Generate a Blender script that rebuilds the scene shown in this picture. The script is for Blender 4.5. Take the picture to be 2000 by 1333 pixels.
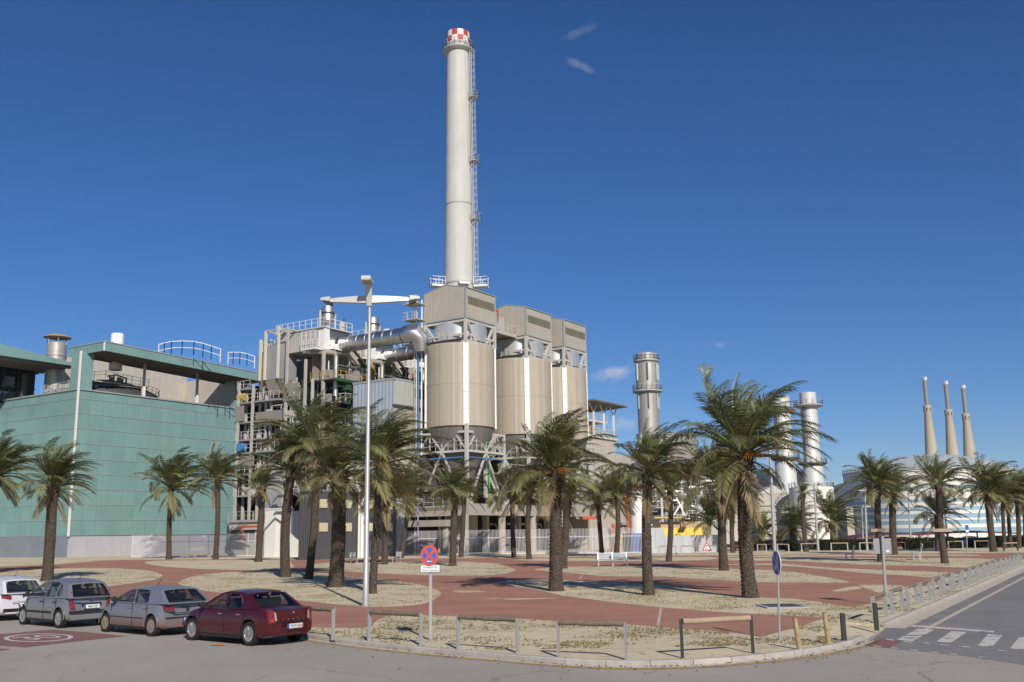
import bpy, bmesh, math, random
from mathutils import Vector, Matrix, noise
from mathutils.geometry import tessellate_polygon
rnd = random.Random(7)
for o in list(bpy.data.objects): bpy.data.objects.remove(o)
SC = bpy.context.scene
COL = SC.collection
sin, cos, pi, rad = math.sin, math.cos, math.pi, math.radians

# ------------------------------------------------------------------ camera
F_PX, CX, CY = 1944.0, 1000.0, 666.5          # focal length and centre on the 2000 x 1333 photograph
CAM_H = 2.95
TH, RO = math.atan(380 / F_PX), rad(0.85)
FWD = Vector((0, cos(TH), sin(TH))); UP0 = Vector((0, -sin(TH), cos(TH))); RT0 = Vector((1, 0, 0))
RT = RT0 * cos(RO) - UP0 * sin(RO); UPV = UP0 * cos(RO) + RT0 * sin(RO)
cam = bpy.data.cameras.new('camera')
cam_o = bpy.data.objects.new('camera', cam); COL.objects.link(cam_o)
m = Matrix.Identity(4)
for i in range(3):
    m[i][0], m[i][1], m[i][2] = RT[i], UPV[i], -FWD[i]
m[2][3] = CAM_H
cam_o.matrix_world = m
cam.sensor_width = 36.0; cam.lens = F_PX / 2000 * 36.0
cam.clip_start = 0.1; cam.clip_end = 20000
SC.camera = cam_o

# ------------------------------------------------------------------ light
SUN_EL, SUN_AZ = rad(31), rad(163)            # azimuth clockwise from +Y (view direction)
sl = bpy.data.lights.new('sun', 'SUN'); sl.energy = 4.2; sl.angle = rad(0.5); sl.color = (1.0, 0.93, 0.82)
so = bpy.data.objects.new('sun', sl); COL.objects.link(so)
sdir = Vector((sin(SUN_AZ) * cos(SUN_EL), cos(SUN_AZ) * cos(SUN_EL), sin(SUN_EL)))
so.rotation_euler = sdir.to_track_quat('Z', 'Y').to_euler()
so.location = sdir * 200
SC.view_settings.view_transform = 'Standard'; SC.view_settings.look = 'None'
SC.view_settings.exposure = 0.12; SC.view_settings.gamma = 1.0; SC.view_settings.use_curve_mapping = False

def ray(px, py):
    return FWD + RT * ((px - CX) / F_PX) + UPV * ((CY - py) / F_PX)

W = bpy.data.worlds.new('World'); SC.world = W; W.use_nodes = True
nt = W.node_tree; nt.nodes.clear()
def N(nt, t, **kw):
    n = nt.nodes.new(t)
    for k, v in kw.items():
        if hasattr(n, k): setattr(n, k, v)
    return n
out = N(nt, 'ShaderNodeOutputWorld'); bg = N(nt, 'ShaderNodeBackground'); bg.inputs[1].default_value = 0.085
sky = N(nt, 'ShaderNodeTexSky', sky_type='NISHITA', sun_disc=False)
sky.sun_elevation = SUN_EL; sky.sun_rotation = SUN_AZ; sky.altitude = 900; sky.air_density = 0.9; sky.dust_density = 0.5; sky.ozone_density = 6.0
hs = N(nt, 'ShaderNodeHueSaturation'); hs.inputs['Hue'].default_value = 0.506; hs.inputs['Saturation'].default_value = 1.17; hs.inputs['Value'].default_value = 0.93
nt.links.new(sky.outputs[0], hs.inputs['Color'])
tc = N(nt, 'ShaderNodeTexCoord')
last = hs.outputs[0]
def vmath(nt, op, a, b=None):
    n = N(nt, 'ShaderNodeVectorMath', operation=op)
    for i, x in enumerate((a, b)):
        if x is None: continue
        if isinstance(x, (tuple, list, Vector)): n.inputs[i].default_value = tuple(x)
        else: nt.links.new(x, n.inputs[i])
    return n
def fm(nt, op, a, b=None, c=None, clamp=False):
    n = N(nt, 'ShaderNodeMath', operation=op); n.use_clamp = clamp
    for i, x in enumerate((a, b, c)):
        if x is None: continue
        if isinstance(x, (int, float)): n.inputs[i].default_value = x
        else: nt.links.new(x, n.inputs[i])
    return n.outputs[0]
# a few small wisps of cloud, each a noise patch around one direction of the sky
for (cx_, cy_, wx, wy, rot, dens) in ((1132, 63, 52, 13, -22, .08), (1132, 128, 46, 13, 26, .14), (1198, 730, 56, 22, -8, .45), (1406, 674, 16, 11, 0, .16), (1215, 830, 44, 20, 0, .35), (2600, 500, 190, 50, 10, .4), (-500, 620, 160, 40, -6, .4)):
    c = ray(cx_, cy_).normalized()
    ex = ray(cx_ + 100 * cos(rad(rot)), cy_ + 100 * sin(rad(rot))).normalized() - c
    ex = (ex - c * ex.dot(c)).normalized(); ey = c.cross(ex)
    a = fm(nt, 'MULTIPLY', vmath(nt, 'DOT_PRODUCT', tc.outputs['Generated'], ex).outputs['Value'], F_PX / wx)
    b = fm(nt, 'MULTIPLY', vmath(nt, 'DOT_PRODUCT', tc.outputs['Generated'], ey).outputs['Value'], F_PX / wy)
    front = fm(nt, 'GREATER_THAN', vmath(nt, 'DOT_PRODUCT', tc.outputs['Generated'], c).outputs['Value'], 0.5)
    r2 = fm(nt, 'ADD', fm(nt, 'MULTIPLY', a, a), fm(nt, 'MULTIPLY', b, b))
    fall = fm(nt, 'SUBTRACT', 1.0, r2, clamp=True)
    nz = N(nt, 'ShaderNodeTexNoise'); nz.inputs['Scale'].default_value = 2.0; nz.inputs['Detail'].default_value = 6; nz.inputs['Roughness'].default_value = .65
    cmb = N(nt, 'ShaderNodeCombineXYZ'); nt.links.new(a, cmb.inputs[0]); nt.links.new(fm(nt, 'MULTIPLY', b, .6), cmb.inputs[1]); cmb.inputs[2].default_value = cx_ * .01
    nt.links.new(cmb.outputs[0], nz.inputs['Vector'])
    fac = fm(nt, 'MULTIPLY', fm(nt, 'SUBTRACT', fm(nt, 'MULTIPLY_ADD', nz.outputs['Fac'], 1.5, fm(nt, 'MULTIPLY', fall, .65)), .95, clamp=True), front)
    fac = fm(nt, 'MULTIPLY', fm(nt, 'MULTIPLY', fac, fall), dens * 2.6, clamp=True)
    mx = N(nt, 'ShaderNodeMix', data_type='RGBA')
    nt.links.new(fac, mx.inputs['Factor']); nt.links.new(last, mx.inputs['A']); mx.inputs['B'].default_value = (6.4, 6.5, 7.2, 1)
    last = mx.outputs['Result']
nt.links.new(last, bg.inputs[0]); nt.links.new(bg.outputs[0], out.inputs[0])

# ------------------------------------------------------------------ terrain and placing helpers
Y0, Y1, K = 22.0, 130.0, 0.006                # the park rises gently between these distances
def g(y): return 0.0 if y < Y0 else min(K * (y - Y0), K * (Y1 - Y0))
def at(px, py, Y):
    d = ray(px, py); t = Y / d.y
    return Vector((d.x * t, Y, CAM_H + d.z * t))
def gnd(px, py, dz=0.0):
    d = ray(px, py); s = d.z / d.y
    Y = (dz - CAM_H) / s if s < 0 else 1e9
    if Y > Y0 or Y < 0:
        Y = (dz - CAM_H - Y0 * K) / (s - K)
        if Y > Y1 or Y < 0: Y = (dz + (Y1 - Y0) * K - CAM_H) / s
    return Vector((d.x / d.y * Y, Y, g(Y) + dz))
KERB = 0.12
def park(px, py): return gnd(px, py, KERB)
AZ = rad(33.4)                                # bearing of the plant's grid and of the side street
UX, VX = Vector((sin(AZ), cos(AZ), 0)), Vector((-cos(AZ), sin(AZ), 0))
C0 = gnd(130, 1091); C0.z = 0
GRID = (C0, UX, VX, Vector((0, 0, 1)))
def G(u, v, z=0.0): return C0 + UX * u + VX * v + Vector((0, 0, z))
def inG(p): d = p - C0; return (d.dot(UX), d.dot(VX), p.z)

# ------------------------------------------------------------------ objects
def tag(o, label=None, cat=None, group=None, kind=None):
    if label: o['label'] = label
    if cat: o['category'] = cat
    if group: o['group'] = group
    if kind: o['kind'] = kind
    return o
def thing(name, loc, label, cat, group=None):
    o = bpy.data.objects.new(name, None); COL.objects.link(o)
    o.location = loc; o.empty_display_size = .3
    return tag(o, label, cat, group)
def base_of(o):
    v = Vector((0, 0, 0))
    while o is not None: v = v + o.location; o = o.parent
    return v
def link(name, me, parent=None):
    o = bpy.data.objects.new(name, me); COL.objects.link(o)
    if parent is not None: o.parent = parent
    return o
def dup(o, parent=None):
    c = o.copy(); COL.objects.link(c)
    if parent is not None: c.parent = parent
    for ch in list(o.children): dup(ch, c)
    return c

class MB:
    def __init__(s, basis=None): s.v = []; s.f = []; s.b = basis
    def T(s, p):
        if s.b is None: return Vector(p)
        o, x, y, z = s.b; return o + x * p[0] + y * p[1] + z * p[2]
    def add(s, vs, fs):
        n = len(s.v); s.v += [s.T(p) for p in vs]; s.f += [tuple(i + n for i in f) for f in fs]; return s
    def box(s, x0, x1, y0, y1, z0, z1):
        return s.add([(x0, y0, z0), (x1, y0, z0), (x1, y1, z0), (x0, y1, z0), (x0, y0, z1), (x1, y0, z1), (x1, y1, z1), (x0, y1, z1)],
                     [(3, 2, 1, 0), (4, 5, 6, 7), (0, 1, 5, 4), (1, 2, 6, 5), (2, 3, 7, 6), (3, 0, 4, 7)])
    def hexa(s, lo, hi):      # two quads
        return s.add(list(lo) + list(hi), [(3, 2, 1, 0), (4, 5, 6, 7), (0, 1, 5, 4), (1, 2, 6, 5), (2, 3, 7, 6), (3, 0, 4, 7)])
    def _frame(s, d):
        d = d.normalized(); r = Vector((0, 0, 1)) if abs(d.z) < .95 else Vector((1, 0, 0))
        a = d.cross(r).normalized(); return a, a.cross(d)
    def beam(s, p, q, w, h=None):
        p, q = Vector(p), Vector(q); a, b = s._frame(q - p); a = a * w / 2; b = b * (h or w) / 2
        return s.hexa([p - a - b, p + a - b, p + a + b, p - a + b], [q - a - b, q + a - b, q + a + b, q - a + b])
    def tube(s, p, q, r, n=8, r2=None):
        p, q = Vector(p), Vector(q); a, b = s._frame(q - p); r2 = r if r2 is None else r2
        vs = [c + (a * cos(2 * pi * i / n) + b * sin(2 * pi * i / n)) * rr for c, rr in ((p, r), (q, r2)) for i in range(n)]
        return s.add(vs, [(i, (i + 1) % n, n + (i + 1) % n, n + i) for i in range(n)] + [tuple(range(n))[::-1], tuple(range(n, 2 * n))])
    def path(s, pts, r, n=8):
        pts = [Vector(p) for p in pts]; rs = r if isinstance(r, (list, tuple)) else [r] * len(pts)
        vs = []; fs = []
        a0 = None
        for k, p in enumerate(pts):
            d = (pts[min(k + 1, len(pts) - 1)] - pts[max(k - 1, 0)]).normalized()
            if a0 is None: a, b = s._frame(d)
            else:
                a = (a0 - d * a0.dot(d)).normalized(); b = a.cross(d)
            a0 = a
            vs += [p + (a * cos(2 * pi * i / n) + b * sin(2 * pi * i / n)) * rs[k] for i in range(n)]
            if k: fs += [((k - 1) * n + i, (k - 1) * n + (i + 1) % n, k * n + (i + 1) % n, k * n + i) for i in range(n)]
        fs += [tuple(range(n))[::-1], tuple(range((len(pts) - 1) * n, len(pts) * n))]
        return s.add(vs, fs)
    def lathe(s, c, prof, n=24, a0=0.0, a1=2 * pi):
        full = abs(a1 - a0 - 2 * pi) < 1e-6; cols = n if full else n + 1
        vs = []; fs = []
        for (r, z) in prof:
            vs += [(c[0] + r * cos(a0 + (a1 - a0) * i / n), c[1] + r * sin(a0 + (a1 - a0) * i / n), c[2] + z) for i in range(cols)]
        for k in range(len(prof) - 1):
            for i in range(n):
                j = (i + 1) % cols
                fs.append((k * cols + i, k * cols + j, (k + 1) * cols + j, (k + 1) * cols + i))
        if full:
            if prof[0][0] > 1e-4: fs.append(tuple(range(cols))[::-1])
            if prof[-1][0] > 1e-4: fs.append(tuple(range((len(prof) - 1) * cols, len(prof) * cols)))
        return s.add(vs, fs)
    def prism(s, poly, z0, z1):
        n = len(poly)
        s.add([(p[0], p[1], z0) for p in poly] + [(p[0], p[1], z1) for p in poly],
              [(i, (i + 1) % n, n + (i + 1) % n, n + i) for i in range(n)] + [tuple(range(n))[::-1], tuple(range(n, 2 * n))]); return s
    def rail(s, pts, h=1.1, step=1.5, w=.05, mid=True, closed=False):
        pts = [Vector(p) for p in pts] + ([Vector(pts[0])] if closed else [])
        up = Vector((0, 0, 1))
        for p, q in zip(pts, pts[1:]):
            n = max(1, round((q - p).length / step))
            for i in range(n + 1): a = p.lerp(q, i / n); s.beam(a, a + up * h, w)
            s.beam(p + up * h, q + up * h, w)
            if mid: s.beam(p + up * h * .52, q + up * h * .52, w * .8)
        return s
    def build(s, name, mat, parent=None, smooth=False, kind=None, label=None):
        off = base_of(parent) if parent is not None else Vector((0, 0, 0))
        me = bpy.data.meshes.new(name); me.from_pydata([tuple(p - off) for p in s.v], [], s.f); me.update()
        if mat is not None: me.materials.append(M[mat] if isinstance(mat, str) else mat)
        if smooth:
            me.polygons.foreach_set('use_smooth', [True] * len(me.polygons)); me.set_sharp_from_angle(angle=0.55)
        o = link(name, me, parent)
        if kind: o['kind'] = kind
        elif parent is not None and name in ('pipes', 'cabinets', 'steelwork', 'pipe_runs', 'ducts', 'top_pipes', 'valves'): o['kind'] = 'stuff'
        if label: o['label'] = label
        return o
def solo(mb, name, mat, loc, label, cat, group=None, smooth=False):
    """a thing that is one mesh, with its origin at loc"""
    me_o = mb.build(name, mat, None, smooth)
    loc = Vector(loc); me_o.data.transform(Matrix.Translation(-loc)); me_o.location = loc
    return tag(me_o, label, cat, group)

# ------------------------------------------------------------------ materials
M = {}
def mat(name, col, rough=.65, metal=0., var=.12, vs=.8, streak=0., bump=0., bs=25., corr=0., cd=.4, rand=0., spec=.5, coat=0., dirt=None, dirt_h=0., trans=0., patches=None):
    m = bpy.data.materials.new(name); m.use_nodes = True; nt = m.node_tree
    b = nt.nodes['Principled BSDF']; L = nt.links.new
    b.inputs['Roughness'].default_value = rough; b.inputs['Metallic'].default_value = metal
    b.inputs['Specular IOR Level'].default_value = spec
    if coat: b.inputs['Coat Weight'].default_value = coat; b.inputs['Coat Roughness'].default_value = .06
    tc = N(nt, 'ShaderNodeTexCoord'); P = tc.outputs['Object']
    rgb = N(nt, 'ShaderNodeRGB'); rgb.outputs[0].default_value = (*col, 1); cur = rgb.outputs[0]
    def noise_(vec, scale, det=4, rough_=.6):
        n = N(nt, 'ShaderNodeTexNoise'); n.inputs['Scale'].default_value = scale; n.inputs['Detail'].default_value = det; n.inputs['Roughness'].default_value = rough_
        L(vec, n.inputs['Vector']); return n.outputs['Fac']
    def mul(cur, fac):
        mm = N(nt, 'ShaderNodeMix', data_type='RGBA', blend_type='MULTIPLY'); mm.inputs['Factor'].default_value = 1
        L(cur, mm.inputs['A']); L(fac, mm.inputs['B']); return mm.outputs['Result']
    if var:
        f = fm(nt, 'MULTIPLY_ADD', noise_(P, vs, 5), 2 * var * 1.6, 1 - var * 1.6); cur = mul(cur, f)
    if streak:
        mp = N(nt, 'ShaderNodeMapping'); mp.inputs['Scale'].default_value = (2.2, 2.2, .07); L(P, mp.inputs['Vector'])
        f = fm(nt, 'MULTIPLY_ADD', noise_(mp.outputs[0], 1.4, 5, .7), 2.2 * streak, 1 - 1.1 * streak); cur = mul(cur, f)
    if rand:
        oi = N(nt, 'ShaderNodeObjectInfo'); cur = mul(cur, fm(nt, 'MULTIPLY_ADD', oi.outputs['Random'], 2 * rand, 1 - rand))
    if patches:           # (colour, scale, threshold, softness)
        for (pc, ps, th, sf) in patches:
            f = fm(nt, 'DIVIDE', fm(nt, 'SUBTRACT', noise_(P, ps, 6, .68), th), sf, clamp=True)
            mm = N(nt, 'ShaderNodeMix', data_type='RGBA'); L(f, mm.inputs['Factor']); L(cur, mm.inputs['A']); mm.inputs['B'].default_value = (*pc, 1); cur = mm.outputs['Result']
    if dirt:              # dust with its own ragged edge up to a height
        sx = N(nt, 'ShaderNodeSeparateXYZ'); L(P, sx.inputs[0])
        hh = fm(nt, 'MULTIPLY_ADD', noise_(P, 5, 4), dirt_h * .9, fm(nt, 'SUBTRACT', dirt_h * .55, sx.outputs[2]))
        f = fm(nt, 'MULTIPLY', hh, 1.0 / max(dirt_h, .01) * 1.3, clamp=True)
        mm = N(nt, 'ShaderNodeMix', data_type='RGBA'); L(fm(nt, 'MULTIPLY', f, .8), mm.inputs['Factor']); L(cur, mm.inputs['A']); mm.inputs['B'].default_value = (*dirt, 1); cur = mm.outputs['Result']
    hgt = None
    if corr:
        d = vmath(nt, 'DOT_PRODUCT', P, tuple((UX + VX) * (2 * pi / corr))).outputs['Value']
        hgt = fm(nt, 'SINE', d)
        bm = N(nt, 'ShaderNodeBump'); bm.inputs['Strength'].default_value = cd; bm.inputs['Distance'].default_value = corr * .12; L(hgt, bm.inputs['Height'])
        cur = mul(cur, fm(nt, 'MULTIPLY_ADD', hgt, .035, .97))
        L(bm.outputs[0], b.inputs['Normal'])
    if bump:
        bm2 = N(nt, 'ShaderNodeBump'); bm2.inputs['Strength'].default_value = bump; bm2.inputs['Distance'].default_value = .02; L(noise_(P, bs, 6, .7), bm2.inputs['Height'])
        if corr: L(bm.outputs[0], bm2.inputs['Normal'])
        L(bm2.outputs[0], b.inputs['Normal'])
    L(cur, b.inputs['Base Color'])
    if trans:
        tr = N(nt, 'ShaderNodeBsdfTranslucent'); L(cur, tr.inputs[0]); ms = N(nt, 'ShaderNodeMixShader'); ms.inputs[0].default_value = trans
        L(b.outputs[0], ms.inputs[1]); L(tr.outputs[0], ms.inputs[2]); L(ms.outputs[0], nt.nodes['Material Output'].inputs[0])
    M[name] = m; return m
mat('asphalt', (.37, .332, .290), .9, var=.10, vs=.25, bump=.35, bs=60, spec=.3, patches=[((.43, .38, .315), .12, .50, .25), ((.29, .262, .235), .9, .66, .12)])
def cracks(name, scale, w, col):
    t = M[name].node_tree; L = t.links.new; b = t.nodes['Principled BSDF']; src = b.inputs['Base Color'].links[0].from_socket; tc = N(t, 'ShaderNodeTexCoord')
    nz = N(t, 'ShaderNodeTexNoise'); nz.inputs['Scale'].default_value = 1.1; nz.inputs['Detail'].default_value = 5; L(tc.outputs['Object'], nz.inputs['Vector'])
    ad = vmath(t, 'ADD', tc.outputs['Object'], vmath(t, 'MULTIPLY', nz.outputs['Color'], (1.6, 1.6, 0)).outputs[0]).outputs[0]
    vo = N(t, 'ShaderNodeTexVoronoi', feature='DISTANCE_TO_EDGE'); vo.inputs['Scale'].default_value = scale; L(ad, vo.inputs['Vector'])
    nm = N(t, 'ShaderNodeTexNoise'); nm.inputs['Scale'].default_value = .17; L(tc.outputs['Object'], nm.inputs['Vector'])
    f = fm(t, 'MULTIPLY', fm(t, 'LESS_THAN', vo.outputs['Distance'], w), fm(t, 'MULTIPLY', fm(t, 'SUBTRACT', nm.outputs['Fac'], .47, clamp=True), 5.0, clamp=True))
    mx = N(t, 'ShaderNodeMix', data_type='RGBA'); L(fm(t, 'MULTIPLY', f, .75), mx.inputs['Factor']); L(src, mx.inputs['A']); mx.inputs['B'].default_value = (*col, 1); L(mx.outputs['Result'], b.inputs['Base Color'])
cracks('asphalt', .22, .006, (.15, .14, .125))
mat('asphalt_dark', (.215, .208, .202), .88, var=.14, vs=.4, bump=.35, bs=60, spec=.3, patches=[((.27, .25, .225), .2, .5, .3), ((.15, .147, .145), .6, .62, .12)])
mat('earth', (.30, .25, .17), .95, var=.25, vs=.05, spec=.1)
SAND = dict(rough=.95, var=.14, vs=.35, bump=.6, bs=14, spec=.1)
mat('sand', (.62, .53, .365), patches=[((.40, .345, .20), .40, .52, .14), ((.30, .26, .145), 3.4, .57, .10), ((.66, .57, .42), .16, .54, .1), ((.25, .215, .12), 1.3, .64, .08)], **SAND)
mat('red_path', (.405, .205, .148), .92, var=.16, vs=.5, bump=.3, bs=50, spec=.2, patches=[((.50, .38, .28), .35, .62, .10), ((.34, .165, .118), .11, .46, .22), ((.335, .185, .125), 1.6, .66, .1)])
mat('red_paint', (.24, .13, .115), .9, var=.2, vs=3, spec=.2)
mat('road_white', (.55, .53, .48), .85, var=.2, vs=6, patches=[((.15, .145, .14), 2.2, .55, .06)], spec=.2)
mat('mark_white', (.56, .53, .49), .85, var=.2, vs=6, patches=[((.24, .20, .17), 2.4, .62, .07)], spec=.2)
mat('road_yellow', (.50, .36, .10), .85, var=.2, vs=5, patches=[((.22, .2, .17), 2.0, .53, .1)], spec=.2)
mat('road_beige', (.52, .45, .36), .9, var=.15, vs=3, patches=[((.22, .2, .17), 1.5, .62, .1)], spec=.2)
mat('kerb', (.40, .37, .33), .85, var=.18, vs=3, bump=.3, bs=30, rand=.08)
mat('concrete', (.36, .33, .28), .85, var=.12, vs=.6, streak=.16, bump=.15, bs=8)
mat('concrete_pale', (.46, .42, .36), .85, var=.1, vs=.5, streak=.14, bump=.12, bs=8)
mat('concrete_grey', (.33, .34, .36), .85, var=.1, vs=.5, streak=.18)
mat('wall_lilac', (.40, .40, .44), .8, var=.08, vs=.6, streak=.12)
mat('wall_blue', (.20, .22, .27), .7, var=.15, vs=.3, streak=.1)
mat('green_panel', (.192, .325, .312), .24, var=.09, vs=.35, streak=.13, corr=.36, cd=.18, rand=.06, patches=[((.20, .30, .225), .09, .54, .3)])
mat('green_dark', (.06, .13, .12), .5, var=.1)
mat('trim_grey', (.38, .41, .41), .5, metal=.3, var=.06)
mat('white_trim', (.72, .70, .66), .55, var=.06)
mat('white_paint', (.74, .73, .70), .5, var=.05, vs=.6, streak=.08)
mat('white_steel', (.50, .485, .44), .5, var=.08, streak=.1)
mat('grey_steel', (.43, .41, .37), .55, var=.1, streak=.15)
mat('cream_steel', (.60, .55, .44), .55, var=.08, streak=.12)
mat('dark_steel', (.06, .06, .062), .6, var=.2)
mat('void_shade', (.018, .018, .02), .9, var=.2)  # near-black standing in for the shade of deep interiors
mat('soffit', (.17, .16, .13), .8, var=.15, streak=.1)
mat('beige_panel', (.42, .385, .32), .6, var=.08, vs=.4, streak=.16, corr=.45, cd=.15)
mat('grey_panel', (.42, .42, .40), .5, var=.08, vs=.4, streak=.14, corr=.45, cd=.25)
mat('bluegrey_panel', (.36, .41, .46), .5, var=.06, vs=.5, streak=.12, corr=.6, cd=.35)
mat('hopper', (.25, .225, .19), .6, var=.12, vs=.4, streak=.2)
mat('hopper_grey', (.27, .275, .28), .55, var=.12, vs=.4, streak=.16)
mat('dark_corr', (.085, .085, .09), .5, var=.08, vs=.5, streak=.1, corr=.32, cd=.6)
mat('window_cream', (.58, .52, .33), .5, var=.12, vs=2)
mat('window_dirty', (.17, .16, .095), .4, var=.3, vs=1.2)
mat('silver', (.60, .60, .60), .38, metal=1., var=.14, vs=1.1, streak=.05, bump=.12, bs=3)
mat('silver_dull', (.52, .51, .47), .46, metal=.85, var=.10, vs=.6, streak=.12)
mat('rust', (.28, .15, .075), .85, var=.3, vs=2)
mat('green_paint', (.025, .10, .04), .5, var=.15)
mat('yellow_paint', (.46, .33, .09), .5, var=.1)
mat('yellow_panel', (.72, .47, .008), .5, var=.05, streak=.06)
mat('tan_panel', (.48, .33, .19), .6, var=.08, streak=.1)
mat('red_steel', (.50, .075, .03), .5, var=.1)
mat('blue_paint', (.02, .10, .38), .5, var=.1)
mat('blue_pipe', (.06, .19, .45), .5, var=.1)
mat('green_pipe', (.10, .45, .06), .5, var=.1)
mat('purple_paint', (.30, .24, .50), .5, var=.1)
mat('chimney', (.52, .512, .475), .7, var=.09, vs=.22, streak=.24)
mat('red_band', (.45, .055, .035), .6, var=.12, vs=1)
mat('old_concrete', (.45, .395, .31), .85, var=.1, vs=.05, streak=.1)
mat('tank_white', (.74, .71, .64), .6, var=.05, vs=.1, streak=.12)
mat('tank_blue', (.27, .42, .53), .6, var=.06, vs=.1, streak=.12)
mat('tank_roof', (.44, .47, .49), .6, var=.25, vs=.25)
mat('carport_red', (.115, .03, .03), .6, var=.15)
mat('fence', (.60, .60, .61), .5, var=.05)
mat('fence_panel', (.45, .47, .50), .6, var=.06, streak=.1, corr=.6, cd=.3)
mat('trunk', (.165, .132, .102), .95, var=.35, vs=6, bump=.6, bs=18, spec=.1)
_t = M['trunk'].node_tree; _b = _t.nodes['Principled BSDF']; _src = _b.inputs['Base Color'].links[0].from_socket
_tc = N(_t, 'ShaderNodeTexCoord'); _w = N(_t, 'ShaderNodeTexVoronoi'); _mp = N(_t, 'ShaderNodeMapping'); _mp.inputs['Scale'].default_value = (5.5, 5.5, 8.5); _t.links.new(_tc.outputs['Object'], _mp.inputs[0]); _t.links.new(_mp.outputs[0], _w.inputs['Vector'])
_f = fm(_t, 'MAXIMUM', fm(_t, 'SUBTRACT', 1.75, fm(_t, 'MULTIPLY', _w.outputs['Distance'], 2.6)), .18); _m = N(_t, 'ShaderNodeMix', data_type='RGBA', blend_type='MULTIPLY'); _m.inputs['Factor'].default_value = 1; _t.links.new(_src, _m.inputs['A']); _t.links.new(_f, _m.inputs['B']); _t.links.new(_m.outputs['Result'], _b.inputs['Base Color'])
mat('trunk_boots', (.16, .115, .07), .95, var=.35, vs=5, spec=.1)
mat('leaf', (.148, .163, .062), .42, var=.32, vs=.9, rand=.36, trans=.2, spec=.6)
mat('leaf_old', (.205, .195, .083), .6, var=.3, vs=.9, rand=.25, trans=.22, spec=.3)
mat('leaf_dry', (.27, .205, .115), .8, var=.3, vs=.9, rand=.25, trans=.15, spec=.15)
mat('fruit_stalk', (.52, .19, .02), .6, var=.2, vs=3)
mat('grass_dry', (.35, .305, .175), .9, var=.3, vs=.7, trans=.15, spec=.1)
mat('hedge', (.030, .037, .015), .8, var=.35, vs=1.5, trans=.1, spec=.2)
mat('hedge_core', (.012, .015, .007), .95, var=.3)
mat('galv', (.36, .37, .36), .5, metal=.3, var=.1, vs=3)
mat('lamp_metal', (.46, .46, .46), .42, metal=.35, var=.06, vs=1)
mat('lamp_paint', (.52, .51, .49), .42, var=.05)
mat('lamp_dark', (.05, .05, .05), .4)
mat('lamp_glass', (.35, .33, .27), .25, spec=.7)
mat('wood_grey', (.19, .145, .105), .9, var=.3, vs=5, bump=.4, bs=20)
mat('wood_fresh', (.36, .27, .175), .8, var=.22, vs=4, bump=.2, bs=15)
mat('wood_bollard', (.36, .27, .14), .85, var=.35, vs=4)
mat('steel_black', (.022, .026, .022), .45, var=.2)
mat('bench_metal', (.50, .52, .54), .4, metal=.3, var=.05)
mat('sign_red', (.55, .055, .035), .4, var=.04); mat('sign_blue', (.015, .10, .40), .4, var=.04); mat('sign_white', (.72, .74, .74), .4, var=.03)
mat('sign_back', (.27, .27, .29), .55, metal=.1, var=.06); mat('ink', (.02, .02, .02), .6, var=0)
mat('hill', (.055, .065, .060), .95, var=.3, vs=.01, spec=0.05)
# cars
mat('paint_silver', (.28, .275, .27), .34, metal=.45, var=.03, coat=.5, dirt=(.25, .19, .13), dirt_h=.16)
mat('paint_dusty', (.27, .275, .30), .36, metal=.45, var=.03, coat=.4, dirt=(.36, .15, .07), dirt_h=.56)
mat('paint_red', (.075, .005, .009), .28, metal=.25, var=.03, coat=.7, dirt=(.12, .05, .035), dirt_h=.12)
mat('paint_white', (.60, .60, .62), .35, var=.02, coat=.6)
mat('paint_blue', (.03, .05, .12), .3, metal=.3, coat=.6); mat('paint_black', (.015, .015, .017), .3, coat=.6); mat('paint_bright', (.30, .015, .012), .3, coat=.6)
mat('tyre', (.022, .021, .020), .85, var=.25, vs=8, spec=.3); mat('rim', (.45, .45, .45), .35, metal=.7, var=.1, vs=6); mat('rim_dusty', (.30, .235, .18), .6, metal=.3, var=.2, vs=6)
mat('car_black', (.018, .018, .019), .6, var=.1); mat('tail_red', (.17, .006, .008), .2, coat=.6); mat('tail_clear', (.36, .30, .30), .2); mat('tail_amber', (.30, .05, .01), .2)
mat('seat', (.30, .30, .31), .9, var=.15, vs=4); mat('seat_dark', (.045, .045, .05), .9, var=.15, vs=4); mat('plate', (.70, .70, .70), .4, var=.03); mat('plate_blue', (.03, .08, .42), .4); mat('chrome', (.75, .75, .75), .12, metal=1)
mat('litter', (.55, .20, .04), .8, var=.3, vs=9); mat('leaf_litter', (.17, .09, .035), .9, var=.4, vs=5); mat('paper', (.6, .58, .52), .8)
# glass: clear tinted pane with a sky reflection
def glass(name, tint, refl=.06):
    m = bpy.data.materials.new(name); m.use_nodes = True; nt = m.node_tree; nt.nodes.clear()
    o = N(nt, 'ShaderNodeOutputMaterial'); t = N(nt, 'ShaderNodeBsdfTransparent'); gl = N(nt, 'ShaderNodeBsdfGlossy'); mx = N(nt, 'ShaderNodeMixShader'); lw = N(nt, 'ShaderNodeLayerWeight')
    lw.inputs[0].default_value = .5; t.inputs[0].default_value = (*tint, 1); gl.inputs['Roughness'].default_value = .02; gl.inputs[0].default_value = (.85, .9, .95, 1)
    nt.links.new(fm(nt, 'MULTIPLY_ADD', fm(nt, 'POWER', lw.outputs['Facing'], 4.0), .6, refl, clamp=True), mx.inputs[0]); nt.links.new(t.outputs[0], mx.inputs[1]); nt.links.new(gl.outputs[0], mx.inputs[2]); nt.links.new(mx.outputs[0], o.inputs[0]); M[name] = m
glass('car_glass', (.60, .64, .62), .06); glass('hall_glass', (.10, .14, .18), .25)
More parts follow.
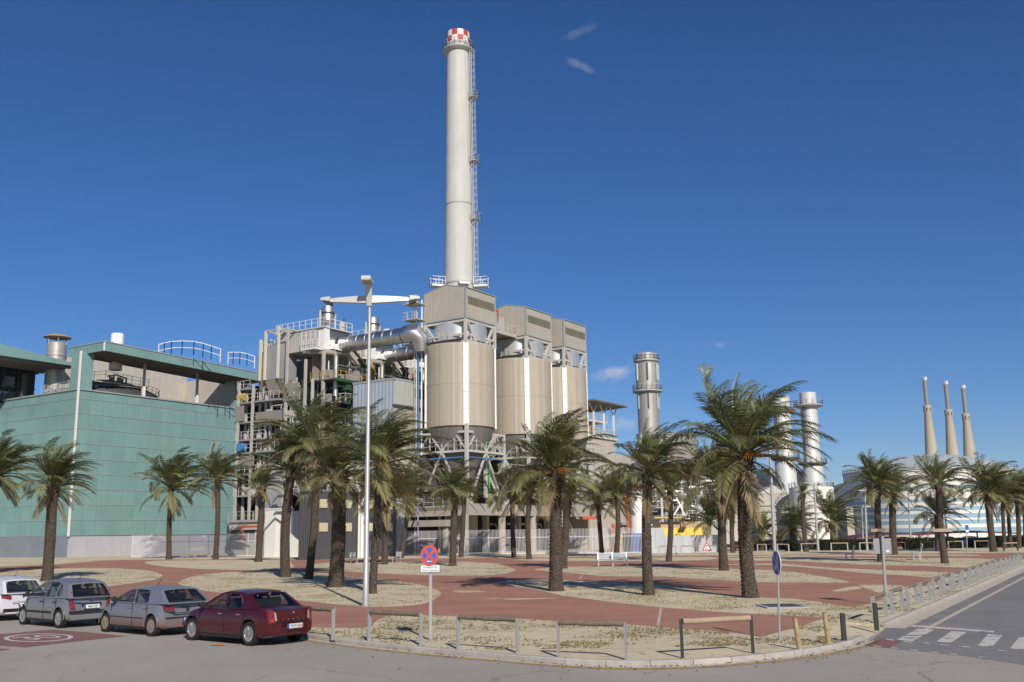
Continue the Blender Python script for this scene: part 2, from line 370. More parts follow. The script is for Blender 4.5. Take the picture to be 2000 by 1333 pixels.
# vertical sheets round a cylinder: colour strips by angle about the object's own axis
def round_mat(name, col, n, var=.16, rough=.6, metal=0., seams=0., bump=.3):
    m = mat(name, col, rough, metal, var=.06, vs=.4, streak=.10); nt = m.node_tree; L = nt.links.new; b = nt.nodes['Principled BSDF']
    src = b.inputs['Base Color'].links[0].from_socket
    tc = N(nt, 'ShaderNodeTexCoord'); sx = N(nt, 'ShaderNodeSeparateXYZ'); L(tc.outputs['Object'], sx.inputs[0])
    an = fm(nt, 'MULTIPLY', fm(nt, 'ARCTAN2', sx.outputs[1], sx.outputs[0]), n / (2 * pi))
    wn = N(nt, 'ShaderNodeTexWhiteNoise', noise_dimensions='1D'); L(fm(nt, 'FLOOR', an), wn.inputs['W'])
    f = fm(nt, 'MULTIPLY_ADD', wn.outputs['Value'], 2 * var, 1 - var)
    wn2 = N(nt, 'ShaderNodeTexNoise', noise_dimensions='1D'); L(fm(nt, 'MULTIPLY', an, .25), wn2.inputs['W'])
    f = fm(nt, 'MULTIPLY', f, fm(nt, 'MULTIPLY_ADD', wn2.outputs['Fac'], .5, .75))
    if seams:
        fr = fm(nt, 'FRACT', fm(nt, 'DIVIDE', sx.outputs[2], seams)); f = fm(nt, 'MULTIPLY', f, fm(nt, 'SUBTRACT', 1, fm(nt, 'MULTIPLY', fm(nt, 'LESS_THAN', fr, .05 / seams), .30)))
    mm = N(nt, 'ShaderNodeMix', data_type='RGBA', blend_type='MULTIPLY'); mm.inputs['Factor'].default_value = 1; L(src, mm.inputs['A']); L(f, mm.inputs['B']); L(mm.outputs['Result'], b.inputs['Base Color'])
    bm = N(nt, 'ShaderNodeBump'); bm.inputs['Strength'].default_value = bump; bm.inputs['Distance'].default_value = .05; L(fm(nt, 'SINE', fm(nt, 'MULTIPLY', an, 2 * pi)), bm.inputs['Height']); L(bm.outputs[0], b.inputs['Normal'])
round_mat('silo', (.405, .355, .28), 64, var=.06, bump=.10)
round_mat('ring_tank', (.60, .60, .58), 14, var=.12, rough=.42, metal=.5, bump=.12)
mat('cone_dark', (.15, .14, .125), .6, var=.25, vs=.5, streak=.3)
round_mat('stack_metal', (.46, .44, .395), 18, var=.08, rough=.5, metal=.45, seams=3.4, bump=.05)
round_mat('stack_white', (.60, .60, .585), 10, var=.05, rough=.5, metal=.1, seams=3.0, bump=.03)
# ================================================================== ground
def smooth_loop(pts, n=4, closed=True):
    out = []; L = len(pts)
    for i in range(L if closed else L - 1):
        p0, p1, p2, p3 = [Vector(pts[(i + k) % L]) if closed else Vector(pts[min(max(i + k, 0), L - 1)]) for k in (-1, 0, 1, 2)]
        for j in range(n):
            t = j / n
            out.append(.5 * ((2 * p1) + (p2 - p0) * t + (2 * p0 - 5 * p1 + 4 * p2 - p3) * t * t + (3 * p1 - p0 - 3 * p2 + p3) * t ** 3))
    if not closed: out.append(Vector(pts[-1]))
    return out
def sheet(name, poly, dz, material, parent=None, kind='structure'):
    """flat polygon laid on the terrain, cut where the terrain creases"""
    vs = [Vector((p[0], p[1], 0)) for p in poly]
    bm = bmesh.new(); bv = [bm.verts.new(p) for p in vs]
    for t in tessellate_polygon([vs]):
        try: bm.faces.new([bv[i] for i in t])
        except ValueError: pass
    for y in (Y0, Y1):
        bmesh.ops.bisect_plane(bm, geom=bm.verts[:] + bm.edges[:] + bm.faces[:], plane_co=(0, y, 0), plane_no=(0, 1, 0))
    bmesh.ops.recalc_face_normals(bm, faces=bm.faces[:])
    for vtx in bm.verts: vtx.co.z = g(vtx.co.y) + dz
    for fc in bm.faces:
        if fc.normal.z < 0: fc.normal_flip()
    me = bpy.data.meshes.new(name); bm.to_mesh(me); bm.free(); me.materials.append(M[material])
    o = link(name, me, parent)
    if parent is None and kind: o['kind'] = kind
    return o
def inside(p, poly):
    x, y = p[0], p[1]; r = False; j = len(poly) - 1
    for i in range(len(poly)):
        xi, yi, xj, yj = poly[i][0], poly[i][1], poly[j][0], poly[j][1]
        if (yi > y) != (yj > y) and x < (xj - xi) * (y - yi) / (yj - yi) + xi: r = not r
        j = i
    return r
PX = lambda pts: [gnd(*p) for p in pts]
PK = lambda pts: [park(*p) for p in pts]

sheet('ground', [(-9000, -80), (9000, -80), (9000, 9000), (-9000, 9000)], -.012, 'earth')
sheet('road', [(-170, -40), (190, -40), (190, 170), (-170, 170)], 0, 'asphalt')
HEAD = Vector((-.778, .629, 0)).normalized(); HN = Vector((.629, .778, 0)).normalized()   # along / across the parked cars
k0 = gnd(595, 1247)
kerb_a = [k0 + HEAD * 60, k0 + HEAD * 20] + [Vector(p) for p in smooth_loop(PX([(595, 1247), (700, 1261), (830, 1275), (1000, 1290), (1100, 1298), (1214, 1303), (1330, 1301.5), (1433, 1295), (1540, 1284), (1620, 1272), (1668, 1260), (1690, 1251)]), 4, False)]
k1, k3 = gnd(1730, 1227), gnd(2000, 1109)
kd = (k3 - k1); kd.z = 0; kd.normalize(); kn = Vector((-kd.y, kd.x, 0))     # side street: along, towards the park
kerb_b = [k1 + kd * t for t in (0, 20, 60, 130)]
# dark asphalt of the side street
sr = PX([(1688, 1262), (1880, 1281), (2000, 1299)]); rr = sr[-1] + (sr[-1] - sr[0]).normalized() * 9
sheet('side_road', [sr[0], sr[1], sr[2], rr, rr + kd * 150, k1 + kd * 150, k1 - kn * .02], .004, 'asphalt_dark')
# the raised park
def off(line, d):
    out = []
    for i, p in enumerate(line):
        t = (line[min(i + 1, len(line) - 1)] - line[max(i - 1, 0)]); t.z = 0; t.normalize(); out.append(p + Vector((-t.y, t.x, 0)) * d)
    return out
KW = .17
ia, ib = off(kerb_a, KW), off(kerb_b, KW)
rampA, rampB = ia[-1] + kn * 1.1 - kd * .3, ib[0] + kn * 1.2
PARK = [tuple(p) for p in ia] + [tuple(rampA), tuple(rampB)] + [tuple(p) for p in ib] + [(20, 190, 0), (-170, 190, 0)]
sheet('park_ground', PARK, KERB, 'sand')
mb = MB()
def rz(p, d): return Vector((p.x, p.y, g(p.y) + d))
ra, rb, ca, cb = ia[-1], ib[0], kerb_a[-1], kerb_b[0]
mb.add([rz(ca, .006), rz(cb, .006), rz(rb, KERB), rz(rampB, KERB), rz(rampA, KERB), rz(ra, KERB)], [(0, 1, 3, 4), (0, 4, 5), (1, 2, 3)])
mb.build('crossing_ramp', 'sand')['kind'] = 'structure'
# kerb stones
kerb_root = MB()
def stones(line, inner, name, step=1.0, tmax=95):
    root = bpy.data.objects.new(name, None); COL.objects.link(root); root['kind'] = 'structure'; root.location = rz(line[0], 0)
    acc = 0; pts = [line[0]]
    lens = [0]
    for a, b in zip(line, line[1:]): lens.append(lens[-1] + (Vector((b.x - a.x, b.y - a.y, 0))).length)
    def pos(s, ln):
        for i in range(len(ln) - 1):
            if s <= lens[i + 1]: return ln[i].lerp(ln[i + 1], (s - lens[i]) / max(1e-6, lens[i + 1] - lens[i]))
        return ln[-1]
    s = 0
    while s < min(lens[-1], tmax) - .2:
        e = min(s + step - .014, lens[-1]); h = KERB + .012 + rnd.uniform(-.006, .006)
        a, b, c, d = pos(s, line), pos(e, line), pos(e, inner), pos(s, inner)
        ch = .03
        ai, bi = a.lerp(d, .16), b.lerp(c, .16)
        MB().add([rz(a, -.05), rz(b, -.05), rz(c, -.05), rz(d, -.05), rz(a, h - ch), rz(b, h - ch), rz(c, h), rz(d, h), rz(ai, h), rz(bi, h)],
                 [(3, 2, 1, 0), (0, 1, 5, 4), (4, 5, 9, 8), (8, 9, 6, 7), (2, 3, 7, 6), (0, 4, 8, 7, 3), (1, 2, 6, 9, 5)]).build('kerb_stone', 'kerb', root)
        s += step
ka2 = kerb_a[1:]; 
stones(ka2, ia[1:], 'kerb'); stones(kerb_b, ib, 'kerb')
# red paths and the islands of sand and dry grass in them
RED = smooth_loop(PK([(-400, 1116), (-150, 1110), (0, 1107), (100, 1103), (170, 1098), (220, 1094.5), (400, 1093), (700, 1092), (1000, 1090), (1250, 1087), (1450, 1084.5), (1640, 1083), (1800, 1082), (2000, 1080), (2060, 1082), (2000, 1092), (1955, 1099), (1910, 1110), (1880, 1118), (1844, 1131), (1802, 1147), (1770, 1158), (1724, 1171), (1700, 1180), (1664, 1186), (1650, 1199), (1604, 1209.5), (1580, 1218), (1550, 1227), (1499, 1241), (1475, 1241.6), (1400, 1232.5), (1328, 1228), (1280, 1224), (1200, 1218.5), (1100, 1213.5), (960, 1206.5), (840, 1202), (768, 1200.5), (735, 1213), (714, 1226), (600, 1225), (560, 1216), (500, 1203), (390, 1184), (240, 1176), (200, 1172), (0, 1163), (-400, 1150)]), 3)
sheet('red_path', RED, KERB + .004, 'red_path')
ISL = [
 [(-400, 1130), (-150, 1121), (0, 1118), (100, 1111.5), (200, 1110), (280, 1114), (312, 1121.5), (316, 1127), (300, 1133), (250, 1141), (190, 1148), (100, 1154), (0, 1158), (-400, 1146)],
 [(282, 1100), (300, 1096.4), (360, 1095), (480, 1094.5), (560, 1095), (568, 1100), (573, 1108.8), (549, 1113), (465, 1113.8), (372, 1110.7), (310, 1105.7)],
 [(606, 1104), (640, 1099.5), (690, 1099), (800, 1097.5), (900, 1097.5), (960, 1101), (1000, 1110), (1003, 1117), (960, 1124), (870, 1124.8), (750, 1121), (672, 1116.5), (620, 1111)],
 [(349, 1139), (372, 1128), (418, 1120), (465, 1117), (527, 1116), (620, 1119), (672, 1125), (735, 1131.5), (795, 1137.5), (840, 1148), (861, 1158), (852, 1169), (828, 1179.5), (780, 1185), (720, 1185.5), (660, 1181.5), (600, 1175), (527, 1168.6), (465, 1162.5), (403, 1154.7), (366, 1147)],
 [(975, 1137.5), (1005, 1134.5), (1080, 1133), (1150, 1136), (1220, 1139), (1295, 1143.5), (1400, 1158.5), (1481, 1167.5), (1550, 1170.5), (1610, 1178), (1664, 1187), (1720, 1186), (1680, 1206), (1610, 1208), (1592, 1205.6), (1550, 1203.5), (1490, 1200.5), (1400, 1196), (1292, 1187), (1220, 1179.5), (1160, 1172), (1100, 1164), (1050, 1152.5), (1005, 1145)],
 [(1044, 1112.5), (1100, 1108), (1166, 1107), (1280, 1106.6), (1430, 1112), (1520, 1115), (1580, 1122.5), (1640, 1133), (1655, 1138.4), (1580, 1138.4), (1480, 1137.5), (1400, 1133), (1280, 1127), (1190, 1126), (1130, 1121.5), (1080, 1117)],
 [(1430, 1102), (1530, 1101.5), (1590, 1107), (1700, 1113), (1850, 1118), (1890, 1120), (1850, 1130), (1760, 1124), (1690, 1120), (1610, 1112.5), (1530, 1106), (1430, 1104)],
 [(1680, 1143), (1740, 1143.5), (1810, 1147), (1790, 1158), (1735, 1162), (1700, 1153)],
 [(1400, 1091), (1500, 1090.5), (1650, 1090.5), (1800, 1091), (1900, 1091), (1975, 1096), (1910, 1109), (1800, 1106), (1700, 1104), (1610, 1100), (1535, 1096), (1430, 1095)],
 [(1010, 1092.5), (1100, 1091), (1250, 1089.5), (1385, 1088), (1385, 1094), (1250, 1096.5), (1100, 1096), (1025, 1095)],
 [(1420, 1086.5), (1600, 1085), (1780, 1084), (1900, 1084), (1900, 1086), (1780, 1086.5), (1600, 1087.5), (1420, 1088.5)]]
ISLW = [smooth_loop(PK(i), 4) for i in ISL]
for w in ISLW: sheet('sand_island', w, KERB + .008, 'sand')
for a, b in (((1291, 1187.5), (1285, 1222.5)), ((1137, 1125), (1131, 1132))):     # pale joints across the path
    p, q = park(*a), park(*b); n_ = (q - p).cross(Vector((0, 0, 1))).normalized() * .05
    sheet('path_joint', [p - n_, p + n_, q + n_, q - n_], KERB + .0085, 'road_beige')
for i, blob in enumerate(([(882, 1155), (905, 1153.8), (950, 1155.6), (930, 1157.2), (900, 1158)], [(985, 1170.5), (1050, 1169), (1092, 1168), (1040, 1171.2), (1000, 1172)], [(1625, 1155), (1650, 1149), (1672, 1146), (1684, 1150), (1660, 1153.5), (1640, 1156)])):
    sheet('sand_spill', smooth_loop(PK(blob), 3), KERB + .0085, 'sand')
# painted lines
def stripe(line, d0, d1, name, material, s0=0, s1=None):
    a, b = off(line, d0), off(line, d1); sheet(name, a + b[::-1], .008, material)
stripe(kerb_a[1:], -.30, -.42, 'yellow_line', 'road_yellow')
stripe(kerb_a[1:], -.02, -.26, 'gutter', 'road_beige')
stripe([k1 + kd * t for t in (-.3, 40, 140)], -1.05, -1.22, 'edge_line', 'road_beige')
stripe([k1 + kd * t for t in (.0, 40, 140)], -.02, -.55, 'gutter', 'road_beige')
Z8 = lambda pts: [gnd(1400 + x / 3.3333, 1040 + y / 3.3333) for x, y in pts]
for q in ([(1170, 702), (1272, 714), (1415, 637), (1312, 630)], [(1430, 715), (1522, 723), (1628, 653), (1530, 645)], [(1698, 742), (1792, 750), (1862, 673), (1765, 665)], [(1908, 760), (2010, 770), (2070, 692), (1970, 684)], [(2130, 786), (2240, 798), (2290, 716), (2180, 706)]):
    sheet('crossing_stripe', Z8(q), .012, 'road_white')
sheet('stop_line', Z8([(1278, 606), (1805, 645), (1806, 657), (1262, 617)]), .012, 'road_white')
sheet('cycle_crossing', Z8([(958, 742), (1062, 690), (1205, 710), (1128, 752)]), .008, 'red_paint')
for x, y in ((1100, 697), (1212, 711), (1330, 719), (1450, 731), (1590, 743), (1830, 768), (1015, 740), (1130, 752), (1255, 766), (1388, 780), (1512, 791), (1700, 812)):
    sheet('cycle_dash', Z8([(x, y), (x + 52, y + 5), (x + 58, y + 11), (x + 4, y + 6)]), .012, 'road_white')
# red speed patch with 30 in a ring
sheet('speed_patch', PX([(-60, 1243), (0, 1239.5), (100, 1230.5), (175, 1236), (249, 1243), (150, 1253.5), (48, 1265.2), (0, 1261.5), (-60, 1257)]), .006, 'red_paint')
sheet('speed_patch', PX([(-60, 1263), (0, 1267), (22, 1269), (0, 1272), (-60, 1276)]), .006, 'red_paint')
cc = (gnd(7, 1248) + gnd(143, 1244.5)) / 2
ca_, cb_ = (gnd(143, 1244.5) - gnd(7, 1248)) / 2, (gnd(72, 1238.2) - gnd(78, 1254)) / 2
ring = lambda k: [cc + ca_ * (k * cos(2 * pi * i / 40)) + cb_ * (k * sin(2 * pi * i / 40)) for i in range(40)]
ro, ri = ring(1.0), ring(.86); mb = MB()
for i in range(40):
    j = (i + 1) % 40; mb.add([rz(p, .010) for p in (ro[i], ro[j], ri[j], ri[i])], [(0, 1, 2, 3)])
mb.build('speed_ring', 'mark_white')['kind'] = 'structure'
def text_mesh(body, size, extrude=.0):
    cu = bpy.data.curves.new('txt', 'FONT'); cu.body = body; cu.size = size; cu.extrude = extrude; cu.align_x = 'CENTER'; cu.align_y = 'CENTER'; cu.resolution_u = 3
    o = bpy.data.objects.new('txt', cu); COL.objects.link(o)
    bpy.context.view_layer.update()
    me = bpy.data.meshes.new_from_object(o.evaluated_get(bpy.context.evaluated_depsgraph_get())); bpy.data.objects.remove(o); bpy.data.curves.remove(cu); return me
me = text_mesh('30', 1.25); me.materials.clear(); me.materials.append(M['mark_white'])
bm = bmesh.new(); bm.from_mesh(me)
for vtx in bm.verts:
    p = cc + HN * (vtx.co.x * 1.0) + HEAD * (vtx.co.y * 1.55); vtx.co = rz(p, .0105)
bm.to_mesh(me); bm.free(); link('speed_number', me)['kind'] = 'structure'
# dry grass tufts
mb = MB(); cnt = 0
while cnt < 17000:
    y = 26 + 62 * rnd.random() ** 1.5; x = rnd.uniform(-.53, .53) * y * 1.02
    if not inside((x, y), PARK): continue
    if inside((x, y), RED) and not any(inside((x, y), w) for w in ISLW): continue
    nz = noise.noise(Vector((x * .45, y * .45, 3.1))) + .6 * noise.noise(Vector((x * 1.7, y * 1.7, 9)))
    if nz < rnd.uniform(-.15, .45): continue
    cnt += 1; z = g(y) + KERB + .006; h = rnd.uniform(.015, .05)
    for k in range(3):
        a = rnd.uniform(0, 2 * pi); dx, dy = cos(a), sin(a); w = rnd.uniform(.012, .035); l = rnd.uniform(.02, .06)
        mb.add([(x - dy * w, y + dx * w, z), (x + dy * w, y - dx * w, z), (x + dx * l, y + dy * l, z + h)], [(0, 1, 2)])
mb.build('dry_grass', 'grass_dry', kind='stuff'); bpy.data.objects['dry_grass'].update_tag(); tag(bpy.data.objects['dry_grass'], 'short dry olive grass tufts scattered over the sandy park ground', 'grass')
# far hills
def hills():
    mb = MB(); pts = [(-60, 2), (1180, 4), (1420, 20), (1560, 66), (1610, 84), (1645, 93), (1690, 90), (1740, 60), (1850, 36), (2080, 66), (2300, 52), (2700, 10)]
    n = 160; ridge = []
    for i in range(n + 1):
        x = -60 + (2760) * i / n
        for (xa, ha), (xb, hb) in zip(pts, pts[1:]):
            if xa <= x <= xb: h = ha + (hb - ha) * (.5 - .5 * cos(pi * (x - xa) / (xb - xa)))
        h += 3 * noise.noise(Vector((x * .02, 0, 0))) + 1.5 * noise.noise(Vector((x * .08, 5, 0)))
        ridge.append((x, max(h, .5)))
    rows = [(.0, 4400), (.35, 4700), (.7, 5000), (.93, 5250), (1.0, 5400), (.8, 5900), (0, 7000)]
    vs = []
    for f_, Y in rows:
        for (x, h) in ridge:
            X = (x - 1000) / F_PX * 5400
            hh = h * 5400 / F_PX * f_ * (1 + (.10 * noise.noise(Vector((x * .03, Y * .002, 2))) if 0 < f_ < 1 else 0))
            vs.append((X, Y, hh))
    c = n + 1
    mb.add(vs, [(r * c + i, r * c + i + 1, (r + 1) * c + i + 1, (r + 1) * c + i) for r in range(len(rows) - 1) for i in range(n)])
    mb.build('hills', 'hill', smooth=True)['kind'] = 'structure'
hills()
# ================================================================== green glass-clad hall on the left
Gm = lambda: MB(GRID)
ZB = .45
def green_hall():
    r = thing('green_hall', G(0, 0, 0), 'large hall clad in green glass panels with overhanging flat roof, left', 'building')
    UL, VL, PT = 32.6, 22.0, 25.4
    Gm().box(.25, UL - .25, .25, VL, ZB, 3.9).build('base_wall', 'wall_lilac', r)
    Gm().box(.0, .26, .3, VL, ZB, 3.88).build('base_wall_side', 'wall_blue', r, label='dark blue-grey base wall on the left side')
    Gm().box(.3, UL - .3, .3, VL, 3.9, PT - .3).build('core', 'green_dark', r)
    zs = [3.95 + 2.245 * i for i in range(10)]; zs.append(PT)
    rows = list(zip(zs, zs[1:]))
    # panels share one mesh for each size
    for axis, n, ln in (('u', 15, UL), ('v', 12, VL)):
        w = ln / n
        for j, (z0, z1) in enumerate(rows):
            h = z1 - z0; key = None
            for i in range(n):
                mb = Gm()
                if axis == 'u': mb.box(i * w + .012, (i + 1) * w - .012, .12 + rnd.uniform(-.006, .006), .28, z0 + .03, z1 - .03)
                else: mb.box(.12 + rnd.uniform(-.006, .006), .28, i * w + (.32 if i == 0 else .012), (i + 1) * w - .012, z0 + .03, z1 - .03)
                mb.build('facade_panel', 'green_panel', r)
            if axis == 'u': Gm().box(-.02, UL, .06, .2, z0 - .045, z0 + .045).build('transom', 'trim_grey', r)
            else: Gm().box(.06, .2, .2, VL, z0 - .045, z0 + .045).build('transom', 'trim_grey', r)
    Gm().box(-.06, UL + .06, -.08, .55, PT, PT + .22).build('parapet', 'trim_grey', r)
    Gm().box(-.08, .55, .56, VL, PT, PT + .22).build('parapet', 'trim_grey', r)
    Gm().box(-.1, .16, -.12, .14, 3.75, 31.3).build('corner_post', 'white_trim', r)
    Gm().box(UL - .1, UL + .12, -.02, .3, 3.6, 31).build('corner_post', 'white_trim', r)
    # piers that carry the roof
    Gm().box(.22, 2.35, .2, 2.6, PT + .22, 31.2).build('pier', 'green_panel', r)
    Gm().box(30.2, UL - .1, .3, 3.2, PT + .22, 31.0).build('pier', 'green_panel', r)
    # roof slab with fascia, soffit beams
    def slab(u0, u1, v0, v1, zl, zr, t, name, m, par): return Gm().hexa([(u0, v0, zl - t), (u1, v0, zr - t), (u1, v1, zr - t), (u0, v1, zl - t)], [(u0, v0, zl), (u1, v0, zr), (u1, v1, zr), (u0, v1, zl)]).build(name, m, par)
    RU0, RU1, RV0, RV1 = 1.15, 33.2, -4.0, 5.0
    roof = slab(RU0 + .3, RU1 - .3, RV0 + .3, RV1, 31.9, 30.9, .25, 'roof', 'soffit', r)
    n = 16
    for i in range(n):
        a, b = RU0 + (RU1 - RU0) * i / n, RU0 + (RU1 - RU0) * (i + 1) / n
        za, zb_ = 32.4 - 1.0 * i / n, 32.4 - 1.0 * (i + 1) / n
        Gm().hexa([(a + .01, RV0, za - 1.3), (b - .01, RV0, zb_ - 1.3), (b - .01, RV0 + .28, zb_ - 1.3), (a + .01, RV0 + .28, za - 1.3)], [(a + .01, RV0, za), (b - .01, RV0, zb_), (b - .01, RV0 + .28, zb_), (a + .01, RV0 + .28, za)]).build('fascia_panel', 'green_panel', roof)
    for i in range(5):
        a, b = RV0 + .3 + 1.74 * i, RV0 + .3 + 1.74 * (i + 1)
        Gm().box(RU0, RU0 + .28, a + .01, b - .01, 31.1, 32.4).build('fascia_panel', 'green_panel', roof)
        Gm().box(RU1 - .28, RU1, a + .01, b - .01, 30.1, 31.4).build('fascia_panel', 'green_panel', roof)
    Gm().hexa([(RU0 - .1, RV0 - .1, 32.41), (RU1 + .1, RV0 - .1, 31.41), (RU1 + .1, RV1, 31.41), (RU0 - .1, RV1, 32.41)], [(RU0 - .1, RV0 - .1, 32.58), (RU1 + .1, RV0 - .1, 31.58), (RU1 + .1, RV1, 31.58), (RU0 - .1, RV1, 32.58)]).build('coping', 'trim_grey', roof)
    Gm().box(RU0 - .03, RU0 + .14, RV0 - .05, RV0 + .14, 31.05, 32.4).build('fascia_corner', 'white_trim', roof)
    for i in range(6):
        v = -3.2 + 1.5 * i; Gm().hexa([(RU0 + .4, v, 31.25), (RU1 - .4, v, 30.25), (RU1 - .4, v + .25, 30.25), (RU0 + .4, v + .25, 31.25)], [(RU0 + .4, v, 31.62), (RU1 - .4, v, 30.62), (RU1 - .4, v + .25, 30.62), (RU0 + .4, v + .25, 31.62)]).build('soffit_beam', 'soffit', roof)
    for u in (11.9, 22.4):
        Gm().box(u - .16, u + .16, .6, .92, PT + .2, 31.2).build('column', 'grey_steel', r)
        Gm().box(u - .2, u + .2, .52, 1.0, PT + .2, 27.3).build('column_base', 'white_paint', r)
    # terrace behind the parapet: pale back wall, dark tank dome, railings
    Gm().box(7.0, 32.3, 16.0, 16.4, PT - .2, 33.4).build('back_wall', 'concrete_pale', r)
    Gm().box(31.9, 32.2, 3.2, 16.0, PT - .2, 31.9).build('back_wall', 'concrete_pale', r)
    t = thing('covered_tank', G(10.6, 9.2, PT), 'low black domed tank under the green hall roof', 'tank')
    MB().lathe(G(10.6, 9.2, PT), [(8.4, -.2), (8.4, 1.0), (7.6, 1.5), (6.0, 2.3), (4.0, 3.0), (2.0, 3.4), (0, 3.5)], 48).build('dome', 'dark_steel', t, True)
    MB().rail([G(10.6, 9.2, PT + 1.0) + Vector((8.5 * cos(a), 8.5 * sin(a), 0)) for a in [2 * pi * i / 36 for i in range(36)]], 1.1, 1.5, .05, closed=True).build('railing', 'grey_steel', t)
    Gm().rail([(2.6, 3.2, PT + 2.2), (5.5, 1.6, PT + 2.6), (13.5, 1.7, PT + 2.2)], 1.1, 1.6, .06).box(2.6, 13.5, 1.7, 2.6, PT + 1.9, PT + 2.05).build('walkway', 'grey_steel', t)
    mb = Gm()
    for k in range(7): mb.tube((7.2 + .5 * k, 3 + .2 * (k % 3), PT + 2.1), (7.2 + .5 * k, 3 + .2 * (k % 3), PT + 3.4 - .2 * (k % 2)), .12 + .05 * (k % 2))
    mb.path([(6.9, 3.1, PT + 3.2), (8.5, 3.1, PT + 3.6), (10.5, 3.2, PT + 3.2)], .12); mb.build('valves', 'dark_steel', t)
    # open terrace on the left side with pipework
    mb = Gm()
    for k in range(26):
        u, v = rnd.uniform(1.2, 5), rnd.uniform(3.5, 13); h = rnd.uniform(.5, 2.6)
        if k % 3: mb.tube((u, v, PT), (u, v, PT + h), rnd.uniform(.05, .16))
        else: mb.path([(u, v, PT + .4), (u, v, PT + h), (u + .2, v + rnd.uniform(1, 3), PT + h)], .09)
    eq = thing('terrace_pipework', G(3, 8, PT), 'grey pipes and valves on the open terrace behind the green parapet', 'pipework')
    mb.build('pipes', 'grey_steel', eq); Gm().rail([(.8, 2.8, PT + .2), (.8, 11, PT + .2)], 1.2, 1.6, .06).rail([(1.0, 10.6, PT + .3), (4.6, 10.8, PT + .3)], 1.5, .8, .06).build('railing', 'white_steel', eq)
    Gm().box(1.4, 4.2, 5.2, 7.5, PT, PT + 1.5).build('cabinet', 'grey_panel', eq); Gm().box(1.0, 2.2, 9.0, 10.6, PT, PT + 1.2).build('cabinet', 'grey_panel', eq)
    # second roof with a glazed storey behind
    w = thing('glazed_hall', G(-4, 12, PT), 'glazed upper storey under a second green roof, far left', 'building')
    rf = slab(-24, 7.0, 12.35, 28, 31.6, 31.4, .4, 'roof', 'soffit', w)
    for i in range(14):
        a, b = 7.1 - 2.2 * i, 7.1 - 2.2 * (i + 1); f = lambda u: (31.55 + (7.1 - u) * .11, 31.12 + .004 * (7.1 - u))
        (ta, ba), (tb, bb) = f(a), f(b)
        Gm().hexa([(b + .01, 12, bb), (a - .01, 12, ba), (a - .01, 12.3, ba), (b + .01, 12.3, bb)], [(b + .01, 12, tb), (a - .01, 12, ta), (a - .01, 12.3, ta), (b + .01, 12.3, tb)]).build('fascia_panel', 'green_panel', rf)
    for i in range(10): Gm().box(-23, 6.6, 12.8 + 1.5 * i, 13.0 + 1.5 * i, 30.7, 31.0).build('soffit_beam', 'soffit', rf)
    Gm().box(-24, 5.2, 20.4, 27, PT - .3, 31).build('dark_backing', 'void_shade', w)
    for i in range(11):
        u = 4.7 - 2.5 * i
        p = Gm().box(u - 2.45, u, 20.1, 20.16, PT, 30.9).build('pane', 'hall_glass', w)
        Gm().box(u - .04, u + .04, 20.0, 20.25, PT, 30.9).build('mullion', 'dark_steel', w)
    Gm().box(-24, 5.2, 20.0, 20.25, 27.8, 27.9).build('transom', 'dark_steel', w)
    Gm().box(-24, .0, VL, VL + .3, ZB, PT).build('side_wall', 'green_panel', w)
    # roof-top things
    v = thing('capped_vent', G(7.5, 17.5, 27), 'silver roof vent with a conical rain cap, behind the left hall', 'vent')
    c = G(6.4, 16.8, 0)
    MB().lathe(c, [(1.52, 26), (1.52, 33.2), (1.62, 33.2), (1.62, 33.5), (1.52, 33.5), (1.52, 35.4)], 28).build('duct', 'stack_metal', v, True)
    MB().lathe(c, [(.3, 37.0), (1.3, 36.85), (2.15, 36.45), (2.2, 36.35), (1.9, 36.32), (0, 36.5)], 28).build('cap', 'wood_fresh', v, True, label='tan weathered rain cap')
    mb = MB()
    for k in range(6): a = k * pi / 3; mb.beam(c + Vector((1.5 * cos(a), 1.5 * sin(a), 35)), c + Vector((1.75 * cos(a), 1.75 * sin(a), 36.4)), .1)
    mb.build('struts', 'grey_steel', v)
    p = at(229, 664, 158); c = Vector((p.x, p.y, 0))
    solo(MB().lathe(c, [(1.0, 30), (1.0, 35.85), (.92, 35.98), (0, 36.0)], 28), 'roof_vent', 'white_paint', c + Vector((0, 0, 31)), 'plain white cylinder vent on the green hall roof', 'vent', smooth=True)
    q = thing('roof_railing', G(17, 7, 32), 'white curved guard railing on the green hall roof', 'railing')
    P = [at(x, y, 158) for x, y in ((309, 700), (320, 697), (334, 694), (355, 693), (378, 694), (396, 698), (412, 703), (430, 709))]
    MB().rail(P, 2.25, 30, .11).build('railing', 'white_paint', q)
    P = [at(x, y, 160) for x, y in ((445, 712), (455, 712), (468, 712), (482, 715), (497, 720))]
    q2 = thing('roof_railing', G(28, 7, 31), 'short white railing at the right end of the green hall roof', 'railing'); MB().rail(P, 2.0, 30, .10).build('railing', 'white_paint', q2)
green_hall()

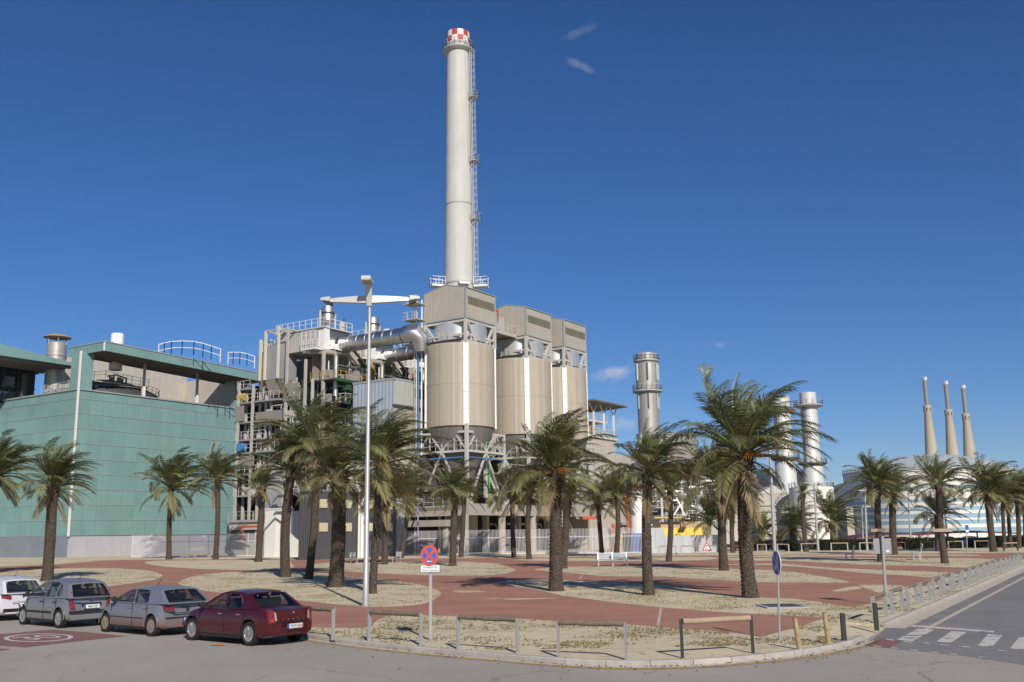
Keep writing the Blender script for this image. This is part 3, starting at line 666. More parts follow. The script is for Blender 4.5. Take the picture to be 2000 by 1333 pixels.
# ================================================================== silos
def silo(u0, idx, label):
    s = 6.7; v0 = -60.2; cu, cv = u0 + s / 2, v0 + s / 2; R_ = s / math.sqrt(2) - .12
    c = G(cu, cv, 0); r = thing('filter_silo', c, label, 'silo', 'filter silos in a row')
    MB().lathe(c, [(R_ - .05, 17.0), (R_, 17.05), (R_, 22.5), (R_ + .03, 22.505), (R_ + .03, 22.6), (R_, 22.605), (R_, 27.8), (R_ - .1, 27.95), (0, 28.1)], 72).build('tank', 'silo', r, True)
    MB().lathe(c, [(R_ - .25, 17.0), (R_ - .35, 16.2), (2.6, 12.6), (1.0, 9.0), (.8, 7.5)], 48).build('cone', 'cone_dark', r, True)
    for (a, b) in ((0, 0), (0, s), (s, 0), (s, s)):
        d = Vector((a - s / 2, b - s / 2, 0)).normalized(); p = c + (UX * d.x + VX * d.y) * R_
        t = (UX * -d.y + VX * d.x)
        n = (UX * d.x + VX * d.y)
        mb = MB()
        for k in range(5):
            z0, z1 = 17.0 + 2.19 * k, 17.0 + 2.19 * (k + 1) - .03
            mb.hexa([p - t * .36 + n * .22 + Vector((0, 0, z0)), p + t * .36 + n * .22 + Vector((0, 0, z0)), p + t * .36 - n * .3 + Vector((0, 0, z0)), p - t * .36 - n * .3 + Vector((0, 0, z0))], [p - t * .36 + n * .22 + Vector((0, 0, z1)), p + t * .36 + n * .22 + Vector((0, 0, z1)), p + t * .36 - n * .3 + Vector((0, 0, z1)), p - t * .36 - n * .3 + Vector((0, 0, z1))])
        mb.build('corner_strip', 'white_paint', r)
    fr = Gm()
    for (a, b) in ((0, 0), (0, s), (s, 0), (s, s)): fr.box(u0 + a - .18, u0 + a + .18, v0 + b - .18, v0 + b + .18, 27.9, 31.1)
    for z, h in ((28.15, .35), (29.05, .28), (30.9, .3)):
        for (a, b) in (((0, 0), (s, 0)), ((0, 0), (0, s)), ((s, 0), (s, s)), ((0, s), (s, s))):
            if z == 30.9 or True: fr.beam((u0 + a[0], v0 + a[1], z), (u0 + b[0], v0 + b[1], z), .22, h)
    fr.beam((u0 + .4, v0, 31), (u0 + 2.0, v0, 28.4), .26); fr.beam((u0 + s - .3, v0, 31), (u0 + s - 1.9, v0, 28.4), .26)
    fr.beam((u0, v0 + s, 31), (u0, v0 + s - 1.8, 28.4), .22)
    for i in range(1, 6): fr.box(u0 + i * 1.1, u0 + i * 1.1 + .14, v0 - .1, v0 + .1, 28.2, 29)
    fr.build('upper_frame', 'white_steel', r)
    Gm().box(u0 - .6, u0 + s + .2, v0 + .4, v0 + s + .6, 28.3, 28.42).build('platform', 'dark_steel', r)
    MB().lathe(c, [(3.55, 28.45), (3.62, 28.5), (3.62, 30.85), (3.5, 30.95), (0, 31.0)], 48).build('ring_tank', 'ring_tank', r, True)
    h = Gm()
    hz0, hz1, rg = 31.15, 35.3, 36.0
    h.add([(u0 - .15, v0 - .15, hz0), (u0 + s + .15, v0 - .15, hz0), (u0 + s + .15, v0 + s + .15, hz0), (u0 - .15, v0 + s + .15, hz0),
           (u0 - .15, v0 - .15, hz1), (u0 + s + .15, v0 - .15, hz1), (u0 + s + .15, v0 + s + .15, hz1 - .1), (u0 - .15, v0 + s + .15, hz1 - .1), (u0 - .15, v0 + s * .5, rg), (u0 + s + .15, v0 + s * .5, rg)],
          [(0, 1, 5, 4), (1, 2, 6, 9, 5), (2, 3, 7, 6), (3, 0, 4, 8, 7), (3, 2, 1, 0)])
    hh = h.build('head_house', 'beige_panel', r)
    rf = Gm()
    for a, b in (((v0 - .3, hz1 - .02), (v0 + s * .5, rg + .06)), ((v0 + s * .5, rg + .06), (v0 + s + .3, hz1 - .12))):
        rf.hexa([(u0 - .2, a[0], a[1]), (u0 + s + .2, a[0], a[1]), (u0 + s + .2, b[0], b[1]), (u0 - .2, b[0], b[1])], [(u0 - .2, a[0], a[1] + .07), (u0 + s + .2, a[0], a[1] + .07), (u0 + s + .2, b[0], b[1] + .07), (u0 - .2, b[0], b[1] + .07)])
    rf.build('roof', 'grey_steel', hh)
    Gm().box(u0 - .22, u0 - .1, v0 - .15, v0 + s + .15, hz0, hz0 + .18).box(u0 - .2, u0 + s + .2, v0 - .2, v0 - .1, hz0, hz0 + .18).box(u0 - .24, u0 - .05, v0 - .24, v0 - .05, hz0 + .2, hz1 + .02).build('trim', 'trim_grey', hh)
    for k in range(8):
        Gm().box(u0 + .3 + k * .78, u0 + .3 + k * .78 + .74, v0 - .2, v0 - .12, 33.15, 34.2).build('window_pane', 'window_dirty', hh)
    # lower truss
    T0, T1, TV0, TV1 = u0 - .15, u0 + 8.4, v0 - .2, v0 + 7.8
    tr = Gm(); zt, zl = 16.2, 13.75
    for (p, q) in (((T0, TV0), (T1, TV0)), ((T0, TV0), (T0, TV1)), ((T1, TV0), (T1, TV1)), ((T0, TV1), (T1, TV1))):
        P_, Q_ = Vector((p[0], p[1], 0)), Vector((q[0], q[1], 0)); up = Vector((0, 0, 1))
        tr.beam(P_ + up * zt, Q_ + up * zt, .24, .28); tr.beam(P_ + up * zl, Q_ + up * zl, .24, .30)
        n = 4; last = P_
        for k in range(n):
            a, b = P_.lerp(Q_, k / n), P_.lerp(Q_, (k + 1) / n)
            if k % 2 == 0: tr.beam(a + up * zl, b + up * zt, .17); 
            else: tr.beam(a + up * zt, b + up * zl, .17)
            tr.beam(b + up * zl, b + up * zt, .15)
        m_ = P_.lerp(Q_, .5)
        tr.beam(m_ + up * zl, P_.lerp(Q_, .12) + up * 8.0, .22); tr.beam(m_ + up * zl, P_.lerp(Q_, .88) + up * 8.0, .22)
    tr.box(T0 - .2, T0 + .2, TV0 - .2, TV0 + .2, 7, 17.2); tr.box(T1 - .15, T1 + .15, TV0 - .15, TV0 + .15, 7, 16.4); tr.box(T0 - .15, T0 + .15, TV1 - .15, TV1 + .15, 7, 16.4)
    tr.build('support_truss', 'white_steel', r)
    Gm().box(T0, T1, TV0 + .2, TV0 + 1.2, zl - .12, zl - .05).box(T0 + .2, T0 + 1.2, TV0 + 1.2, TV1, zl - .12, zl - .05).build('walkway', 'dark_steel', r)
    Gm().rail([(T1, TV0 - .12, zl + .15), (T0 - .12, TV0 - .12, zl + .15), (T0 - .12, TV1, zl + .15)], 1.15, 1.05, .055).build('railing', 'white_steel', r)
    Gm().rail([(u0 - .7, v0 + s + .5, 28.4), (u0 - .7, v0 + 2.2, 28.4)], 1.1, .9, .05).build('railing', 'white_steel', r)
    return r
silo(16.0, 0, 'tallest and nearest beige filter silo with head house, in front of the chimney')
silo(30.7, 1, 'middle of the three beige filter silos with head houses')
silo(41.3, 2, 'farthest and rightmost of the three beige filter silos with head houses')
# stair tower / ladders and pipes between the silos
t = thing('silo_ladder', G(15.2, -53, 7), 'tall caged ladder with white drainpipe on the left of the nearest silo', 'ladder')
Gm().tube((15.6, -53.2, 13.5), (15.6, -53.2, 34.5), .10).tube((15.2, -52.6, 14), (15.2, -52.6, 34.8), .06).build('drainpipe', 'white_paint', t)
Gm().tube((15.3, -52.9, 13.5), (15.3, -52.9, 30), .12).build('water_pipe', 'blue_pipe', t)
mb = Gm()
for k in range(42): mb.beam((14.9, -52.5, 14 + k * .48), (15.5, -52.5, 14 + k * .48), .05)
mb.beam((14.9, -52.5, 13.5), (14.9, -52.5, 34.5), .07).beam((15.5, -52.5, 13.5), (15.5, -52.5, 34.5), .07).build('ladder', 'white_steel', t)
for zz in (28.2, 31.6, 33.8):
    Gm().box(14.0, 16, -53.6, -51.2, zz, zz + .12).build('landing', 'grey_steel', t); Gm().rail([(15.8, -51.2, zz), (14, -51.2, zz), (14, -53.6, zz)], 1.1, .8, .05).build('railing', 'white_steel', t)
t = thing('silo_bridge', G(24, -56, 28), 'steel walkway with railing and machinery between the first two silos', 'walkway')
Gm().box(22.9, 30.6, -58.6, -54.2, 31.2, 31.4).beam((22.9, -58.6, 31.1), (30.6, -58.6, 31.1), .2, .35).build('deck', 'grey_steel', t)
Gm().rail([(22.9, -58.6, 31.4), (30.6, -58.6, 31.4)], 1.2, 1.1, .06).build('railing', 'white_steel', t)
Gm().box(24, 28, -57.6, -55, 31.4, 33.1).build('machine', 'grey_panel', t); Gm().box(28.6, 30, -57, -55, 31.4, 34).build('machine', 'grey_panel', t)
Gm().path([(23.3, -57.9, 31.4), (23.3, -57.9, 34.4), (27, -57.9, 34.4), (27, -57.9, 33)], .1).beam((24, -57.5, 33.1), (25.5, -57.5, 34.6), .14).build('pipe', 'red_band', t)
Gm().box(23.1, 23.5, -58.3, -57.9, 8, 35.2).build('post', 'white_steel', t)
t = thing('silo_pipe', G(23.9, -58, 8), 'thin green vertical pipe beside the nearest silo cone', 'pipe'); Gm().tube((23.7, -58.4, 7), (23.7, -58.4, 15.6), .12).build('tube', 'green_pipe', t)
t = thing('truss_pipe', G(17, -60, 13), 'blue horizontal pipe under the truss of the nearest silo', 'pipe'); Gm().tube((15.6, -52.6, 12.9), (15.6, -59.9, 12.9), .1).tube((16, -60.6, 12.9), (24, -60.6, 12.9), .09).build('tube', 'blue_pipe', t)

# ================================================================== chimney
def chimney():
    c0 = at(897, 556, 141); c = Vector((c0.x, c0.y, 0)); r = thing('chimney', c, 'very tall pale grey chimney with red and white checked top', 'chimney')
    zt = at(893, 57, 141).z - .95
    R0_, R1_ = 2.16, 1.69
    rr = lambda z: R0_ + (R1_ - R0_) * max(0, (z - 38)) / (zt - 38)
    prof = [(R0_ + .3, 0), (R0_, 30)]
    z = 38
    for k in range(13):
        z0 = 38 + k * 3.0
        if z0 > zt - 3: break
        prof += [(rr(z0), z0), (rr(z0) - .0, z0 + 2.96), (rr(z0) - .018, z0 + 2.97), (rr(z0) - .018, z0 + 2.995)]
    prof += [(rr(zt - 2.4), zt - 2.4), (R1_, zt - .2), (R1_ - .12, zt), (R1_ - .3, zt - .1)]
    prof.sort(key=lambda p: p[1])
    MB().lathe(c, prof, 48).build('shaft', 'chimney', r, True)
    zj = at(897, 402, 141).z
    MB().lathe(c, [(rr(zj) + .02, zj - .12), (rr(zj) + .09, zj - .1), (rr(zj) + .09, zj + .1), (rr(zj) + .02, zj + .12)], 48).build('joint_band', 'grey_steel', r, True)
    for row in range(2):
        for k in range(12):
            z0 = zt - 1.75 + row * .95
            MB().lathe(c, [(R1_ + .02, z0), (R1_ + .05, z0 + .01), (R1_ + .05, z0 + .94), (R1_ + .02, z0 + .95)], 3, k * pi / 6, (k + 1) * pi / 6).build('check_tile', 'red_band' if (k + row) % 2 else 'white_paint', r)
    zp = at(893, 90, 141).z - 1.0
    MB().lathe(c, [(R1_, zp - .5), (R1_ + .65, zp - .1), (R1_ + .72, zp), (R1_ + .72, zp + .14), (R1_, zp + .16)], 36).build('top_platform', 'grey_steel', r, True)
    MB().rail([c + Vector(((R1_ + .68) * cos(a), (R1_ + .68) * sin(a), zp + .14)) for a in [2 * pi * i / 18 for i in range(18)]], 1.1, 3, .06, closed=True).build('top_railing', 'grey_steel', r)
    a = rad(-22); d = Vector((cos(a), sin(a), 0)); t = Vector((-sin(a), cos(a), 0))
    lm = MB()
    def lp(z, o, s): return c + d * (rr(z) + .28 + o) + t * s + Vector((0, 0, z))
    for s_ in (-.24, .24): lm.beam(lp(38.5, 0, s_), lp(zp, 0, s_), .07)
    z = 38.6
    while z < zp: lm.beam(lp(z, 0, -.24), lp(z, 0, .24), .045); z += .45
    for s_, o in ((-.34, .35), (.34, .35), (0, .68)): lm.beam(lp(39, o, s_), lp(zp, o, s_), .035)
    z = 39.2
    while z < zp - .5:
        pts = [lp(z, 0, -.26), lp(z, .35, -.38), lp(z, .66, -.15), lp(z, .66, .15), lp(z, .35, .38), lp(z, 0, .26)]
        for p, q in zip(pts, pts[1:]): lm.beam(p, q, .04)
        z += 1.1
    lm.build('ladder', 'white_steel', r)
    for py in (197, 321, 434):
        z = at(925, py, 141).z
        MB().hexa([lp(z, -.1, -.7), lp(z, .95, -.7), lp(z, .95, .7), lp(z, -.1, .7)], [lp(z + .1, -.1, -.7), lp(z + .1, .95, -.7), lp(z + .1, .95, .7), lp(z + .1, -.1, .7)]).rail([lp(z, -.1, -.7), lp(z, .95, -.7), lp(z, .95, .7), lp(z, -.1, .7)], 1.1, 3, .07).beam(lp(z - 1.0, -.1, -.5), lp(z, .9, -.5), .08).build('rest_platform', 'grey_steel', r)
    z = 38.4
    for k, a in enumerate((rad(200), rad(-72), rad(-10))):
        d = Vector((cos(a), sin(a), 0)); t = Vector((-sin(a), cos(a), 0)); q = lambda o, s_, z_: c + d * o + t * s_ + Vector((0, 0, z_))
        o0, o1 = (2.3, 4.3) if k != 1 else (2.1, 3.2)
        MB().hexa([q(o0, -.8, z), q(o1, -.8, z), q(o1, .8, z), q(o0, .8, z)], [q(o0, -.8, z + .28), q(o1, -.8, z + .28), q(o1, .8, z + .28), q(o0, .8, z + .28)]).build('cantilever_platform', 'white_paint', r)
        if k != 1: MB().rail([q(o0, -.8, z + .28), q(o1, -.8, z + .28), q(o1, .8, z + .28), q(o0, .8, z + .28)], 1.15, 1.0, .06).build('platform_railing', 'white_paint', r)
    MB().lathe(c, [(R0_, 38.9), (R0_ + .12, 38.92), (R0_ + .12, 39.2), (R0_, 39.22)], 40).build('joint_band', 'grey_steel', r, True)
chimney()

# ================================================================== boilers
def boiler(k, label):
    u0 = 10.2 + 9.6 * k; r = thing('boiler_house', G(u0 + 4, -36, 0), label, 'boiler', 'boiler units in a row')
    Gm().box(u0 + (.6 if k else 4.4), u0 + 9.0, -37.6, -28, 6, 28.4).build('casing', 'hopper', r)
    for i in range(6):     # cladding sheets of the casing front
        Gm().box(u0 + .7 + i * 1.4, u0 + .7 + i * 1.4 + 1.36, -37.75, -37.6, 24.6, 28.3).build('cladding_sheet', 'beige_panel' if i % 3 else 'hopper', r)
    Gm().box(u0 + .1, u0 + 5.6, -39.2, -31, 28.6, 31.5).build('penthouse', 'grey_panel', r)
    Gm().hexa([(u0 + 5.6, -39.0, 28.6), (u0 + 8.8, -39.0, 27.0), (u0 + 8.8, -31, 27.0), (u0 + 5.6, -31, 28.6)], [(u0 + 5.6, -39.0, 31.3), (u0 + 8.8, -39.0, 29.6), (u0 + 8.8, -31, 29.6), (u0 + 5.6, -31, 31.3)]).build('sloping_duct', 'beige_panel', r)
    Gm().box(u0 - .1, u0 + 5.8, -40.4, -30.8, 31.5, 31.68).build('roof_deck', 'white_steel', r)
    Gm().box(u0 - .1, u0 + 5.4, -40.4, -36.5, 28.25, 28.5).build('floor_deck', 'white_steel', r)
    Gm().rail([(u0 + 5.7, -40.3, 31.68), (u0, -40.3, 31.68), (u0, -31, 31.68)], 1.2, 1.15, .06).build('roof_railing', 'white_paint', r)
    Gm().box(u0 + 1.2, u0 + 5.2, -40.2, -39.2, 28.5, 31.3).build('silencer_box', 'silver', r)
    mb = Gm()
    for i in range(5):
        a = u0 + 1.35 + i * .75; mb.add([(a, -40.75, 28.6), (a + .75, -40.75, 28.6), (a + .375, -40.75, 29.5), (a, -40.2, 28.6), (a + .75, -40.2, 28.6), (a + .375, -40.2, 29.5)], [(0, 1, 2), (3, 5, 4), (0, 2, 5, 3), (1, 4, 5, 2)])
    mb.build('zigzag_flashing', 'white_paint', r)
    Gm().box(u0 + .2, u0 + 1.2, -40.3, -39.2, 28.5, 31.4).build('white_bay', 'white_paint', r)
    Gm().box(u0 - 1.5, u0 - .1, -40.2, -37.6, 28.3, 28.5).rail([(u0 - .1, -40.2, 28.5), (u0 - 1.5, -40.2, 28.5), (u0 - 1.5, -37.6, 28.5)], 1.15, .45, .05).rail([(u0 - 1.5, -40.2, 29.7), (u0 - 1.5, -37.6, 29.7)], 1.2, .9, .05).build('side_balcony', 'white_paint', r)
    c = G(u0 + 2.9, -38.2, 0)
    MB().lathe(c, [(.4, 32.6), (.72, 32.9), (.86, 33.1), (.86, 35.1), (.78, 35.25), (.6, 35.3)], 24).build('vent_silencer', 'silver_dull', r, True)
    MB().lathe(c, [(.3, 31.6), (.3, 32.7)], 10).build('vent_pipe', 'grey_steel', r, True)
    if k == 1: Gm().tube((u0 + .6, -39.5, 31.7), (u0 + .6, -39.5, 36.4), .05, 6).build('antenna', 'white_steel', r)
    for s_ in (-1.5, 1.5): Gm().box(u0 + 2.9 + s_ - .1, u0 + 2.9 + s_ + .1, -38.3, -38.1, 31.6, 34.4).build('vent_post', 'cream_steel', r)
    MB().lathe(c + Vector((0, 0, 34.15)), [(.88, 0), (1.0, 0), (1.0, .16), (.88, .16)], 20).build('vent_collar', 'dark_steel', r)
    Gm().beam((u0 + 1.4, -38.2, 34.2), (u0 + 2.1, -38.2, 34.2), .14).beam((u0 + 3.7, -38.2, 34.2), (u0 + 4.4, -38.2, 34.2), .14).build('vent_arm', 'dark_steel', r)
    Gm().box(u0 + 4.4, u0 + 4.9, -39.6, -39.1, 31.7, 33.1).build('roof_cabinet', 'cream_steel', r); Gm().tube((u0 + 4.95, -39.4, 31.7), (u0 + 4.95, -39.4, 33.7), .1).build('roof_pipe', 'dark_steel', r)
    # frame in front: columns, brace, pipe
    for du in (.2, 5.4, 9.2): Gm().box(u0 + du - .18, u0 + du + .18, -40.4, -40.05, 8, 28.3).build('column', 'grey_steel', r)
    Gm().beam((u0 + 5.6, -40.2, 29.6), (u0 + 9.2, -40.2, 27.0), .3).build('brace', 'dark_steel', r)
    Gm().tube((u0 + 1.6, -41.2, 22), (u0 + 1.6, -41.2, 27.6), .34, 12).build('downpipe', 'silver_dull', r, True)
    Gm().path([(u0 + 1.6, -41.2, 27.4), (u0 + 1.5, -41.0, 28), (u0 + .4, -40, 28.1), (u0 - 1, -38.5, 28.1)], .38, 12).build('elbow_pipe', 'hopper', r, True)
    Gm().tube((u0 + 8.6, -41.6, 22), (u0 + 8.6, -41.6, 27.2), .42, 12).build('brown_pipe', 'rust', r, True)
    # stepped platforms: green edge, yellow railing
    for zz, a, b, rail_m in ((24.2, 0, 9.4, 'yellow_paint'), (21.2, 2, 9.4, 'cream_steel'), (18.2, 0, 9.4, 'grey_steel'), (14.5, 0, 9.4, 'white_steel'), (11, 0, 9.4, 'white_steel')):
        Gm().box(u0 + a, u0 + b, -42.6, -37.6, zz - .14, zz).build('platform', 'dark_steel', r)
        Gm().box(u0 + a, u0 + b, -42.72, -42.6, zz - .32, zz + .05).build('platform_edge', 'green_paint' if zz > 20 else 'grey_steel', r)
        Gm().rail([(u0 + a, -38, zz), (u0 + a, -42.65, zz), (u0 + b, -42.65, zz)], 1.15, 1.0, .06).build('platform_railing', rail_m, r)
    for i, du in enumerate((2.6, 4.9)): Gm().box(u0 + du, u0 + du + .9, -42.4, -41.5, 22.9, 24.0).build('drive_unit', 'green_paint', r)
    # stair
    st = Gm()
    a, b = Vector((u0 + 3.2, -42.0, 21.2)), Vector((u0 + 6.4, -42.0, 24.2)); st.beam(a, b, .1, .25); st.beam(a + Vector((0, .8, 0)), b + Vector((0, .8, 0)), .1, .25)
    for i in range(11): p = a.lerp(b, i / 11); st.box(p.x, p.x + .28, p.y, p.y + .8, p.z, p.z + .05)
    st.beam(a + Vector((0, 0, 1)), b + Vector((0, 0, 1)), .06); st.build('stair', 'dark_steel', r)
    # pipes and cabinets on the platforms
    mb = Gm(); mc = Gm()
    rr_ = random.Random(50 + k)
    for i in range(120):
        zz = rr_.choice((11, 14.5, 18.2, 21.2, 24.2)); a = u0 + rr_.uniform(.6, 9); vv = rr_.uniform(-42, -38.4)
        if i % 3 == 0: mc.box(a, a + rr_.uniform(.4, 1.3), vv, vv + .7, zz, zz + rr_.uniform(.6, 1.9))
        elif i % 3 == 1: mb.tube((a, vv, zz), (a, vv, zz + 3), rr_.uniform(.05, .14), 7)
        else: mb.path([(a, vv, zz + 2.2), (a + rr_.uniform(1, 4), vv, zz + 2.2), (a + rr_.uniform(4, 4.5), vv, zz + .6)], rr_.uniform(.06, .16), 7)
    mb.build('pipes', 'silver_dull', r); mc.build('cabinets', 'hopper_grey', r)
boiler(0, 'nearest boiler block with white roof railing and silver vent silencer'); boiler(1, 'second boiler block, its vent silencer right behind the lamp post'); boiler(2, 'third boiler block half hidden behind the nearest silo')
# flue ducts to the filters
def duct(u, v0, v1, z, rad_, label):
    r = thing('flue_duct', G(u, v0, z), label, 'duct', 'silver flue ducts')
    n = 7
    for i in range(n):
        a, b = v0 + (v1 - v0) * i / n, v0 + (v1 - v0) * (i + 1) / n
        Gm().tube((u, a, z), (u, b + .02, z), rad_, 28).build('duct_section', 'silver', r, True)
        Gm().tube((u, a - .06, z), (u, a + .06, z), rad_ + .05, 28).build('flange', 'silver_dull', r, True)
    return r
r = duct(13.9, -40.6, -51.6, 29.55, 1.08, 'long silver duct from the nearest boiler to the nearest silo')
Gm().path([(13.9, -51.5, 29.55), (14.0, -52.3, 29.7), (14.4, -53.0, 29.6), (14.9, -53.5, 28.9), (15.0, -53.6, 27.2)], [1.1, 1.3, 1.4, 1.2, .8], 28).build('elbow', 'silver', r, True)
for v in (-45.5, -48.6): Gm().box(13.5, 14.2, v - .35, v + .35, 30.3, 30.75).build('access_hatch', 'white_paint', r)
r = duct(23.5, -40.6, -55, 29.3, 1.0, 'second silver duct, lower and farther, ending behind the nearest silo')
# frame, hoppers and floors on the left flank of the first boiler
def flank():
    r = thing('boiler_flank', G(9, -32, 0), 'open steel frame with floors and hoppers beside the green hall', 'steel frame')
    Gm().box(13.2, 14.2, -40, -24.9, 1, 25.2).build('dark_backing', 'void_shade', r)  # black sheets: shade inside the open frame, put into the colour
    Gm().box(9.4, 13.2, -25.1, -24.9, 1, 25).build('dark_backing', 'void_shade', r)
    for v, z1, m_ in ((-29.5, 30.8, 'cream_steel'), (-30.5, 31.9, 'cream_steel'), (-33.1, 32.3, 'cream_steel'), (-34.9, 31.7, 'grey_steel'), (-25.4, 25, 'grey_steel'), (-38.5, 27, 'grey_steel'), (-28.3, 24.5, 'grey_steel')):
        Gm().box(8.6, 8.9, v - .16, v + .16, 24.9 if m_ == 'cream_steel' else 1, z1).build('column', m_, r)
        Gm().box(10.0, 10.3, v - .15, v + .15, 1, 24.5).build('column', 'white_steel', r)
    for a, b, z in ((-30.5, -33.1, 31.9), (-33.1, -34.9, 31.7)): Gm().beam((8.75, a, z), (8.75, b, z), .2).beam((8.75, a, z), (11.5, a, z), .2).beam((8.75, b, z), (11.5, b, z), .2).beam((11.5, a, z), (11.5, b, z), .2).build('top_frame', 'grey_steel', r)
    # hoppers
    def hop(v0, v1, u0, u1, z0, z1, m1):
        Gm().add([(u0, v0, z0), (u1, v0, z0), (u1, v1, z0), (u0, v1, z0), (u0, v0, z1 - .2), (u1, v0, z1 - 2.0), (u1, v1, z1 - 2.0), (u0, v1, z1 - .2), (u0 + .8, v0, z1), (u0 + .8, v1, z1)],
                 [(3, 2, 1, 0), (0, 1, 5, 8, 4), (1, 2, 6, 5), (2, 3, 7, 9, 6), (3, 0, 4, 7), (4, 8, 9, 7)]).build('hopper', m1, r)
        Gm().hexa([(u0 + .8, v0 - .02, z1), (u1 + .05, v0 - .02, z1 - 2.0), (u1 + .05, v1, z1 - 2.0), (u0 + .8, v1, z1)], [(u0 + .8, v0 - .02, z1 + .08), (u1 + .05, v0 - .02, z1 - 1.92), (u1 + .05, v1, z1 - 1.92), (u0 + .8, v1, z1 + .08)]).build('hopper_roof', 'rust', r)
        Gm().hexa([(u0 + .5, v0 + .3, z0 - 2.0), (u1 - .4, v0 + .3, z0 - 2.0), (u1 - .4, v1 - .6, z0 - 2.0), (u0 + .5, v1 - .6, z0 - 2.0)], [(u0 + .05, v0 + .05, z0 - .02), (u1 - .1, v0 + .05, z0 - .02), (u1 - .1, v1 - .05, z0 - .02), (u0 + .05, v1 - .05, z0 - .02)]).build('chute', 'hopper', r)
    hop(-33.2, -30.2, 9.0, 12.2, 24.9, 30.0, 'hopper_grey'); hop(-30.0, -28.5, 9.2, 12.4, 25.1, 29.0, 'hopper')
    for zz, a, b in ((24.1, -27.6, -24.95), (22.1, -33.5, -24.95), (19.3, -33.5, -24.95), (16.8, -31, -24.95), (15.0, -38, -24.95), (12, -38, -24.95), (9, -38, -24.95)):
        Gm().box(8.7, 13.2, a, b, zz - .22, zz).build('floor', 'hopper_grey', r); Gm().rail([(8.75, a, zz), (8.75, b, zz)], 1.1, 1.1, .055).build('floor_railing', 'white_steel', r)
    for (v0, v1, z0, z1) in ((-26.6, -24.95, 19.4, 21.6), (-34.2, -29.2, 19.0, 20.4), (-29, -26, 13.0, 14.4), (-37.5, -34.6, 21.5, 23.9)):
        Gm().box(8.5, 8.72, v0, v1, z0, z1).build('wall_panel', 'hopper', r)
    Gm().add([(7.6, -32.2, 11.8), (9.6, -32.2, 11.8), (9.6, -35.0, 11.8), (7.6, -35.0, 11.8), (7.7, -32.2, 9.4), (9.6, -32.2, 9.4), (9.6, -35.0, 9.0), (7.7, -35.0, 9.0), (8.2, -31.6, 5.4), (9.6, -31.6, 5.4), (9.6, -33.9, 5.0), (8.2, -33.9, 5.0)],
             [(0, 1, 2, 3), (0, 4, 5, 1), (1, 5, 6, 2), (2, 6, 7, 3), (3, 7, 4, 0), (4, 8, 9, 5), (5, 9, 10, 6), (6, 10, 11, 7), (7, 11, 8, 4), (11, 10, 9, 8)]).build('big_chute', 'concrete_grey', r)
    mb = Gm(); rr_ = random.Random(5)
    for i in range(190):
        v = rr_.uniform(-38, -26.5); u = rr_.uniform(9.2, 12.6); z = rr_.choice((9, 12, 15, 16.8, 19.3, 22.1, 4)); 
        if i % 2: mb.tube((u, v, z), (u, v, z + 2.7), rr_.uniform(.04, .12), 6)
        elif i % 4: mb.path([(u, v, z + 1.9), (u, v + 2, z + 1.9), (u, v + 2.1, z + .3)], rr_.uniform(.06, .14), 6)
        else: mb.box(u, u + .8, v, v + .9, z, z + rr_.uniform(.8, 1.7))
    mb.build('pipes', 'grey_steel', r)
    Gm().tube((9.2, -26.3, 22.9), (9.2, -25.0, 22.9), .62, 16).build('yellow_drum', 'yellow_paint', r, True)
    c = G(8.9, -26.2, 15.75); MB().tube(c - UX * .5, c + UX * .5, .62, 16).build('blue_motor', 'blue_pipe', r, True)
    mb = Gm()
    for i in range(18): v = rr_.uniform(-30.4, -28.6); mb.tube((rr_.uniform(9.2, 11), v, 29), (rr_.uniform(9.2, 11), v, 30 + rr_.random() * 1.2), .09, 6)
    mb.build('top_pipes', 'white_steel', r)
    # ground-level annex below
    b = thing('annex', G(7, -34, 0), 'low cream building with red pipe frame behind the fence', 'building')
    Gm().box(4.6, 10, -37, -29.2, .5, 5.2).build('wall', 'concrete_pale', b); Gm().box(4.3, 10.3, -37.3, -29.1, 5.2, 5.5).build('roof', 'trim_grey', b)
    for v in (-30.6, -33.2): Gm().box(4.52, 4.6, v - 1, v + 1, 2.6, 4.2).build('window', 'dark_steel', b)
    Gm().path([(4.0, -32.4, 2.6), (4.0, -32.4, 4.6), (4.0, -35.4, 4.6), (4.0, -35.4, 2.6)], .14, 8).build('red_pipe', 'red_steel', b)
    Gm().rail([(4.4, -37, 5.5), (4.4, -29.2, 5.5)], 1.1, 1.6, .05).build('railing', 'grey_steel', b)
    for i, (u, v, w, h) in enumerate(((1.6, -40.2, 1.9, 6.6), (2.0, -43, 1.5, 6.2))):
        solo(Gm().box(u, u + 3, v - w / 2, v + w / 2, .5, h).box(u - .1, u + 3.1, v - w / 2 - .1, v + w / 2 + .1, h, h + .15), 'white_cabinet', 'white_paint', G(u, v, .5), ('wide white equipment cabinet between palm trunks behind the fence', 'narrower white equipment cabinet right of the wide one')[i], 'cabinet', 'white cabinets')
    s_ = thing('outdoor_stair', G(0, -44, 6), 'white steel stair and platform above the white cabinets', 'stair')
    st = Gm(); a, b2 = Vector((2, -41, 11.2)), Vector((2, -45, 8.2))
    for du in (0, .9): st.beam(a + Vector((du, 0, 0)), b2 + Vector((du, 0, 0)), .1, .3); st.beam(a + Vector((du, 0, 1.05)), b2 + Vector((du, 0, 1.05)), .07); 
    for i in range(12):
        p = a.lerp(b2, i / 12); st.box(p.x, p.x + .9, p.y - .3, p.y, p.z, p.z + .06)
        if i % 3 == 0: st.beam(p, p + Vector((0, 0, 1.05)), .06)
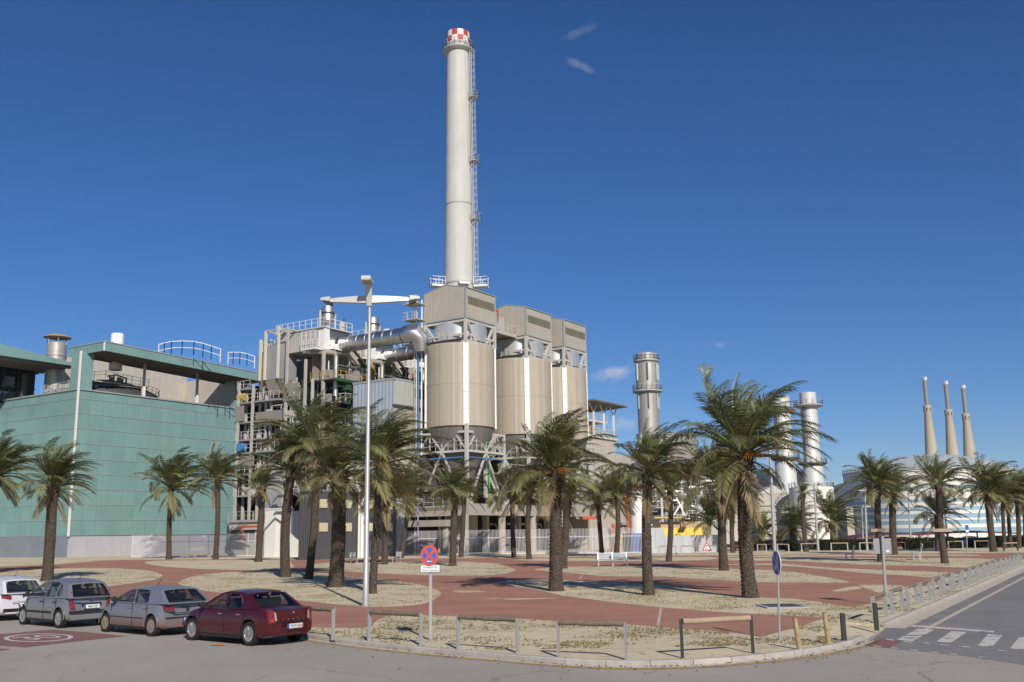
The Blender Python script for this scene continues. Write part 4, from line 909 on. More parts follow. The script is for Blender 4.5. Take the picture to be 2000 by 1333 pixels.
    st.build('flight', 'white_paint', s_); Gm().box(1.6, 4, -46.5, -45, 8.0, 8.2).rail([(1.6, -45, 8.2), (1.6, -46.5, 8.2)], 1.1, .8, .06).box(1.6, 4, -41, -38.5, 11.0, 11.2).rail([(1.6, -41, 11.2), (1.6, -38.5, 11.2)], 1.1, .8, .06).box(1.7, 1.9, -46.4, -46.2, .6, 12).box(1.7, 1.9, -38.8, -38.6, .6, 12).build('landing', 'white_steel', s_)
flank()
# blue-grey block before the boilers
b = thing('bluegrey_block', G(14, -48, 0), 'blue-grey sheet metal block left of the nearest silo', 'building')
Gm().box(11.6, 17.9, -51.9, -44.8, 9.5, 23.2).build('core', 'beige_panel', b)
for i in range(4): Gm().box(11.42, 11.6, -51.9 + i * 1.775 + .02, -51.9 + (i + 1) * 1.775 - .02, 9.6, 23.4).build('wall_sheet', 'bluegrey_panel', b)
for i in range(2): Gm().box(11.6 + i * 1.75, 11.6 + (i + 1) * 1.75 - .03, -52.06, -51.9, 20.0, 23.3).build('wall_sheet', 'grey_panel', b)
Gm().box(15.15, 17.9, -52.03, -51.9, 20.0, 23.1).build('wall_sheet', 'cream_steel', b)
for i in range(5): Gm().box(15.5, 17.6, -52.12, -52.03, 21.2 + i * .28, 21.4 + i * .28).build('louvre_slat', 'dark_steel', b)
Gm().box(11.3, 18, -52.2, -51.8, 19.7, 19.95).build('ledge', 'dark_steel', b); Gm().box(11.35, 18.0, -52.1, -44.7, 23.2, 23.45).build('roof', 'trim_grey', b)
# dark corrugated building behind the fence
b = thing('dark_shed', G(0, -54, 0), 'dark grey corrugated building with small cream windows behind the fence', 'building')
Gm().box(-7.2, 7.3, -56, -54.2, .5, 8.1).build('wall', 'dark_corr', b); Gm().box(7.3, 9.6, -55.6, -46, .5, 8.0).build('stair_bay', 'concrete_grey', b)
Gm().box(-7.3, 9.7, -56.1, -54.1, 8.1, 8.3).build('roof_edge', 'trim_grey', b)
Gm().rail([(-7.1, -55.9, 8.3), (9.4, -55.9, 8.3)], 1.1, 1.4, .05).build('roof_railing', 'white_steel', b)
for u in (-5.9, -2.0, 1.6, 5.2):
    for z in (6.3, 3.7): 
        Gm().box(u, u + 1.25, -56.12, -55.95, z, z + .95).build('window', 'window_cream', b)
for u in (-3.6, .2, .75): Gm().tube((u, -56.35, .6), (u, -56.35, 8.4), .13 if u < .5 else .26, 10).build('drainpipe', 'white_paint', b, True)
# roofs and tanks glimpsed between palm crowns above the dark shed
mm = thing('process_tanks', G(4, -48, 8), 'white vessels and pipe runs above the dark corrugated building', 'tanks')
for (u, v, r_, z0, z1) in ((-2, -50, 1.1, 8.3, 13), (2.0, -50.5, .9, 8.3, 11.5), (6, -50, 1.2, 8.3, 12.4)):
    MB().lathe(G(u, v, 0), [(r_, z0), (r_, z1), (r_ * .6, z1 + .4), (0, z1 + .5)], 20).build('vessel', 'white_steel', mm, True)
mb = Gm(); rr_ = random.Random(8)
for i in range(22): a, z = rr_.uniform(-6, 9), rr_.uniform(9, 18); mb.path([(a, -46.5, z), (a + rr_.uniform(1, 5), -46.5, z), (a + rr_.uniform(5, 6), -46.5, z - rr_.uniform(1, 4))], rr_.uniform(.07, .2), 7)
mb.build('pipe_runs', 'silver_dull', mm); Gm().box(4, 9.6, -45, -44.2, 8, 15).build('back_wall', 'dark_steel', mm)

# ================================================================== concrete deck under the silos
d = thing('concrete_deck', G(30, -60, 0), 'long concrete portal with round columns carrying the silos', 'building')
Gm().box(14.6, 50, -61.6, -60.6, 5.55, 7.0).build('edge_beam', 'concrete', d)
Gm().box(14.2, 50, -60.6, -50, 6.2, 6.8).box(14.2, 15.0, -61, -46, 5.5, 6.6).build('slab', 'concrete', d)
Gm().box(15, 50, -50.6, -50, .5, 6.2).build('back_wall', 'void_shade', d)  # added black sheet, its colour painted as the deep shade under the deck
for u in (14.4, 22.6, 30.2, 38, 46.5): Gm().tube((u, -61.1, .4), (u, -61.1, 5.6), .5, 20).build('column', 'concrete', d, True)
for u in (18, 26, 34, 42): Gm().box(u - .35, u + .35, -56.5, -55.8, .4, 6.3).build('inner_column', 'concrete', d)
Gm().rail([(14.3, -60.8, 6.7), (14.3, -47, 6.7)], 1.1, 1.6, .06).build('railing', 'white_steel', d)
Gm().box(12.6, 14.2, -59.5, -46, 4.2, 5.0).build('side_beam', 'concrete', d)
for v in (-58.8, -47): Gm().tube((13.4, v, .4), (13.4, v, 4.3), .4, 16).build('column', 'concrete', d, True)
p = thing('purple_pipe', G(10.6, -57, 0), 'thin purple downpipe at the right edge of the dark shed', 'pipe'); Gm().path([(10.2, -57, .6), (10.2, -57, 6.6), (11, -57, 7.6)], .11, 8).build('tube', 'purple_paint', p)
mb = Gm(); rr_ = random.Random(18); mw = Gm()
for i in range(34):
    u, v = rr_.uniform(16, 49), rr_.uniform(-58, -51.5)
    if i % 3 == 0: mw.box(u, u + rr_.uniform(.5, 1.8), v, v + 1, .5, rr_.uniform(1.3, 3.2))
    elif i % 3 == 1: mb.tube((u, v, .5), (u, v, 5.8), rr_.uniform(.06, .18), 7)
    else: mb.path([(u, v, 4.6), (u + rr_.uniform(1, 4), v, 4.6), (u + 4.2, v, 1)], rr_.uniform(.08, .2), 7)
e = thing('deck_equipment', G(32, -57, .5), 'jumble of pale pipes and cabinets under the concrete deck', 'equipment'); mb.build('pipes', 'white_steel', e); mw.build('cabinets', 'hopper_grey', e)
c = G(38.5, -59.5, 0); MB().lathe(c, [(.9, .5), (.9, 3.4), (.5, 3.8), (0, 3.9)], 18).build('blue_tank', 'blue_paint', e, True)
# upper platforms between deck and truss, right part
e = thing('process_platforms', G(36, -57, 7), 'white steel platforms and pipes above the concrete deck', 'platforms')
for zz in (8.8, 11.4): 
    for a in (25.0, 39.6): Gm().box(a, a + 5.4, -60.4, -54, zz - .15, zz).build('platform', 'grey_steel', e); Gm().rail([(a, -60.4, zz), (a + 5.4, -60.4, zz)], 1.1, 1.1, .06).build('railing', 'white_steel', e)
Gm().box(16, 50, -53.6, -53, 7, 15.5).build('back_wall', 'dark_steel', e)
Gm().box(24.9, 26.6, -60.0, -57, 7, 8.6).build('cabinet', 'grey_panel', e); Gm().box(44, 48, -60, -56, 7, 12).build('cabinet', 'grey_panel', e)

# ================================================================== right-hand buildings
b = thing('concrete_house', G(58, -56, 0), 'pale concrete building with roof platform, right of the silos', 'building')
Gm().box(51.5, 61.5, -58, -48, .5, 18.3).build('tall_block', 'concrete_pale', b); Gm().box(61.5, 68.2, -57.4, -48, .5, 16.1).build('low_block', 'concrete_pale', b)
Gm().box(51.3, 61.9, -58.3, -47.8, 18.3, 18.7).build('roof_deck', 'cream_steel', b); Gm().rail([(51.3, -58.2, 18.7), (61.8, -58.2, 18.7), (61.8, -50, 18.7)], 1.2, 1.0, .07).build('roof_railing', 'cream_steel', b)
Gm().box(52, 57, -57, -52, 18.7, 20.4).build('roof_machine', 'hopper', b); Gm().box(52, 59.5, -57.6, -52, 21.0, 21.3).rail([(52, -57.6, 21.3), (59.5, -57.6, 21.3)], 1.0, 1.2, .06).build('roof_platform', 'cream_steel', b)
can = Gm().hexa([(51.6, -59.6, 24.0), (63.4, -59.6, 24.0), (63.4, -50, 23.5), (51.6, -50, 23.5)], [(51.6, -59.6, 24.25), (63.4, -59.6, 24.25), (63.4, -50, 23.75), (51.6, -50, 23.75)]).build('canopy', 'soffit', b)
for u in (54.5, 58, 61.4):
    Gm().box(u - .12, u + .12, -57.9, -57.66, 18.7, 22.6).beam((u, -57.8, 22.4), (u - 1.3, -57.8, 23.95), .16).beam((u, -57.8, 22.4), (u + 1.3, -57.8, 23.95), .16).build('canopy_post', 'white_paint', b)
Gm().beam((63, -57.8, 12), (70, -57.8, 6), .35).beam((63, -57.8, 10.4), (69, -57.8, 5), .3).box(62, 70, -57.8, -52, 4.4, 4.9).build('conveyor', 'grey_panel', b)
# metal stack
def metal_stack():
    c0 = at(1265, 770, 200); c = Vector((c0.x, c0.y, 0)); r = thing('metal_stack', c, 'stout metal stack with two ring platforms, right of the silos', 'stack')
    Z = lambda y: at(1263, y, 200).z
    R_ = 2.28
    MB().lathe(c, [(R_ * .94, Z(852)), (R_ * .96, Z(770)), (R_, Z(764)), (R_, Z(712)), (R_ * .93, Z(711)), (R_ * .93, Z(692)), (R_ * .85, Z(691)), (R_ * .8, Z(694))], 48).build('shaft', 'stack_metal', r, True)
    for y, k in ((765, 1.32), (706, 1.14)):
        MB().lathe(c, [(R_ * .9, Z(y) - .5), (R_ * k, Z(y) - .15), (R_ * k, Z(y) + .1), (R_ * .9, Z(y) + .15)], 36).build('ring_platform', 'grey_steel', r, True)
        MB().rail([c + Vector((R_ * (k - .02) * cos(a), R_ * (k - .02) * sin(a), Z(y) + .1)) for a in [2 * pi * i / 18 for i in range(18)]], 1.15, 4, .07, closed=True).build('ring_railing', 'white_steel', r)
    for a in (-150, -95, -40, 10):
        d_ = Vector((cos(rad(a)), sin(rad(a)), 0)); p = c + d_ * (R_ + .12)
        MB().beam(p + Vector((0, 0, Z(745))), p + Vector((0, 0, Z(712))), .3).beam(p - d_ * .1 + Vector((0, 0, Z(800))), p - d_ * .1 + Vector((0, 0, Z(768))), .22).build('stiffener', 'grey_panel' if a != -95 else 'dark_steel', r)
    MB().lathe(c, [(R_ * 1.15, Z(856)), (R_ * 1.15, Z(848)), (R_, Z(847))], 36).build('collar', 'bluegrey_panel', r, True)
    MB().lathe(c, [(1.5, .5), (1.5, Z(858)), (R_, Z(856))], 24).build('base_duct', 'hopper', r, True)
    mb = MB()
    for a in (45, 135, 225, 315):
        d_ = Vector((cos(rad(a)), sin(rad(a)), 0)); mb.beam(c + d_ * 2.4 + Vector((0, 0, Z(852))), c + d_ * 5 + Vector((0, 0, Z(905))), .25); mb.beam(c + d_ * 2.6 + Vector((0, 0, Z(852))), c + d_ * 2.8, .3)
    mb.build('braces', 'white_paint', r)
    Gm2 = MB(); Gm2.box(c.x - 6, c.x + 12, c.y - 4, c.y + 6, Z(905) - .4, Z(905)); Gm2.build('service_floor', 'grey_steel', r)
    MB().box(c.x - 5, c.x + 11, c.y - 2, c.y + 6, .5, Z(915)).build('plinth', 'hopper', r)
    MB().box(c.x + 3, c.x + 9, c.y - 2, c.y + 2, Z(905), Z(848)).build('side_box', 'hopper', r)
metal_stack()
# white vessel, red column, pipe rack between the palms on the right
def vessel(px, py0, py1, wpx, Y, label, m_='white_paint'):
    p, q = at(px, py0, Y), at(px, py1, Y); r_ = wpx / F_PX * Y / 2; c = Vector((q.x, Y, 0))
    return solo(MB().lathe(c, [(r_, .4), (r_, p.z - .4), (r_ * .7, p.z - .1), (0, p.z)], 24), 'process_vessel', m_, c + Vector((0, 0, .4)), label, 'vessel', smooth=True)
vessel(1246, 952, 1060, 27, 128, 'tall white vertical vessel between two palm trunks right of the deck')
e = thing('red_frame', at(1226, 1060, 127), 'orange-red steel posts and beam beside the white vessel', 'steel frame')
for x in (1226, 1197): p = at(x, 1000, 127); MB().box(p.x - .18, p.x + .18, p.y - .18, p.y + .18, .5, (8.2 if x == 1226 else 4.2)).build('post', 'red_steel', e)
p, q = at(1228, 956, 127), at(1252, 953, 127); MB().beam(p, q, .3).build('beam', 'red_steel', e)
p, q = at(1138, 1012, 122), at(1170, 1012, 122); MB().beam(p, q, .35).build('beam', 'red_steel', e)
e = thing('pipe_rack', Vector((24, 150, 0)), 'white pipe racks, ladders and ducts seen between the right palms', 'pipe rack')
mb = MB(); mw = MB(); rr_ = random.Random(77)
for i in range(110):
    x = rr_.uniform(1235, 1385); y = rr_.uniform(935, 1040); Y = rr_.uniform(150, 165); p = at(x, y, Y); w = rr_.uniform(.6, 3.2)
    k = i % 4
    if k == 0: mb.beam(p, p + Vector((w, 0, 0)), .16)
    elif k == 1: mb.beam(p, p + Vector((0, 0, -w)), .14)
    elif k == 2: mb.rail([p, p + Vector((w, 0, 0))], 1.0, .6, .06)
    else: mw.tube(p, p + Vector((w, .5, 0)), rr_.uniform(.15, .45), 10)
mb.build('steelwork', 'white_steel', e); mw.build('ducts', 'silver_dull', e, True)
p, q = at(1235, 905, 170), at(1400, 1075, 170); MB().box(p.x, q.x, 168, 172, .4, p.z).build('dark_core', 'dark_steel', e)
for x in (1265, 1290, 1330, 1368): p = at(x, 930, 152); MB().box(p.x - .15, p.x + .15, 151.8, 152.1, .5, p.z).build('column', 'white_steel', e)
MB().beam(at(1313, 955, 151), at(1340, 1012, 151), .22).beam(at(1330, 985, 151), at(1300, 1030, 151), .2).build('brace', 'white_paint', e)
b = thing('turbine_house', at(1400, 1060, 165), 'pale grey panelled house behind the thick right palms', 'building')
def blk(par, x0, x1, y0, Y, dep, m_, name='wall', z0=.4):
    p, q = at(x0, y0, Y), at(x1, y0, Y); return MB().box(p.x, q.x, Y, Y + dep, z0, (p.z + q.z) / 2).build(name, m_, par)
blk(b, 1362, 1420, 985, 160, 12, 'grey_panel'); blk(b, 1372, 1440, 955, 175, 12, 'concrete_pale'); blk(b, 1330, 1440, 938, 215, 20, 'grey_panel')
b = thing('gas_skid_house', at(1330, 1060, 132), 'tan and yellow panelled low house behind the grey sheet fence', 'building')
p0, p1 = at(1290, 1020, 130), at(1385, 1020, 130)
n = 6
for i in range(n):
    a, c_ = p0.x + (p1.x - p0.x) * i / n, p0.x + (p1.x - p0.x) * (i + 1) / n
    MB().box(a + .02, c_ - .02, 130, 130.2, 3.5, p0.z).build('tan_panel', 'tan_panel', b)
    if i < 5: MB().hexa([(a + .02, 129.2, 2.0), (c_ - .03, 129.2, 2.0), (c_ - .03, 130.1, 2.0), (a + .02, 130.1, 2.0)], [(a + .02, 129.5, 3.6), (c_ - .03, 129.5, 3.6), (c_ - .03, 130.1, 3.6), (a + .02, 130.1, 3.6)]).build('yellow_panel', 'yellow_panel', b)
MB().box(p0.x + .02, p1.x - .02, 130.2, 136, .4, p0.z - .05).build('core', 'tan_panel', b)
MB().path([at(1278, 1012, 129), at(1336, 1012, 129), at(1336, 1026, 129)], .16, 10).build('gas_pipe', 'yellow_paint', b)
MB().box(at(1334, 1030, 129).x - .35, at(1334, 1030, 129).x + .35, 128.6, 129.4, at(1334, 1033, 129).z, at(1334, 1029, 129).z).build('floodlight', 'dark_steel', b)
# combined cycle stacks behind the big palm
def ccgt(px, ytop, yring, ylow, Y, label, ybase):
    c0 = at(px, 850, Y); c = Vector((c0.x, Y, 0)); r = thing('exhaust_stack', c, label, 'stack', 'white exhaust stacks'); Z = lambda y: at(px, y, Y).z; R_ = 2.15
    MB().lathe(c, [(R_ * 1.2, 5), (R_ * 1.2, Z(ylow + 8)), (R_, Z(ylow)), (R_, Z(ytop)), (R_ * .93, Z(ytop) + .05), (R_ * .9, Z(ytop) - .4)], 40).build('shaft', 'stack_white', r, True)
    for y, k in ((yring, 1.75), (ylow, 1.7)):
        MB().lathe(c, [(R_ * .95, Z(y) - 1.0), (R_ * k, Z(y) - .25), (R_ * k, Z(y)), (R_ * .95, Z(y) + .05)], 32).build('ring_platform', 'dark_steel' if y == ylow else 'grey_steel', r, True)
        MB().rail([c + Vector((R_ * (k - .04) * cos(a), R_ * (k - .04) * sin(a), Z(y))) for a in [2 * pi * i / 16 for i in range(16)]], 1.2, 5, .09, closed=True).build('ring_railing', 'grey_steel', r)
    for k, (a, z0, z1) in enumerate(((-150, Z(ylow), Z(840)), (-135, Z(870), Z(yring)))):
        d_ = Vector((cos(rad(a)), sin(rad(a)), 0)); t_ = Vector((-sin(rad(a)), cos(rad(a)), 0)); mb = MB()
        for s_ in (-.4, .4): mb.beam(c + d_ * (R_ + .4) + t_ * s_ + Vector((0, 0, z0)), c + d_ * (R_ + .4) + t_ * s_ + Vector((0, 0, z1)), .14)
        z = z0
        while z < z1: mb.beam(c + d_ * (R_ + .4) - t_ * .4 + Vector((0, 0, z)), c + d_ * (R_ + .4) + t_ * .4 + Vector((0, 0, z)), .1); z += .8
        mb.build('ladder', 'dark_steel', r)
ccgt(1583, 768, 792, 905, 260, 'rightmost white exhaust stack with ring platforms', 945); ccgt(1530, 775, 800, 895, 252, 'white exhaust stack partly hidden by the biggest palm', 950)
b = thing('exhaust_house', at(1540, 1000, 255), 'white and grey panelled house at the foot of the exhaust stacks', 'building')
blk(b, 1480, 1543, 965, 246, 10, 'concrete_pale'); blk(b, 1498, 1540, 915, 262, 12, 'grey_panel'); blk(b, 1556, 1578, 922, 268, 6, 'white_steel'); blk(b, 1460, 1500, 935, 270, 12, 'white_steel')
p, q = at(1480, 965, 246), at(1543, 965, 246)
MB().add([(p.x, 245.9, p.z), (q.x, 245.9, p.z), ((p.x + q.x) / 2, 245.9, p.z + 2), (p.x, 256, p.z), (q.x, 256, p.z), ((p.x + q.x) / 2, 256, p.z + 2)], [(0, 1, 2), (3, 5, 4), (0, 2, 5, 3), (1, 4, 5, 2)]).build('gable_roof', 'white_steel', b)
for i in range(2): z = at(1500, (988, 1000)[i], 246).z; MB().box(p.x - .1, q.x + .1, 245.6, 245.9, z, z + .3).build('wall_rib', 'trim_grey', b)
c0 = at(1586, 980, 240); c = Vector((c0.x, 240, 0)); zt = at(1586, 953, 240).z; R_ = 42 / F_PX * 240
t = thing('white_tank', c, 'round white tank below the exhaust stacks, palms in front', 'tank')
MB().lathe(c, [(R_, .4), (R_, zt), (R_ - .2, zt + .1), (0, zt + 1.2)], 56).build('shell', 'tank_white', t, True); MB().rail([c + Vector((R_ * cos(a), R_ * sin(a), zt)) for a in [2 * pi * i / 24 for i in range(24)]], 1.1, 5, .08, closed=True).build('railing', 'white_steel', t)
# big striped tank
def striped_tank():
    Y = 300; c0 = at(1818, 985, Y); c = Vector((c0.x, Y, 0)); R_ = 24.2; r = thing('striped_tank', c, 'huge round white tank with pale blue stripes and shallow dome', 'tank')
    zs = [.3, 2.0, 3.35, 4.3, 5.4, 5.95, 7.2, 8.0, 9.1, 10.3, 11.15, 14.05, 14.7, 19.4]
    for i, (a, b_) in enumerate(zip(zs, zs[1:])):
        MB().lathe(c, [(R_, a), (R_, b_)], 96).build('stripe' if i % 2 else 'shell_course', 'tank_blue' if i % 2 else 'tank_white', r, True)
    prof = [(R_, 19.4), (R_ + .25, 19.45), (R_ + .25, 19.75)] + [(R_ * cos(rad(a)) if False else R_ * (1 - k / 10), 19.75 + 5.2 * (1 - (1 - k / 10) ** 2)) for k, a in ((i, 0) for i in range(0, 11))]
    MB().lathe(c, prof, 96).build('dome', 'tank_roof', r, True)
    MB().rail([c + Vector((R_ * cos(a), R_ * sin(a), 19.75)) for a in [2 * pi * i / 60 for i in range(60)]], 1.1, 5, .09, closed=True).build('railing', 'grey_steel', r)
    mb = MB()
    for i in range(16):      # spiral stair
        a, a2 = rad(-120 + i * 3.4), rad(-120 + (i + 1) * 3.4); mb.beam(c + Vector((R_ + .6) * Vector((cos(a), sin(a), 0))) + Vector((0, 0, 1.2 + i * 1.1)) if False else c + Vector(((R_ + .6) * cos(a), (R_ + .6) * sin(a), 1.2 + i * 1.1)), c + Vector(((R_ + .6) * cos(a2), (R_ + .6) * sin(a2), 2.3 + i * 1.1)), .35)
    mb.build('spiral_stair', 'grey_steel', r)
    for a in (-150, -104): mb = MB().beam(c + Vector(((R_ + .3) * cos(rad(a)), (R_ + .3) * sin(rad(a)), 1)), c + Vector(((R_ + .3) * cos(rad(a)), (R_ + .3) * sin(rad(a)), 19.6)), .3); mb.build('riser_pipe', 'bluegrey_panel', r)
striped_tank()
b = thing('far_shed', at(1655, 1040, 300), 'small cream shed left of the striped tank', 'building'); blk(b, 1652, 1666, 990, 296, 8, 'concrete_pale'); blk(b, 1636, 1648, 975, 330, 8, 'white_steel')
# three old power station chimneys
for (xb, yb, xt, yt, lab) in ((1820, 893, 1804.5, 737, 'leftmost of three old concrete chimneys beyond the striped tank'), (1861, 893, 1847, 745, 'middle one of three old concrete chimneys beyond the striped tank'), (1895, 897, 1881.5, 753, 'rightmost and lowest of three old concrete chimneys beyond the striped tank')):
    Yc = 1150; pb, ptp = at(xb, yb, Yc), at(xt, yt, Yc); c = Vector((pb.x, Yc, 0)); r = thing('old_chimney', c, lab, 'chimney', 'three old power station chimneys'); zt = ptp.z; zs = zt - 33
    MB().lathe(c, [(11, 0), (7.5, pb.z - 5), (7.1, pb.z), (3.9, zs - 9), (4.4, zs - 8), (4.4, zs - .5), (3.6, zs)], 36).build('shaft', 'old_concrete', r, True)
    MB().lathe(c, [(2.3, zs), (2.3, zt - 4)], 24).build('steel_liner', 'hopper', r, True)
    for k in range(8): MB().lathe(c, [(2.4, zt - 4), (2.7, zt - 3.9), (2.7, zt), (2.2, zt)], 2, k * pi / 4, (k + 1) * pi / 4).build('tip_tile', 'grey_steel' if k % 3 == 2 else 'white_paint', r)
    for a in (-120, -70): d_ = Vector((cos(rad(a)), sin(rad(a)), 0)); MB().beam(c + d_ * 4.2 + Vector((0, 0, zs - 7)), c + d_ * 4.2 + Vector((0, 0, zs - 3.5)), .9).build('port', 'void_shade', r)
b = thing('power_station_hall', Vector((520, 1140, 0)), 'low tan roofline of the old power station behind the tank', 'building'); p, q = at(1780, 893, 1140), at(1926, 900, 1140); MB().box(p.x, q.x, 1140, 1180, 0, q.z - 1).build('hall', 'old_concrete', b)

# ================================================================== plant fence
def fence():
    r = thing('plant_fence', gnd(800, 1086), 'white steel palisade fence along the front of the plant', 'fence')
    pts = [gnd(257, 1091.5), gnd(905, 1086.5), gnd(1262, 1083)]
    for a, b_ in zip(pts, pts[1:]):
        n = round((b_ - a).length / 3.0)
        for i in range(n):
            p, q = a.lerp(b_, i / n), a.lerp(b_, (i + 1) / n); z = g(p.y) + KERB
            mb = MB(); m_ = 18
            for k in range(1, m_ + 1):
                x = p.lerp(q, k / (m_ + 1)); mb.beam((x.x, x.y, z + .02), (x.x, x.y, z + 2.95), .045)
            mb.beam((p.x, p.y, z + .12), (q.x, q.y, z + .12), .05, .1); mb.beam((p.x, p.y, z + 2.0), (q.x, q.y, z + 2.0), .05, .08)
            mb.build('pale_bay', 'fence', r)
            MB().box(p.x - .04, p.x + .04, p.y - .04, p.y + .04, z - .05, z + 3.0).build('post', 'fence', r)
fence()
r = thing('sheet_fence', gnd(1330, 1083), 'light grey sheet metal site fence below the yellow panels', 'fence')
pts = [gnd(1264, 1083), gnd(1405, 1081)]; n = 8
for i in range(n):
    p, q = pts[0].lerp(pts[1], i / n), pts[0].lerp(pts[1], (i + 1) / n); z = g(p.y) + KERB; h = 2.9 if i < 2 else 2.0
    MB().beam((p.x + .01, p.y, z + h / 2), (q.x - .01, q.y, z + h / 2), .06, h).build('sheet', 'fence_panel', r)
for i, (x, m_, lab) in enumerate(((1234, 'blue_paint', 'blue slatted container behind the palisade fence'), (1212, 'tan_panel', 'tan container behind the right end of the palisade fence'))):
    p = at(x, 1065, 122); solo(MB().box(p.x - 1.2, p.x + 1.2, 121, 123, .6, 3.0), 'container', m_, Vector((p.x, 122, .6)), lab, 'container')
# ================================================================== date palms
WIND = Vector((1.0, .25, 0)).normalized()
NA = 18
CLS = [  # elevation, length factor, droop, wind, material, leaflet spread
 (80, .90, .40, 1.05, 'leaf'), (64, 1.04, .72, 1.2, 'leaf'), (47, 1.08, 1.0, 1.2, 'leaf'), (31, 1.08, 1.08, 1.05, 'leaf'), (15, 1.02, 1.1, .8, 'leaf_old'), (-6, .90, .95, .5, 'leaf_old'), (-45, .72, .7, .2, 'leaf_dry')]
FR = {}
def make_frond(ci, ai, near):
    el, lf, dr, wd, mt = CLS[ci]; rr = random.Random(ci * 100 + ai)
    phi = 2 * pi * ai / NA; th = rad(el + rr.uniform(-5, 5))
    d = Vector((cos(phi) * cos(th), sin(phi) * cos(th), sin(th))); p = d * .03
    NS = 14; ds = 1.0 / NS; pts = [p.copy()]; dirs = [d.copy()]
    dr *= rr.uniform(.8, 1.25); wd *= rr.uniform(.7, 1.3)
    for i in range(NS):
        s = (i + 1) / NS
        d = (d + (WIND * wd * s * 1.7 + Vector((0, 0, -1)) * dr * s * 2.0) * ds).normalized(); p = p + d * ds; pts.append(p.copy()); dirs.append(d.copy())
    mb = MB()
    mb.path(pts[:], [.016 * (1 - .85 * i / NS) + .002 for i in range(NS + 1)], 3)
    n = 50 if near else 34
    for k in range(n):
        t = .16 + .84 * (k + .5) / n; x = t * NS; i = min(int(x), NS - 1); f_ = x - i
        P = pts[i].lerp(pts[i + 1], f_); T = dirs[i].lerp(dirs[i + 1], f_).normalized()
        ref = Vector((0, 0, 1)) if abs(T.z) < .9 else Vector((cos(phi), sin(phi), 0)) * -1
        S = T.cross(ref)
        if S.length < 1e-3: S = Vector((1, 0, 0))
        S.normalize(); U_ = S.cross(T)
        tt = (t - .16) / .84
        ln = .25 * (min(1, .35 + tt * 3.2)) * (1 - .60 * tt ** 2) * rr.uniform(.85, 1.12)
        if near is False: ln *= 1.05
        fw = .55 + .9 * tt
        for sd in (-1, 1):
            D = (S * sd + T * fw + U_ * (.45 - .2 * tt) + Vector((0, 0, -.25 - .2 * tt)) + WIND * (.45) + Vector((rr.uniform(-.16, .16), rr.uniform(-.16, .16), rr.uniform(-.16, .16)))).normalized()
            w = (.0088 if near else .0135) * (1 - .35 * tt)
            side = D.cross(U_ + Vector((.01, .02, .03))).normalized() * w
            e = P + D * ln + Vector((0, 0, -.22 * ln)); q = P + D * ln * .45
            mb.add([P, q + side, e, q - side], [(0, 1, 2, 3)])
    me = bpy.data.meshes.new('frond'); me.from_pydata([tuple(v) for v in mb.v], [], mb.f); me.update(); me.materials.append(M[mt]); FR[(ci, ai, near)] = me
for near in (True, False):
    for ci in range(len(CLS)):
        for ai in range(NA): make_frond(ci, ai, near)
STALK = None
def stalk_mesh():
    mb = MB()
    for k in range(9):
        a = k * .13 - .5; mb.path([(0, 0, 0), (.25, a * .2, .10), (.45, a * .5, .02), (.55, a * .7, -.16)], [.02, .018, .012, .008], 4)
    me = bpy.data.meshes.new('fruit_stalk'); me.from_pydata([tuple(v) for v in mb.v], [], mb.f); me.update(); me.materials.append(M['fruit_stalk']); return me
STALK = stalk_mesh()
